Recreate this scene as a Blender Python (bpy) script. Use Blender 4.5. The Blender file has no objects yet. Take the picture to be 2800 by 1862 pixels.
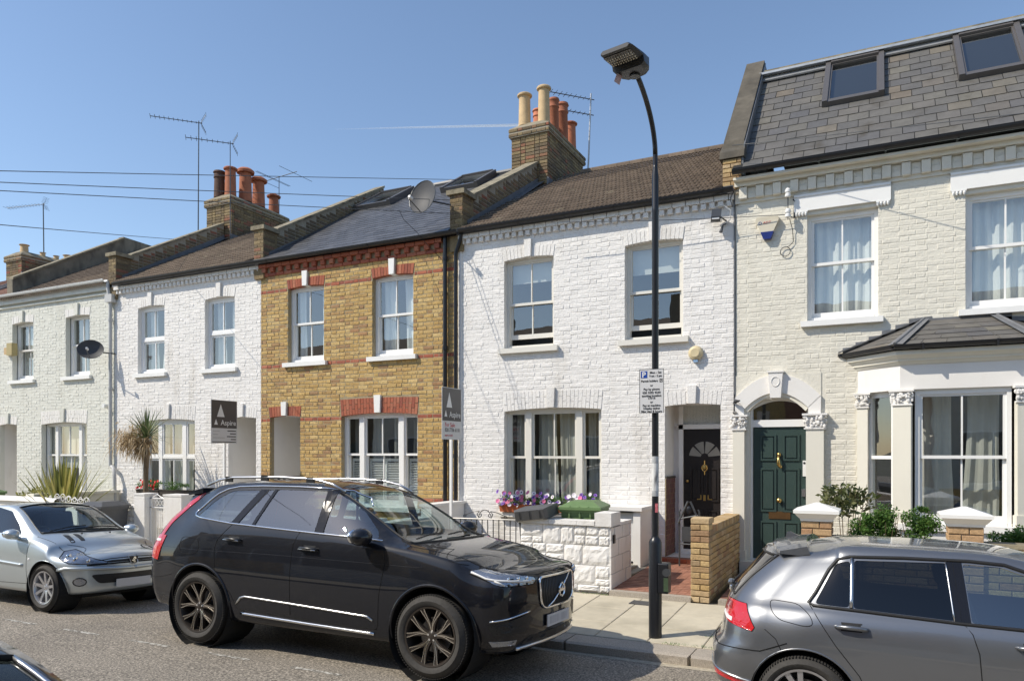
import bpy, bmesh, math, random
from mathutils import Vector, Matrix
from mathutils.bvhtree import BVHTree
from math import radians as RAD, sin, cos, pi, tan, atan2, sqrt

S = bpy.context.scene
COL = S.collection
rng = random.Random(7)

# ------------------------------------------------------------------ camera
cam_d = bpy.data.cameras.new('camera')
cam = bpy.data.objects.new('camera', cam_d)
COL.objects.link(cam)
cam.location = (0, 0, 2.08)
cam.rotation_euler = (RAD(90), 0, RAD(26.3))
cam_d.sensor_width = 36
cam_d.lens = 2030 / 2800 * 36
cam_d.shift_y = 309 / 2800
cam_d.clip_start = 0.05
cam_d.clip_end = 5000
S.camera = cam
CAM = Vector((0, 0, 2.08))

# ------------------------------------------------------------------ sky, sun, exposure
SUN_EL = 45.0
SUN_AZ = Vector((-0.755, -0.656, 0)).normalized()       # horizontal direction towards the sun
world = bpy.data.worlds.new("World")
S.world = world
world.use_nodes = True
nt = world.node_tree
sky = nt.nodes.new('ShaderNodeTexSky')
sky.sky_type = 'NISHITA'
sky.sun_disc = False
sky.sun_elevation = RAD(SUN_EL)
sky.sun_rotation = atan2(SUN_AZ.x, SUN_AZ.y)
sky.altitude = 0
sky.air_density = 1.0
sky.dust_density = .4
sky.ozone_density = 1.5
nt.links.new(sky.outputs[0], nt.nodes['Background'].inputs[0])
nt.nodes['Background'].inputs[1].default_value = 0.15
sun_d = bpy.data.lights.new('sun', 'SUN')
sun_d.energy = 4.0
sun_d.angle = RAD(0.5)
sun_d.color = (1.0, 0.92, 0.79)
sun = bpy.data.objects.new('sun', sun_d)
COL.objects.link(sun)
_el = RAD(SUN_EL)
_to = Vector((SUN_AZ.x * cos(_el), SUN_AZ.y * cos(_el), sin(_el)))
sun.rotation_euler = _to.to_track_quat('Z', 'Y').to_euler()
sun.location = (-10, -10, 20)
S.view_settings.view_transform = 'Standard'
S.view_settings.look = 'None'
S.view_settings.exposure = 0.25
S.view_settings.gamma = 1
S.view_settings.use_curve_mapping = False
S.cycles.max_bounces = 8
S.cycles.transparent_max_bounces = 16
S.cycles.sample_clamp_indirect = 6

# ------------------------------------------------------------------ materials
def newmat(name):
    m = bpy.data.materials.new(name)
    m.use_nodes = True
    n = m.node_tree.nodes
    return m, n, m.node_tree.links, n['Principled BSDF']

def mat(name, col, rough=0.6, metal=0.0, spec=0.4, var=0.0, nscale=8.0, namt=0.15, bump=0.0, bscale=60.0,
        ramp=None, rvar=0.0, coat=0.0, dirt=None, coords='Object'):
    """Principled material: per-piece variation (rnd attribute + object random), noise mottling, fine bump."""
    m, n, l, b = newmat(name)
    b.inputs['Roughness'].default_value = rough
    b.inputs['Metallic'].default_value = metal
    b.inputs['Specular IOR Level'].default_value = spec
    if coat:
        b.inputs['Coat Weight'].default_value = coat
        b.inputs['Coat Roughness'].default_value = 0.04
    geo = n.new('ShaderNodeNewGeometry')
    pos = geo.outputs['Position']
    at = n.new('ShaderNodeAttribute'); at.attribute_name = 'rnd'
    oi = n.new('ShaderNodeObjectInfo')
    ad = n.new('ShaderNodeMath'); ad.operation = 'ADD'
    l.new(at.outputs['Fac'], ad.inputs[0]); l.new(oi.outputs['Random'], ad.inputs[1])
    fr = n.new('ShaderNodeMath'); fr.operation = 'FRACT'
    l.new(ad.outputs[0], fr.inputs[0])
    if ramp:
        r = n.new('ShaderNodeValToRGB')
        els = r.color_ramp.elements
        while len(els) > 1: els.remove(els[-1])
        els[0].position = ramp[0][0]; els[0].color = (*ramp[0][1], 1)
        for p, c in ramp[1:]:
            e = els.new(p); e.color = (*c, 1)
        l.new(fr.outputs[0], r.inputs[0])
        base = r.outputs[0]
    else:
        rgb = n.new('ShaderNodeRGB'); rgb.outputs[0].default_value = (*col, 1)
        base = rgb.outputs[0]
    if var:
        mr = n.new('ShaderNodeMapRange')
        mr.inputs[3].default_value = 1 - var; mr.inputs[4].default_value = 1 + var
        l.new(fr.outputs[0], mr.inputs[0])
        vm = n.new('ShaderNodeVectorMath'); vm.operation = 'SCALE'
        l.new(base, vm.inputs[0]); l.new(mr.outputs[0], vm.inputs['Scale'])
        base = vm.outputs[0]
    if namt:
        no = n.new('ShaderNodeTexNoise'); no.inputs['Scale'].default_value = nscale
        no.inputs['Detail'].default_value = 6; no.inputs['Roughness'].default_value = 0.65
        l.new(pos, no.inputs['Vector'])
        mr = n.new('ShaderNodeMapRange')
        mr.inputs[1].default_value = 0.25; mr.inputs[2].default_value = 0.75
        mr.inputs[3].default_value = 1 - namt; mr.inputs[4].default_value = 1 + namt
        l.new(no.outputs[0], mr.inputs[0])
        vm = n.new('ShaderNodeVectorMath'); vm.operation = 'SCALE'
        l.new(base, vm.inputs[0]); l.new(mr.outputs[0], vm.inputs['Scale'])
        base = vm.outputs[0]
    if dirt:
        dcol, dscale, dlo, dhi, dstretch = dirt
        mp = n.new('ShaderNodeMapping'); mp.inputs['Scale'].default_value = (1, 1, dstretch)
        l.new(pos, mp.inputs[0])
        no = n.new('ShaderNodeTexNoise'); no.inputs['Scale'].default_value = dscale
        no.inputs['Detail'].default_value = 5
        l.new(mp.outputs[0], no.inputs['Vector'])
        mr = n.new('ShaderNodeMapRange'); mr.inputs[1].default_value = dlo; mr.inputs[2].default_value = dhi
        l.new(no.outputs[0], mr.inputs[0])
        mx = n.new('ShaderNodeMix'); mx.data_type = 'RGBA'
        l.new(mr.outputs[0], mx.inputs[0]); l.new(base, mx.inputs[6]); mx.inputs[7].default_value = (*dcol, 1)
        base = mx.outputs[2]
    l.new(base, b.inputs['Base Color'])
    if bump:
        no = n.new('ShaderNodeTexNoise'); no.inputs['Scale'].default_value = bscale
        no.inputs['Detail'].default_value = 5; no.inputs['Roughness'].default_value = 0.7
        l.new(pos, no.inputs['Vector'])
        bp = n.new('ShaderNodeBump'); bp.inputs['Strength'].default_value = 1.0
        bp.inputs['Distance'].default_value = bump
        l.new(no.outputs[0], bp.inputs['Height']); l.new(bp.outputs[0], b.inputs['Normal'])
    return m

def glassmat(name, tint=(0.9, 0.95, 0.93), ior=1.6, rough=0.0, wav=0.0015, wscale=3.0, min_ref=0.0):
    m, n, l, b = newmat(name)
    n.remove(b)
    out = n['Material Output']
    tr = n.new('ShaderNodeBsdfTransparent'); tr.inputs[0].default_value = (*tint, 1)
    gl = n.new('ShaderNodeBsdfGlossy'); gl.inputs['Roughness'].default_value = rough
    gl.inputs['Color'].default_value = (1, 1, 1, 1)
    fr = n.new('ShaderNodeFresnel'); fr.inputs[0].default_value = ior
    mx = n.new('ShaderNodeMixShader')
    g0 = n.new('ShaderNodeNewGeometry'); io = n.new('ShaderNodeMix')
    io.inputs[2].default_value = ior; io.inputs[3].default_value = 1 / ior
    l.new(g0.outputs['Backfacing'], io.inputs[0]); l.new(io.outputs[0], fr.inputs[0])
    add = n.new('ShaderNodeMath'); add.operation = 'MAXIMUM'; add.inputs[1].default_value = min_ref
    l.new(fr.outputs[0], add.inputs[0])
    l.new(add.outputs[0], mx.inputs[0]); l.new(tr.outputs[0], mx.inputs[1]); l.new(gl.outputs[0], mx.inputs[2])
    if wav:
        geo = n.new('ShaderNodeNewGeometry')
        no = n.new('ShaderNodeTexNoise'); no.inputs['Scale'].default_value = wscale; no.inputs['Detail'].default_value = 1
        l.new(geo.outputs['Position'], no.inputs['Vector'])
        bp = n.new('ShaderNodeBump'); bp.inputs['Distance'].default_value = wav
        bp.inputs['Strength'].default_value = 1
        l.new(no.outputs[0], bp.inputs['Height']); l.new(bp.outputs[0], gl.inputs['Normal'])
    l.new(mx.outputs[0], out.inputs[0])
    return m

M = {}
M['white_paint'] = mat('white_masonry_paint', (.775, .755, .725), .62, var=.025, nscale=3, namt=.04, bump=.010, bscale=24, dirt=((.50, .46, .39), 2.2, .56, .95, .22))
M['pale_paint'] = mat('pale_green_masonry_paint', (.675, .675, .61), .65, var=.025, nscale=3, namt=.04, bump=.010, bscale=24, dirt=((.48, .47, .40), 2, .55, .95, .22))
M['cream_paint'] = mat('cream_masonry_paint', (.70, .67, .58), .65, var=.02, nscale=2.5, namt=.04, bump=.009, bscale=20, dirt=((.5, .46, .36), 1.8, .57, .95, .22))
M['cream_smooth'] = mat('cream_smooth_render', (.73, .70, .605), .6, nscale=2, namt=.03, bump=.001, bscale=30, dirt=((.5, .47, .38), 1.5, .62, .95, .3))
M['white_trim'] = mat('white_gloss_paint', (.82, .815, .79), .35, nscale=4, namt=.03)
M['white_render'] = mat('white_smooth_render', (.77, .75, .715), .6, nscale=2.5, namt=.04, bump=.001, dirt=((.5, .47, .4), 2, .62, .95, .4))
M['upvc'] = mat('white_upvc', (.84, .84, .83), .28, namt=.0)
M['beige_frame'] = mat('offwhite_timber_paint', (.72, .695, .63), .4, namt=.02)
STOCK = [(0, (.47, .31, .11)), (.2, (.53, .36, .14)), (.38, (.45, .29, .105)), (.52, (.57, .41, .18)),
         (.70, (.49, .33, .12)), (.85, (.40, .25, .10)), (.93, (.33, .20, .10)), (.97, (.38, .21, .10)), (1, (.50, .34, .13))]
M['stock_brick'] = mat('yellow_stock_brick', (0, 0, 0), .85, ramp=STOCK, nscale=28, namt=.36, bump=.006, bscale=70, dirt=((.13, .10, .07), 14, .60, .75, 1))
OLDSTOCK = [(0, (.22, .16, .085)), (.25, (.13, .10, .065)), (.5, (.28, .21, .11)), (.7, (.15, .115, .08)), (.85, (.22, .16, .09)), (.95, (.30, .11, .07)), (1, (.2, .15, .09))]
M['old_brick'] = mat('weathered_chimney_brick', (0, 0, 0), .9, ramp=OLDSTOCK, nscale=25, namt=.35, bump=.006, bscale=70)
M['garden_brick'] = mat('garden_wall_brick', (0, 0, 0), .85, nscale=30, namt=.3, bump=.006, bscale=60,
                        ramp=[(0, (.42, .28, .12)), (.3, (.50, .36, .18)), (.5, (.34, .22, .11)), (.7, (.54, .41, .24)), (.85, (.28, .19, .11)), (1, (.42, .23, .12))])
M['red_brick'] = mat('red_rubbed_brick', (0, 0, 0), .8, nscale=25, namt=.22, bump=.003,
                     ramp=[(0, (.32, .085, .045)), (.4, (.38, .12, .065)), (.7, (.26, .075, .048)), (1, (.42, .16, .09))])
M['mortar'] = mat('lime_mortar', (.33, .27, .17), .95, nscale=18, namt=.25, bump=.004)  # mortar darkened: the shade in the joints is put into its colour
M['old_mortar'] = mat('grey_mortar', (.36, .32, .25), .95, nscale=18, namt=.2, bump=.004)
M['lead'] = mat('lead_flashing', (.15, .155, .165), .5, nscale=5, namt=.25, bump=.002, bscale=15)
M['slate_new'] = mat('dark_new_slate', (.088, .088, .093), .42, var=.22, nscale=9, namt=.12, bump=.0015, bscale=25)
M['slate_old'] = mat('weathered_slate', (0, 0, 0), .62, nscale=5, namt=.2, bump=.003, bscale=18,
                     ramp=[(0, (.125, .118, .106)), (.3, (.105, .101, .096)), (.5, (.135, .125, .11)), (.7, (.10, .098, .10)), (.9, (.145, .135, .112)), (.97, (.155, .13, .10)), (1, (.118, .111, .102))],
                     dirt=((.06, .05, .035), 2.2, .60, .80, .5))
M['tile_brown'] = mat('brown_concrete_tile', (.145, .108, .078), .9, var=.2, nscale=12, namt=.28, bump=.004, bscale=50, dirt=((.30, .25, .17), 3.0, .62, .8, 1))
M['tile_red'] = mat('faded_red_tile', (.22, .12, .09), .9, var=.2, nscale=12, namt=.28, bump=.004, bscale=50)
M['coping'] = mat('weathered_stone_coping', (.27, .235, .165), .95, nscale=6, namt=.35, bump=.006, bscale=35, dirt=((.09, .08, .06), 5, .5, .75, 1))
M['cement'] = mat('stained_cement_render', (.105, .092, .072), .95, nscale=2.5, namt=.45, bump=.005, bscale=30, dirt=((.06, .055, .045), 2, .52, .7, .5))
M['black_gutter'] = mat('black_plastic_gutter', (.018, .018, .02), .28, namt=.1)
M['white_gutter'] = mat('white_plastic_gutter', (.78, .78, .76), .35, namt=.05)
M['grey_pipe'] = mat('grey_painted_pipe', (.50, .50, .49), .5, namt=.1)
M['asphalt'] = None
M['clay_red'] = mat('terracotta_pot', (.42, .15, .08), .8, var=.25, nscale=10, namt=.2)
M['clay_buff'] = mat('buff_clay_pot', (.56, .40, .22), .75, nscale=6, namt=.2)
M['black_metal'] = mat('black_painted_metal', (.014, .015, .018), .33, nscale=30, namt=.2, spec=.5)
M['dark_metal'] = mat('aerial_metal', (.10, .105, .11), .45, metal=.6, namt=.1)
M['galv'] = mat('galvanised_metal', (.42, .43, .44), .45, metal=.6, nscale=10, namt=.15)
M['chrome'] = mat('chrome', (.86, .87, .88), .09, metal=1, namt=0)
M['satin_metal'] = mat('satin_aluminium', (.66, .66, .66), .28, metal=1, namt=0)
M['brass'] = mat('brass', (.62, .42, .15), .28, metal=1, namt=.1)
M['stone_slab'] = mat('york_paving', (.50, .45, .345), .85, var=.06, nscale=7, namt=.1, bump=.002, bscale=60, dirt=((.30, .27, .2), 1.3, .5, .8, 1))
M['joint'] = mat('paving_joint_dirt', (.22, .19, .14), .95, nscale=14, namt=.3)
M['granite'] = mat('granite_kerb', (.34, .30, .25), .8, var=.08, nscale=90, namt=.5, bump=.004, bscale=50)
M['path_tile'] = mat('red_quarry_tile', (.30, .145, .10), .7, var=.18, nscale=8, namt=.18, bump=.001)
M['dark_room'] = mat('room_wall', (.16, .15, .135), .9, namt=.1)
M['curtain'] = mat('pale_curtain_fabric', (.50, .49, .45), .9, namt=.05)
M['curtain_grey'] = mat('grey_curtain_fabric', (.30, .30, .29), .9, namt=.05)
M['curtain_white'] = mat('white_net_curtain', (.74, .74, .72), .9, namt=.04)
M['blind'] = mat('roller_blind', (.62, .62, .58), .8, namt=.02)
M['glass'] = glassmat('window_glass', (.86, .90, .89), 2.5, wav=.0012, wscale=2.2)
M['black_door'] = mat('black_door_paint', (.022, .019, .019), .32, namt=.1)
M['green_door'] = mat('dark_green_door_paint', (.036, .062, .055), .42, nscale=3, namt=.1)
M['bin_green'] = mat('green_bin_plastic', (.13, .21, .085), .5, nscale=6, namt=.15)
M['render_old'] = mat('mottled_old_render', (.24, .21, .16), .95, nscale=2, namt=.4, bump=.005, bscale=30, dirt=((.09, .08, .065), 2.4, .5, .68, .5))
M['bin_dark'] = mat('dark_bin_plastic', (.085, .087, .092), .45, nscale=6, namt=.15)
M['terracotta'] = mat('orange_terracotta_trough', (.48, .13, .045), .7, nscale=12, namt=.2)
M['soil'] = mat('soil', (.06, .045, .03), .95, namt=.3)
M['wood_dark'] = mat('dark_planter', (.075, .065, .055), .8, nscale=15, namt=.3)
M['text_black'] = mat('print_black', (.02, .02, .022), .6, namt=0)
M['text_red'] = mat('print_red', (.55, .05, .06), .6, namt=0)
M['sign_white'] = mat('sign_white', (.74, .74, .73), .4, namt=.03)
M['sign_grey'] = mat('sign_light_grey', (.62, .62, .62), .4, namt=.03)
M['sign_dark'] = mat('sign_charcoal', (.085, .083, .083), .3, namt=.05)
M['sign_blue'] = mat('sign_blue', (.012, .06, .32), .4, namt=0)
M['road_paint'] = mat('worn_road_paint', (.50, .48, .43), .8, nscale=30, namt=.5, dirt=((.17, .155, .13), 22, .42, .56, 1))
M['bark'] = mat('bark', (.17, .125, .08), .9, nscale=20, namt=.35, bump=.01, bscale=25)

def leafmat(name, c1, c2, c3, trans=.35):
    m, n, l, b = newmat(name)
    at = n.new('ShaderNodeAttribute'); at.attribute_name = 'rnd'
    r = n.new('ShaderNodeValToRGB'); els = r.color_ramp.elements
    els[0].color = (*c1, 1); els[1].color = (*c3, 1); e = els.new(.5); e.color = (*c2, 1)
    l.new(at.outputs['Fac'], r.inputs[0]); l.new(r.outputs[0], b.inputs['Base Color'])
    b.inputs['Roughness'].default_value = .45
    tb = n.new('ShaderNodeBsdfTranslucent'); l.new(r.outputs[0], tb.inputs[0])
    mx = n.new('ShaderNodeMixShader'); mx.inputs[0].default_value = trans
    l.new(b.outputs[0], mx.inputs[1]); l.new(tb.outputs[0], mx.inputs[2]); l.new(mx.outputs[0], n['Material Output'].inputs[0])
    return m
M['leaf'] = leafmat('fresh_leaf', (.04, .10, .02), (.10, .21, .04), (.20, .32, .08))
M['leaf_dark'] = leafmat('olive_leaf', (.06, .08, .03), (.12, .15, .05), (.24, .24, .11))
M['leaf_flax'] = leafmat('flax_leaf', (.09, .11, .03), (.26, .27, .07), (.52, .46, .15), .35)
M['leaf_palm'] = leafmat('palm_leaf', (.045, .09, .03), (.09, .14, .05), (.17, .20, .09), .25)
M['leaf_dead'] = leafmat('dead_palm_leaf', (.34, .24, .13), (.50, .38, .22), (.64, .52, .34), .3)
M['petal_white'] = mat('white_petal', (.75, .70, .74), .7, namt=0, var=.1)
M['petal_pink'] = mat('pink_petal', (.62, .16, .30), .7, namt=0, var=.2)
M['petal_purple'] = mat('purple_petal', (.20, .09, .42), .7, namt=0, var=.3)
M['petal_eye'] = mat('dark_flower_eye', (.05, .02, .10), .7, namt=0)
M['petal_red'] = mat('red_petal', (.60, .02, .02), .6, namt=0, var=.2)

def asphalt():
    m, n, l, b = newmat('worn_asphalt')
    geo = n.new('ShaderNodeNewGeometry')
    v = n.new('ShaderNodeTexNoise'); v.inputs['Scale'].default_value = 48; v.inputs['Detail'].default_value = 5; v.inputs['Roughness'].default_value = .85
    l.new(geo.outputs['Position'], v.inputs['Vector'])
    r = n.new('ShaderNodeValToRGB'); e = r.color_ramp.elements
    e[0].position = .36; e[0].color = (.035, .03, .024, 1); e[1].position = .64; e[1].color = (.60, .53, .43, 1)
    q = e.new(.5); q.color = (.205, .18, .146, 1)
    l.new(v.outputs[0], r.inputs[0])
    big = n.new('ShaderNodeTexNoise'); big.inputs['Scale'].default_value = .9; big.inputs['Detail'].default_value = 6
    l.new(geo.outputs['Position'], big.inputs['Vector'])
    mr = n.new('ShaderNodeMapRange'); mr.inputs[1].default_value = .3; mr.inputs[2].default_value = .7
    mr.inputs[3].default_value = .84; mr.inputs[4].default_value = 1.12
    l.new(big.outputs[0], mr.inputs[0])
    vm = n.new('ShaderNodeVectorMath'); vm.operation = 'SCALE'
    l.new(r.outputs[0], vm.inputs[0]); l.new(mr.outputs[0], vm.inputs['Scale'])
    l.new(vm.outputs[0], b.inputs['Base Color'])
    b.inputs['Roughness'].default_value = .85
    bp = n.new('ShaderNodeBump'); bp.inputs['Distance'].default_value = .006; bp.inputs['Strength'].default_value = .8
    l.new(v.outputs[0], bp.inputs['Height']); l.new(bp.outputs[0], b.inputs['Normal'])
    return m
M['asphalt'] = asphalt()

# ------------------------------------------------------------------ object helpers
def finish(o, parent=None, root=None):
    COL.objects.link(o)
    if parent is not None:
        o.parent = parent
        if parent.get('world_children'):
            o.matrix_parent_inverse = Matrix.Translation(-parent.location)
    return o

def tag(o, label=None, cat=None, group=None, kind=None):
    if label: o['label'] = label
    if cat: o['category'] = cat
    if group: o['group'] = group
    if kind: o['kind'] = kind
    return o

def thing(name, label, cat, loc=(0, 0, 0), group=None, local=False, rot=None):
    """Empty at a thing's base. local=False: its children's meshes are written in world coordinates."""
    o = bpy.data.objects.new(name, None)
    o.empty_display_size = .2
    COL.objects.link(o)
    o.location = loc
    if rot: o.rotation_euler = rot
    if not local: o['world_children'] = True
    return tag(o, label, cat, group)

class MB:
    def __init__(s): s.v = []; s.f = []; s.r = []
    def add(s, vs, fs, rnd=0.0):
        b = len(s.v); s.v += [tuple(p) for p in vs]
        for f in fs: s.f.append(tuple(b + i for i in f)); s.r.append(rnd)
        return s
    def box(s, x0, x1, y0, y1, z0, z1, rnd=0.0):
        return s.add([(x0, y0, z0), (x1, y0, z0), (x1, y1, z0), (x0, y1, z0), (x0, y0, z1), (x1, y0, z1), (x1, y1, z1), (x0, y1, z1)],
                     [(0, 3, 2, 1), (4, 5, 6, 7), (0, 1, 5, 4), (1, 2, 6, 5), (2, 3, 7, 6), (3, 0, 4, 7)], rnd)
    def obox(s, c, ax, ay, az, rnd=0.0):
        c, ax, ay, az = Vector(c), Vector(ax), Vector(ay), Vector(az)
        vs = [c + i * ax + j * ay + k * az for k in (-1, 1) for j, i in ((-1, -1), (-1, 1), (1, 1), (1, -1))]
        return s.add(vs, [(0, 3, 2, 1), (4, 5, 6, 7), (0, 1, 5, 4), (1, 2, 6, 5), (2, 3, 7, 6), (3, 0, 4, 7)], rnd)
    def quad(s, a, b, c, d, rnd=0.0): return s.add([a, b, c, d], [(0, 1, 2, 3)], rnd)
    def prism(s, pts, e, rnd=0.0):
        """pts: planar loop (3D), e: extrusion vector."""
        n = len(pts); e = Vector(e)
        vs = [Vector(p) for p in pts] + [Vector(p) + e for p in pts]
        fs = [tuple(reversed(range(n))), tuple(range(n, 2 * n))] + [(i, (i + 1) % n, n + (i + 1) % n, n + i) for i in range(n)]
        return s.add(vs, fs, rnd)
    def tube(s, path, r, n=8, rnd=0.0, cap=True):
        path = [Vector(p) for p in path]
        rs = r if isinstance(r, (list, tuple)) else [r] * len(path)
        b = len(s.v); up = None
        for i, p in enumerate(path):
            d = (path[min(i + 1, len(path) - 1)] - path[max(i - 1, 0)])
            if d.length < 1e-9: d = Vector((0, 0, 1))
            d.normalize()
            if up is None:
                up = Vector((0, 0, 1)) if abs(d.z) < .9 else Vector((1, 0, 0))
            a = d.cross(up); a.normalize(); c = a.cross(d); up = c
            for k in range(n):
                t = 2 * pi * k / n
                s.v.append(tuple(p + (a * cos(t) + c * sin(t)) * rs[i]))
        for i in range(len(path) - 1):
            for k in range(n):
                s.f.append((b + i * n + k, b + i * n + (k + 1) % n, b + (i + 1) * n + (k + 1) % n, b + (i + 1) * n + k)); s.r.append(rnd)
        if cap:
            s.f.append(tuple(b + k for k in reversed(range(n)))); s.r.append(rnd)
            e = b + (len(path) - 1) * n
            s.f.append(tuple(e + k for k in range(n))); s.r.append(rnd)
        return s
    def lathe(s, prof, c=(0, 0, 0), axis='Z', n=16, rnd=0.0, cap=True):
        b = len(s.v)
        for (r, h) in prof:
            for k in range(n):
                t = 2 * pi * k / n
                p = {'Z': (r * cos(t), r * sin(t), h), 'Y': (r * cos(t), h, r * sin(t)), 'X': (h, r * cos(t), r * sin(t))}[axis]
                s.v.append((p[0] + c[0], p[1] + c[1], p[2] + c[2]))
        for i in range(len(prof) - 1):
            for k in range(n):
                s.f.append((b + i * n + k, b + i * n + (k + 1) % n, b + (i + 1) * n + (k + 1) % n, b + (i + 1) * n + k)); s.r.append(rnd)
        for i, rev in ((0, True), (len(prof) - 1, False)):
            if cap and prof[i][0] > 1e-4:
                idx = [b + i * n + k for k in range(n)]
                s.f.append(tuple(reversed(idx)) if rev else tuple(idx)); s.r.append(rnd)
        return s
    def sphere(s, c, r, n=10, m=6, sc=(1, 1, 1), rnd=0.0):
        prof = [(max(1e-5, sin(pi * i / m)) * r, -cos(pi * i / m) * r) for i in range(m + 1)]
        b = len(s.v); s.lathe(prof, (0, 0, 0), 'Z', n, rnd)
        for i in range(b, len(s.v)):
            v = s.v[i]; s.v[i] = (v[0] * sc[0] + c[0], v[1] * sc[1] + c[1], v[2] * sc[2] + c[2])
        return s
    def mesh(s, name, m=None, smooth=False, fix=True):
        me = bpy.data.meshes.new(name)
        me.from_pydata(s.v, [], s.f)
        at = me.attributes.new('rnd', 'FLOAT', 'FACE')
        at.data.foreach_set('value', s.r)
        if fix:
            bm = bmesh.new(); bm.from_mesh(me)
            bmesh.ops.recalc_face_normals(bm, faces=bm.faces); bm.to_mesh(me); bm.free()
        if smooth:
            me.polygons.foreach_set('use_smooth', [True] * len(me.polygons))
        if m: me.materials.append(m if not isinstance(m, str) else M[m])
        return me
    def build(s, name, m=None, parent=None, smooth=False, kind=None, fix=True, label=None):
        o = bpy.data.objects.new(name, s.mesh(name, m, smooth, fix))
        finish(o, parent)
        if kind: o['kind'] = kind
        if label: o['label'] = label
        return o

def smooth_by_angle(o, ang=35):
    me = o.data
    me.polygons.foreach_set('use_smooth', [True] * len(me.polygons))
    bm = bmesh.new(); bm.from_mesh(me)
    for e in bm.edges:
        if len(e.link_faces) == 2 and e.calc_face_angle(0) > RAD(ang): e.smooth = False
    bm.to_mesh(me); bm.free()
    return o

def text(name, body, size, loc, rot, m, parent, align='LEFT', sx=1.0, ext=.0008, bold=0.0, kind=None):
    c = bpy.data.curves.new(name, 'FONT')
    c.body = body; c.size = size; c.align_x = align; c.extrude = ext; c.resolution_u = 2
    c.offset = bold
    c.materials.append(M[m])
    tmp = bpy.data.objects.new(name, c)
    COL.objects.link(tmp); bpy.context.view_layer.update()
    me = bpy.data.meshes.new_from_object(tmp)
    bpy.data.objects.remove(tmp); bpy.data.curves.remove(c)
    o = bpy.data.objects.new(name, me)
    o.location = loc; o.rotation_euler = rot; o.scale = (sx, 1, 1)
    finish(o, parent)
    return o

# ---- single pieces shared between alike parts
def unit_brick(seed, m, rough=.03, cham=(.03, .10), face=0.03):
    """A unit block (front face towards -Y) with chamfered, uneven arrises."""
    r = random.Random(seed); cx, cz = cham
    mb = MB()
    f = [(-.5 + cx, -.5, -.5 + cz), (.5 - cx, -.5, -.5 + cz), (.5 - cx, -.5, .5 - cz), (-.5 + cx, -.5, .5 - cz)]
    f = [(x + r.uniform(-rough, rough) * .6, y + r.uniform(-face, face) * 2, z + r.uniform(-rough, rough) * 2) for x, y, z in f]
    g = [(-.5, -.5 + .12, -.5), (.5, -.5 + .12, -.5), (.5, -.5 + .12, .5), (-.5, -.5 + .12, .5)]
    g = [(x + r.uniform(-rough, rough) * .3, y, z + r.uniform(-rough, rough)) for x, y, z in g]
    k = [(-.5, .5, -.5), (.5, .5, -.5), (.5, .5, .5), (-.5, .5, .5)]
    fs = [(0, 1, 2, 3)]
    for i in range(4):
        j = (i + 1) % 4
        fs.append((4 + i, 4 + j, j, i)); fs.append((8 + i, 8 + j, 4 + j, 4 + i))
    mb.add(f + g + k, fs)
    return mb

BRICKS = {}
def brick_meshes(m, rough=.03, nvar=7):
    if m not in BRICKS:
        BRICKS[m] = [unit_brick(100 + i, m, rough) for i in range(nvar)]
        BRICKS[m + '_me'] = [b.mesh('brick', m) for b in BRICKS[m]]
    return BRICKS[m], BRICKS[m + '_me']

def place_pieces(name, items, m, parent, limit=300, unit=None, stuffname=None):
    """items: list of (centre, size(x,y,z), rotz, variant-random). The ones that show largest become parts, the rest one stuff part."""
    if unit is None: mbs, mes = brick_meshes(m)
    else: mbs, mes = unit
    def key(it):
        c, sz = it[0], it[1]
        d = (Vector(c) - CAM).length
        return -(sz[0] * sz[2]) / d ** 2
    items = sorted(items, key=key)
    for it in items[:limit]:
        c, sz, rz, rr = it[:4]
        o = bpy.data.objects.new(name, mes[int(rr * 997) % len(mes)])
        o.location = c; o.scale = sz
        if len(it) > 4: o.rotation_euler = it[4]
        elif rz: o.rotation_euler = (0, 0, rz)
        finish(o, parent)
    rest = items[limit:]
    if rest:
        big = MB()
        for it in rest:
            c, sz, rz, rr = it[:4]
            src = mbs[int(rr * 997) % len(mbs)]
            if len(it) > 4:
                mt = Matrix.LocRotScale(Vector(c), __import__('mathutils').Euler(it[4]), Vector(sz))
            else:
                mt = Matrix.LocRotScale(Vector(c), __import__('mathutils').Euler((0, 0, rz)), Vector(sz))
            big.add([mt @ Vector(p) for p in src.v], src.f, (rr * 7.31) % 1)
        big.build(stuffname or name, m, parent, kind='stuff', fix=False)

def subtract(iv, holes):
    out = [iv]
    for a, b in holes:
        nw = []
        for p, q in out:
            if b <= p or a >= q: nw.append((p, q)); continue
            if a > p: nw.append((p, a))
            if b < q: nw.append((b, q))
        out = nw
    return out

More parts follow.
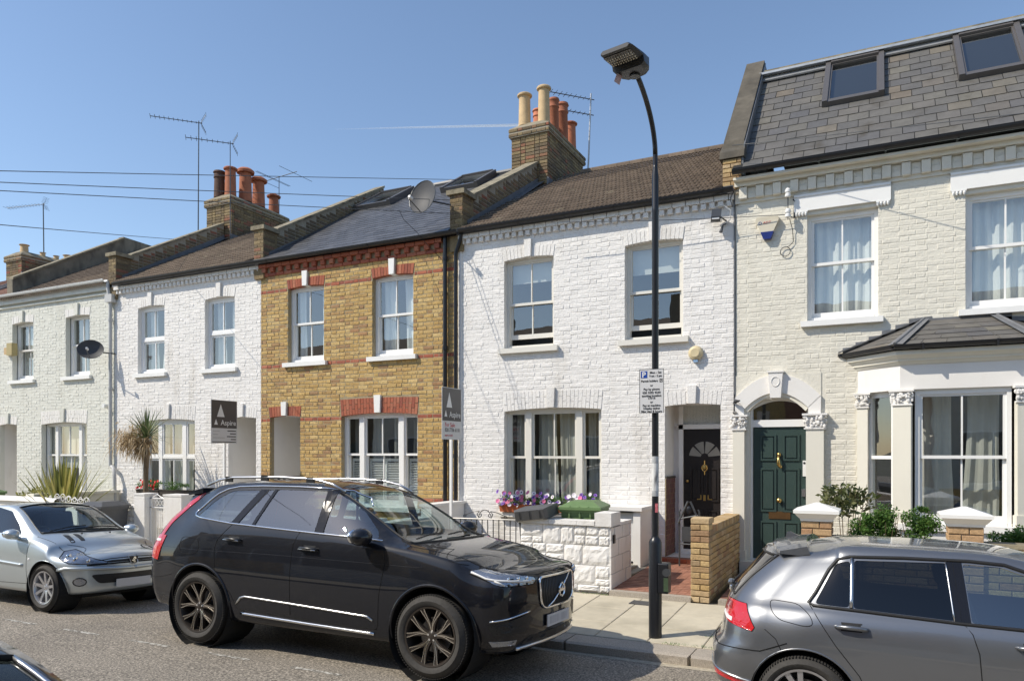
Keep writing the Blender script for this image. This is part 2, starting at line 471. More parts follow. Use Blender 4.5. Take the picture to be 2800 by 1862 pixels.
def brick_field(x0, x1, z0, z1, holes, ctr, course=.0797, strt=.232, head=.111, j=.011, depth=.05, proud=.006, jit=.0035, seed=1, skipz=None, bandz=None):
    """Flemish-bond pieces on a wall whose mortar face is given by ctr(u, z, out) -> point. holes: (u0,u1,z0,z1)."""
    r = random.Random(seed)
    items = []; band = []
    n = int(round((z1 - z0) / course)); course = (z1 - z0) / n
    for k in range(n):
        za, zb = z0 + k * course, z0 + (k + 1) * course
        zm = (za + zb) / 2
        hs = [(a, b) for a, b, c, d in holes if c < zm < d]
        for (p, q) in subtract((x0, x1), hs):
            x = x0 - (0 if k % 2 else (strt + head + 2 * j) / 2 + .03) - .2
            i = 0
            while x < q:
                w = strt if i % 2 == 0 else head
                a, b = max(x, p), min(x + w, q)
                if b - a > .022:
                    out = proud + r.uniform(-jit, jit)
                    dz = r.uniform(-.0022, .0022)
                    c = ctr((a + b) / 2, zm + dz, out - depth / 2)
                    it = (c, (b - a, depth, course - j + r.uniform(-.003, .002)), 0, r.random(),
                          (r.gauss(0, .010), r.gauss(0, .005), r.gauss(0, .012)))
                    if bandz and any(c0 <= zm <= c1 for c0, c1 in bandz): band.append(it)
                    else: items.append(it)
                x += w + j; i += 1
    return items, band

def wall_with_holes(mb, x0, x1, z0, z1, holes, y, reveal, yback):
    """Front wall plane at y pieces around rectangular holes, with reveals to y+reveal."""
    xs = sorted({x0, x1, *[h[0] for h in holes], *[h[1] for h in holes]})
    zs = sorted({z0, z1, *[h[2] for h in holes], *[h[3] for h in holes]})
    xs = [x for x in xs if x0 <= x <= x1]; zs = [z for z in zs if z0 <= z <= z1]
    for i in range(len(xs) - 1):
        for k in range(len(zs) - 1):
            xm, zm = (xs[i] + xs[i + 1]) / 2, (zs[k] + zs[k + 1]) / 2
            if any(a < xm < b and c < zm < d for a, b, c, d in holes): continue
            mb.quad((xs[i], y, zs[k]), (xs[i + 1], y, zs[k]), (xs[i + 1], y, zs[k + 1]), (xs[i], y, zs[k + 1]))
    for a, b, c, d in holes:
        e = y + reveal
        mb.quad((a, y, c), (a, y, d), (a, e, d), (a, e, c))
        mb.quad((b, y, d), (b, y, c), (b, e, c), (b, e, d))
        mb.quad((a, y, d), (b, y, d), (b, e, d), (a, e, d))
        mb.quad((b, y, c), (a, y, c), (a, e, c), (b, e, c))
    return mb
# ================================================================== GROUND
KY = 7.66            # kerb face on the terrace side
def road_z(y):
    pts = [(-.45, -.11), (1.6, -.01), (3.6, .05), (5.65, .0), (6.6, -.045), (KY, -.11)]
    if y <= pts[0][0]: return pts[0][1]
    for (a, za), (b, zb) in zip(pts, pts[1:]):
        if y <= b: return za + (zb - za) * (y - a) / (b - a)
    return pts[-1][1]
def pave_z(y): return -.015 + (y - KY) * .0443
mb = MB()
ys = [-.45, .6, 1.6, 2.6, 3.6, 4.6, 5.65, 6.1, 6.6, 7.1, KY + .02]
xs = [-160, -60, -30, -12, 6, 24, 60, 160]
for i in range(len(xs) - 1):
    for k in range(len(ys) - 1):
        mb.quad((xs[i], ys[k], road_z(ys[k])), (xs[i + 1], ys[k], road_z(ys[k])), (xs[i + 1], ys[k + 1], road_z(ys[k + 1])), (xs[i], ys[k + 1], road_z(ys[k + 1])))
road = mb.build('road', 'asphalt', kind='structure')
g = MB(); g.quad((-2500, -2500, -.35), (2500, -2500, -.35), (2500, 2500, -.35), (-2500, 2500, -.35))
g.build('ground', mat('distant_ground', (.12, .12, .09), .95, nscale=.02, namt=.3), kind='structure')

# bay markings: thin worn dashes 5.85 m out, laid 4 mm above the asphalt
mk = thing('bay_marking', 'faded white dashed parking bay line on the road beside the parked cars', 'road marking', (-6, 5.5, 0))
r = random.Random(3)
def dash(xa, xb, y, w=.05):
    m_ = MB(); n = 8
    for i in range(n):
        a = xa + (xb - xa) * i / n; b = xa + (xb - xa) * (i + 1) / n
        j1 = r.uniform(-.008, .008)
        m_.quad((a, y - w / 2 + j1, road_z(y) + .004), (b, y - w / 2 + j1, road_z(y) + .004), (b, y + w / 2, road_z(y) + .004), (a, y + w / 2, road_z(y) + .004))
    m_.build('dash', 'road_paint', mk)
for i in range(12):
    dash(-14.5 + i * 1.17, -14.5 + i * 1.17 + .62, 5.53)

# kerb stones
kerb = MB().box(-160, 160, KY + .03, KY + .34, -.3, -.03).build('kerb', 'joint', kind='structure')
kerb.location = (0, 0, 0)
KB = [unit_brick(300 + i, 'granite', .004, (.012, .06), .012) for i in range(5)]
for b in KB:   # rounded worn top arris
    pass
KBm = [b.mesh('kerbstone', 'granite') for b in KB]
xk = -3.14 - 1.39 * 9
for i in range(16):
    L = 1.39 if i not in () else 1.39
    for (a, b) in ((xk, xk + L),):
        o = bpy.data.objects.new('kerbstone', KBm[i % 5])
        o.scale = (b - a - .012, .36, .24)
        o.location = ((a + b) / 2, KY + .18, -.005 - .12 + r.uniform(-.003, .003))
        o.rotation_euler = (0, 0, 0)
        finish(o, kerb)
    xk += L
m_ = MB().box(-160, -15.65, KY, KY + .36, -.3, -.008).box(xk, 160, KY, KY + .36, -.3, -.008)
m_.build('kerb_run', 'granite', kerb)
# dusty channel along the kerb foot
ch = MB()
n = 60
for i in range(n):
    a, b = -18 + i * .5, -18 + (i + 1) * .5
    w1, w2 = [.10 + .06 * abs(sin(q * 2.3) * cos(q * .9 + 1)) for q in (a, b)]
    ch.quad((a, KY - w1, road_z(KY - w1) + .004), (b, KY - w2, road_z(KY - w2) + .004), (b, KY, road_z(KY) + .006), (a, KY, road_z(KY) + .006))
ch.build('gutter_silt', mat('pale_gutter_dust', (.42, .37, .28), .95, nscale=25, namt=.45), kind='structure')

# pavement slabs
pave = MB()
pave.quad((-160, KY + .35, pave_z(KY + .35) - .012), (160, KY + .35, pave_z(KY + .35) - .012), (160, 10.1, pave_z(10.1) - .012), (-160, 10.1, pave_z(10.1) - .012))
pavement = pave.build('pavement', 'joint', kind='structure')
def slabmesh(seed):
    rr = random.Random(seed); m = MB(); c = .012
    t = [(x * (.5 - c), y * (.5 - c), .5 + rr.uniform(-.06, .06)) for x, y in ((-1, -1), (1, -1), (1, 1), (-1, 1))]
    e = [(x * .5, y * .5, .38) for x, y in ((-1, -1), (1, -1), (1, 1), (-1, 1))]
    d = [(x * .5, y * .5, -.5) for x, y in ((-1, -1), (1, -1), (1, 1), (-1, 1))]
    fs = [(0, 1, 2, 3)]
    for i in range(4):
        j = (i + 1) % 4
        fs += [(4 + i, 4 + j, j, i), (8 + i, 8 + j, 4 + j, 4 + i)]
    m.add(t + e + d, fs); return m
SL = [slabmesh(i) for i in range(6)]; SLm = [s.mesh('paving_slab', 'stone_slab') for s in SL]
rows = [(8.03, 8.63), (8.63, 9.31), (9.31, 9.98)]
px_ = .611
i0 = -22
for ri, (ya, yb) in enumerate(rows):
    rest = MB()
    for i in range(-40, 60):
        xa = -2.92 + px_ * (i)
        ym = (ya + yb) / 2; zc = pave_z(ym) - .02
        if -14.5 < xa < 4.5:
            o = bpy.data.objects.new('paving_slab', SLm[rng.randrange(6)])
            o.location = (xa + px_ / 2, ym, zc); o.scale = (px_ - .009, yb - ya - .009, .04)
            o.rotation_euler = (math.atan(.0443) + rng.gauss(0, .0015), rng.gauss(0, .0015), 0)
            finish(o, pavement)
        else:
            rest.box(xa + .004, xa + px_ - .004, ya + .004, yb - .004, zc - .02, zc + .02, rng.random())
    rest.build('paving_slab', 'stone_slab', pavement, kind='stuff')
cv = thing('cover_plate', 'small dark metal utility cover set in the pale paving slabs', 'cover', (-2.78, 9.68, pave_z(9.68)))
MB().box(-2.99, -2.62, 9.60, 9.83, .04, pave_z(9.7) + .007).build('plate', mat('cover_iron', (.075, .075, .075), .6, nscale=40, namt=.3, bump=.003), cv)
f_ = MB()
for a in (-3.0, -2.62): f_.box(a, a + .012, 9.59, 9.84, .04, pave_z(9.7) + .010)
f_.build('frame', 'lead', cv)

# gardens behind the walls
gd = MB()
gd.box(-60, -3.55, 10.2, 12.5, -.3, .26).box(-1.0, 40, 10.2, 12.5, -.3, .26)
gd.box(-3.55, -3.41, 11.0, 12.5, -.3, .22)
gd.build('garden_ground', mat('garden_concrete', (.30, .27, .22), .9, nscale=6, namt=.3, bump=.004), kind='structure')
# tiled paths
def path(x0, x1, name):
    def pz(y): return .155 + (y - 10.0) * .04
    p = MB(); p.prism([(x0, 9.97, -.2), (x0, 12.36, -.2), (x0, 12.36, pz(12.36) - .008), (x0, 9.97, pz(9.97) - .008)], (x1 - x0, 0, 0))
    po = p.build(name, 'joint', kind='structure')
    t = MB(); s = .108; ang = RAD(45); rr = random.Random(11)
    nx = int((x1 - x0) / s); ny = int(2.2 / s); sx = (x1 - x0) / nx; sy = 2.22 / ny
    for i in range(nx):
        for k in range(ny):
            a, b = x0 + i * sx, 10.11 + k * sy
            z = pz(b + sy / 2) + rr.uniform(-.001, .001)
            t.box(a + .002, a + sx - .002, b + .002, b + sy - .002, z - .02, z, rr.random())
    t.build('quarry_tile', 'path_tile', po, kind='stuff')
    MB().box(x0, x1, 9.965, 10.10, -.1, pz(10)).build('edging_stone', 'granite', po)
path(-3.40, -2.26, 'tiled_path')
path(-1.90, -.90, 'tiled_path_2')
st = MB(); st.box(-3.41, -2.02, 12.36, 12.5, -.1, .325)
so = st.build('step', 'path_tile', kind='structure')
MB().box(-2.0, -.8, 12.25, 12.5, -.1, .36).build('doorstep', 'cream_smooth', kind='structure')
so2 = MB()
for i in range(13): so2.box(-3.40 + i * .107, -3.40 + i * .107 + .1, 12.352, 12.36, .25, .318, rng.random())
so2.build('step_nosing', 'red_brick', so, kind='stuff')
# grass tufts and leaves in the joints
tf = MB(); rr = random.Random(5)
for cx, cy in ((-2.05, 8.04), (-1.95, 8.05), (-1.7, 8.06), (-1.42, 8.03), (-3.5, 9.98), (-3.7, 9.97), (-1.60, 8.45)):
    for i in range(34):
        x = cx + rr.gauss(0, .07); y = cy + rr.gauss(0, .012); h = rr.uniform(.01, .035); a = rr.uniform(0, 6.28)
        z = pave_z(y) - .005
        tf.add([(x, y, z), (x + .006, y, z), (x + .02 * cos(a), y + .02 * sin(a), z + h)], [(0, 1, 2)], rr.random())
tag(tf.build('grass_tufts', 'leaf', fix=False), 'small green weeds growing in the kerb and paving joints', 'weeds', kind='stuff')
# ================================================================== HOUSES
FY = 12.5            # facade plane
RY, EAVE = 16.9, 6.33
def facade_ctr(u, z, out): return (u, FY - out, z)

def arch_pieces(x0, x1, zb, zt, rise, m, parent, two=False, key=None, splay=.03, proud=.008, w=.068, keym='white_trim'):
    """Segmental gauged arch over an opening: voussoirs between curved soffit and extrados."""
    xm = (x0 + x1) / 2; hw = (x1 - x0) / 2
    n = max(6, int(round((x1 - x0 + 2 * splay) / (w + .009))))
    rr = random.Random(int(x0 * 100) & 0xffff)
    for i in range(n):
        t0 = (i + .06) / n * 2 - 1; t1 = (i + .94) / n * 2 - 1
        if key and min(abs(xm + t0 * hw - xm), abs(xm + t1 * hw - xm)) < key[0] / 2 and abs((t0 + t1) / 2 * hw) < key[0] / 2 + .02: continue
        splits = [(0, 1)]
        if two: splits = [(0, .62), (.66, 1)] if i % 2 else [(0, .32), (.36, 1)]
        for (a, b) in splits:
            def P(t, s):
                top = zt + rise * .4 * (1 - t * t); bot = zb + rise * (1 - t * t)
                return (xm + t * (hw + splay * s), bot + (top - bot) * s)
            q = [P(t0, a), P(t1, a), P(t1, b), P(t0, b)]
            pr = proud + rr.uniform(-.003, .004)
            mb = MB(); mb.prism([(x, FY - pr, z) for x, z in q], (0, .12, 0), rr.random())
            mb.build('voussoir', m, parent)
    if key:
        kw, kz0, kz1 = key
        mb = MB()
        mb.prism([(xm - kw / 2 * .82, FY - .055, kz0), (xm + kw / 2 * .82, FY - .055, kz0), (xm + kw / 2, FY - .055, kz1), (xm - kw / 2, FY - .055, kz1)], (0, .17, 0))
        mb.build('keystone', keym, parent)

def sash_window(parent, x0, x1, z0, z1, lights=(1,), bars=True, fm='white_trim', opened=0.0, mid=None, curtain=None, rev=.11, seed=0, y=None,
                sill=True, sillm='white_trim', sz=None, blind=None, shutters=None, name='window', glass='glass', casement=False, gbars=None, room=True):
    y = FY + rev if y is None else y
    r = random.Random(seed + int(x0 * 31))
    w = x1 - x0; h = z1 - z0
    fr = MB(); ft = .055
    fr.box(x0, x0 + ft, y, y + .12, z0, z1).box(x1 - ft, x1, y, y + .12, z0, z1)
    fr.box(x0 + ft, x1 - ft, y, y + .12, z1 - ft - .02, z1).box(x0 + ft, x1 - ft, y - .01, y + .14, z0, z0 + .05)
    tot = sum(lights); mull = .115 if len(lights) > 1 else 0
    aw = w - 2 * ft - mull * (len(lights) - 1)
    xs = []; cx = x0 + ft
    for i, L in enumerate(lights):
        lw = aw * L / tot; xs.append((cx, cx + lw)); cx += lw
        if i < len(lights) - 1:
            fr.box(cx, cx + mull, y - .008, y + .12, z0 + .05, z1 - ft - .02); cx += mull
    win = fr.build(name, fm, parent)
    if mid is None: mid = z0 + .05 + (h - .12) * .5
    zt = z1 - ft - .02; zb = z0 + .05
    for i, (a, b) in enumerate(xs):
        sm = .04
        # upper sash
        def sash(za, zb_, yy, bot, top):
            s = MB()
            s.box(a, a + sm, yy, yy + .04, za, zb_).box(b - sm, b, yy, yy + .04, za, zb_)
            s.box(a + sm, b - sm, yy, yy + .04, za, za + bot).box(a + sm, b - sm, yy, yy + .04, zb_ - top, zb_)
            if (gbars and gbars[i]) or (gbars is None and bars and (b - a) > .62):
                m_ = (a + b) / 2; s.box(m_ - .011, m_ + .011, yy + .002, yy + .038, za + bot, zb_ - top)
            s.build('sash', fm, win)
            g = MB(); g.quad((a + sm, yy + .02, za + bot), (b - sm, yy + .02, za + bot), (b - sm, yy + .02, zb_ - top), (a + sm, yy + .02, zb_ - top))
            g.build('pane', glass, win, fix=False)
        if not casement:
            sash(mid - .02, zt, y + .025, .045, .03)
            sash(zb + opened, mid + .02 + opened * .0 + (.0 if not opened else .02), y + .07, .085, .04)
        else:
            sash(mid + .03, zt, y + .01, .05, .05); sash(zb, mid - .03, y + .03, .05, .05)
            fr2 = MB(); fr2.box(a, b, y + .0, y + .08, mid - .03, mid + .03); fr2.build('transom', fm, win)
        # curtains
        if curtain:
            cm, cover, yo = curtain
            for side in (0, 1):
                cw = (b - a) * cover
                xa = a + sm if side == 0 else b - sm - cw
                c = MB(); nseg = max(6, int(cw / .028)); pts = []
                ph = r.uniform(0, 6)
                for k in range(nseg + 1):
                    xx = xa + cw * k / nseg
                    yy = y + .17 + yo + .022 * sin(k * 1.25 + ph) + .010 * sin(k * .43 + ph * 2)
                    pts.append((xx, yy))
                dr = r.uniform(-.05, .09) * (1 if side == 0 else -1); zs = [zb - .03 + (zt - zb + .06) * j / 4 for j in range(5)]
                for k in range(nseg):
                    for j in range(4):
                        def CP(kk, jj):
                            f_ = (1 - jj / 4) ** 1.5; e_ = kk / nseg if side == 0 else 1 - kk / nseg
                            return (pts[kk][0] + dr * f_ * e_ + .006 * sin(jj * 2 + kk * .3 + ph), pts[kk][1] + .008 * sin(jj + kk * .21), zs[jj])
                        c.quad(CP(k, j), CP(k + 1, j), CP(k + 1, j + 1), CP(k, j + 1))
                c.build('curtain', cm, win, smooth=True, fix=False)
                if cover > .9: break
        if blind:
            bz, bm_ = blind
            MB().box(a + .01, b - .01, y + .14, y + .146, bz, zt + .02).build('blind', bm_, win)
        if shutters:
            s0, s1 = shutters
            s = MB(); npan = 2 if (b - a) > .6 else 1
            pw = (b - a - 2 * sm) / npan
            for p in range(npan):
                xa, xb = a + sm + p * pw, a + sm + (p + 1) * pw
                s.box(xa, xa + .04, y + .14, y + .165, s0, s1).box(xb - .04, xb, y + .14, y + .165, s0, s1)
                s.box(xa + .04, xb - .04, y + .14, y + .165, s0, s0 + .06).box(xa + .04, xb - .04, y + .14, y + .165, s1 - .06, s1)
            s.build('shutter_frame', 'upvc', win)
            for p in range(npan):
                xa, xb = a + sm + p * pw + .04, a + sm + (p + 1) * pw - .04
                zz = s0 + .08
                while zz < s1 - .07:
                    q = MB(); q.obox(((xa + xb) / 2, y + .152, zz + .01), ((xb - xa) / 2, 0, 0), (0, .022, -.020), (0, .003, .0035))
                    q.build('slat', 'upvc', win); zz += .052
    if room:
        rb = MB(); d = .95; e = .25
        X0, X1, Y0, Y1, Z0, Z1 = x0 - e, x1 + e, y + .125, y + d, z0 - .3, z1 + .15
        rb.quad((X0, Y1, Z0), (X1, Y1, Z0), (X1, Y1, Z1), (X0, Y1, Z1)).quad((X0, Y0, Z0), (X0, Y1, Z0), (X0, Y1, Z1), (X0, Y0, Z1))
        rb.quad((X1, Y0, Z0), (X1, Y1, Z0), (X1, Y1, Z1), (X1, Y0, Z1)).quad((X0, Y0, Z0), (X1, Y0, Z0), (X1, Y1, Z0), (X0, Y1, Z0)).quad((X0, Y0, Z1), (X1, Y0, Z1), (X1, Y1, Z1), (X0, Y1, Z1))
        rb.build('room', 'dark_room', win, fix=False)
    if sill:
        a, b, za, zb2, pr = sz if sz else (x0 - .10, x1 + .10, z0 - .11, z0 - .015, .085)
        s = MB(); s.prism([(a, FY - pr, za), (a, FY + .2, za), (a, FY + .2, zb2 + .02), (a, FY - pr, zb2 - .004)], (b - a, 0, 0))
        s.build('sill', sillm, win)
    return win

def roof_slope(y, z0=EAVE, zr=None): return z0 + (zr - z0) * (y - 12.3) / (RY - 12.3)

def tile_mesh(seed, m, w=.24, g=.285, nr=3):
    """Interlocking tile with rounded rolls; local x along eaves, y up slope, z out."""
    rr = random.Random(seed); mb = MB(); pts = []
    for k in range(nr):
        for t, h in ((0, 0), (.22, .0), (.36, .016), (.62, .024), (.86, .016)):
            pts.append(((k + t) / nr - .5, h))
    pts.append((.5, 0)); n = len(pts)
    def row(y, dz, ex=0): return [(x * w, y * g, h + dz) for x, h in pts]
    vs = row(-.5, -.004) + row(-.5, .016) + row(.56, -.008)
    fs = []
    for i in range(n - 1):
        fs.append((i, i + 1, n + i + 1, n + i)); fs.append((n + i, n + i + 1, 2 * n + i + 1, 2 * n + i))
    mb.add(vs, fs); return mb
def slate_mesh(seed):
    rr = random.Random(seed); mb = MB(); j = lambda a: rr.uniform(-a, a)
    b = [(-.5 + j(.008), -.5 + j(.01)), (.5 + j(.008), -.5 + j(.01)), (.5, .56), (-.5, .56)]
    vs = [(x, y, .0) for x, y in b] + [(x, y, z) for (x, y), z in zip(b, (1 + j(.3), 1 + j(.3), .1, .1))]
    mb.add(vs, [(0, 3, 2, 1), (4, 5, 6, 7), (0, 1, 5, 4), (1, 2, 6, 5), (2, 3, 7, 6), (3, 0, 4, 7)]); return mb
TILE = {}
def pieces_on_slope(parent, x0, x1, ya, za, yb, zb, w, g, kind, m, name, limit, holes=(), thick=.007, jit=1.0):
    """Rows of tiles or slates between the lower line (ya, za) and upper line (yb, zb). holes: (x0, x1, s0, s1) along slope."""
    key = (kind, m)
    if key not in TILE:
        mbs = [tile_mesh(i, m) if kind == 'tile' else slate_mesh(i) for i in range(5)]
        TILE[key] = (mbs, [q.mesh(name, m, smooth=(kind == 'tile')) for q in mbs])
    L = sqrt((yb - ya) ** 2 + (zb - za) ** 2); ang = atan2(zb - za, yb - ya)
    nrow = int(L / g); g2 = L / nrow; items = []; r = random.Random(int(x0 * 10) + len(m))
    for k in range(nrow):
        s = (k + .5) * g2; off = (w / 2 if k % 2 else 0) if kind != 'tile' else (w / 3 * (k % 3))
        x = x0 - off
        while x < x1:
            a, b = max(x, x0), min(x + w, x1)
            for (p, q) in subtract((a, b), [(h[0], h[1]) for h in holes if h[2] < s < h[3]]):
                if q - p > .03:
                    y = ya + cos(ang) * s; z = za + sin(ang) * s
                    if kind == 'tile': sc = ((q - p) / .24 * .99, g2 / .285, 1)
                    else: sc = (q - p - (.005 if thick < .009 else .011), g2, thick)
                    items.append(((( p + q) / 2, y, z), sc, 0, r.random(), (ang + r.gauss(0, .006 * jit), r.gauss(0, .004 * jit), r.gauss(0, .003 * jit))))
            x += w
    place_pieces(name, items, m, parent, limit, TILE[key], name)

def gutter(parent, x0, x1, zt, m, y=12.315, rad=.062, brackets=True):
    g = MB(); n = 10
    pts = [(y + rad * cos(pi + pi * i / n), zt + rad * 1.1 * sin(pi + pi * i / n)) for i in range(n + 1)]
    for i in range(n):
        (a, b), (c, d) = pts[i], pts[i + 1]
        g.quad((x0, a, b), (x1, a, b), (x1, c, d), (x0, c, d))
        g.quad((x0, a + (.004 if a < y else -.004), b + .004), (x1, a + (.004 if a < y else -.004), b + .004), (x1, c + (.004 if c < y else -.004), d + .004), (x0, c + (.004 if c < y else -.004), d + .004))
    g.tube([(x0, y - rad, zt), (x1, y - rad, zt)], .006, 6)
    go = g.build('gutter', m, parent, fix=False)
    if brackets:
        x = x0 + .35
        while x < x1:
            b = MB(); P2 = [(y + (rad + .006) * cos(pi + pi * i / 8), zt + (rad * 1.1 + .006) * sin(pi + pi * i / 8)) for i in range(9)]
            for i in range(8):
                b.quad((x - .014, *P2[i]), (x + .014, *P2[i]), (x + .014, *P2[i + 1]), (x - .014, *P2[i + 1]))
            b.box(x - .012, x + .012, y + rad, FY - .01, zt - .03, zt - .018)
            b.build('bracket', m, go, fix=False); x += .92
    return go

def dentil_cornice(parent, x0, x1, m, top=6.29, dz0=6.13, dz1=6.215, pitch=.139, dw=.072, pr=.075, topm=None, name='dentil'):
    r = random.Random(int(x0 * 7))
    c = MB(); x = x0
    while x < x1 - .02:      # header course above the dentils
        b = min(x + .225, x1)
        c.box(x + .003, b - .003, FY - pr - .025 + r.uniform(-.003, .003), FY, dz1 + .004, top, r.random()); x += .232
    c.build('cornice_course', topm or m, parent)
    n = int((x1 - x0) / pitch)
    me = MB().box(-.5, .5, -.5, .5, -.5, .5)
    key = name + m
    if key not in TILE: TILE[key] = unit_brick(55, m, .02, (.05, .06)).mesh(name, m)
    for i in range(n):
        o = bpy.data.objects.new(name, TILE[key])
        o.location = (x0 + (i + .5) * (x1 - x0) / n, FY - pr / 2, (dz0 + dz1) / 2); o.scale = (dw, pr, dz1 - dz0)
        o.rotation_euler = (0, 0, r.gauss(0, .01)); finish(o, parent)

def chimney(x, label, pots, m='old_brick', ztop=9.98, y0=15.95, y1=18.25, w=.93):
    t = thing('chimney', label, 'chimney', (x, (y0 + y1) / 2, 8.2))
    z0 = 7.6
    MB().box(x - w / 2 + .01, x + w / 2 - .01, y0 + .01, y1 - .01, z0, ztop - .34).build('stack_core', 'old_mortar', t)
    c = MB().box(x - w / 2 - .05, x + w / 2 + .05, y0 - .05, y1 + .05, ztop - .34, ztop - .12)
    c.build('oversailing_course', 'old_mortar', t)
    items = []
    r = random.Random(int(x * 3))
    for (zb, zt, e) in ((z0, ztop - .34, 0), (ztop - .34, ztop - .12, .055)):
        n = int((zt - zb) / .0797)
        for k in range(n):
            zm = zb + (k + .5) * (zt - zb) / n
            xx = x - w / 2 - e - (0 if k % 2 else .12)
            i = k
            while xx < x + w / 2 + e:
                L = .232 if i % 2 else .111
                a, b = max(xx, x - w / 2 - e), min(xx + L, x + w / 2 + e)
                if b - a > .03: items.append((((a + b) / 2, y0 - e + .02 - .006, zm), (b - a, .05, .068), 0, r.random(), (r.gauss(0, .01), 0, 0)))
                xx += L + .011; i += 1
            yy = y0 - e - (0 if k % 2 else .12); i = k + 1
            while yy < y1 + e:
                L = .232 if i % 2 else .111
                a, b = max(yy, y0 - e), min(yy + L, y1 + e)
                if b - a > .03:
                    items.append(((x + w / 2 + e - .014, (a + b) / 2, zm), (b - a, .05, .068), 0, r.random(), (r.gauss(0, .01), 0, RAD(90))))
                    if k % 1 == 0 and x > -30: items.append(((x - w / 2 - e + .014, (a + b) / 2, zm), (b - a, .05, .068), 0, r.random(), (0, 0, RAD(-90))))
                yy += L + .011; i += 1
    place_pieces('brick', items, m, t, 200)
    f = MB(); f.add([(x - w / 2 - .05, y0 - .05, ztop - .12), (x + w / 2 + .05, y0 - .05, ztop - .12), (x + w / 2 + .05, y1 + .05, ztop - .12), (x - w / 2 - .05, y1 + .05, ztop - .12),
                     (x - .22, y0 + .2, ztop + .06), (x + .22, y0 + .2, ztop + .06), (x + .22, y1 - .2, ztop + .06), (x - .22, y1 - .2, ztop + .06)],
                    [(0, 1, 5, 4), (1, 2, 6, 5), (2, 3, 7, 6), (3, 0, 4, 7), (4, 5, 6, 7)])
    f.build('flaunching', 'coping', t)
    MB().box(x + w / 2 - .01, x + w / 2 + .03, y0 - .02, y1 + .3, 7.9, 8.55).build('lead_flashing', 'lead', t)
    for (dx, dy, h, rad, m_, style) in pots:
        q = MB()
        if style == 'roll': prof = [(rad * .98, 0), (rad * .92, h * .12), (rad * .84, h * .9), (rad * 1.12, h * .93), (rad * 1.14, h * .97), (rad, h), (rad * .8, h), (rad * .78, h - .1)]
        elif style == 'band': prof = [(rad, 0), (rad * .9, h * .72), (rad * 1.05, h * .75), (rad * .95, h * .8), (rad * .92, h * .9), (rad * 1.12, h * .94), (rad, h), (rad * .8, h), (rad * .78, h - .1)]
        elif style == 'hood': prof = [(rad, 0), (rad * .86, h * .86), (rad * 1.3, h * .86), (rad * 1.35, h * .93), (rad * .9, h), (rad * .3, h * 1.03), (1e-5, h * 1.04)]
        q.lathe(prof, (x + dx, y0 + dy, ztop + .02), 'Z', 14)
        q.build('chimney_pot', m_, t, smooth=False); 
    for o in t.children:
        if o.name.startswith('chimney_pot'): smooth_by_angle(o, 40)
    return t

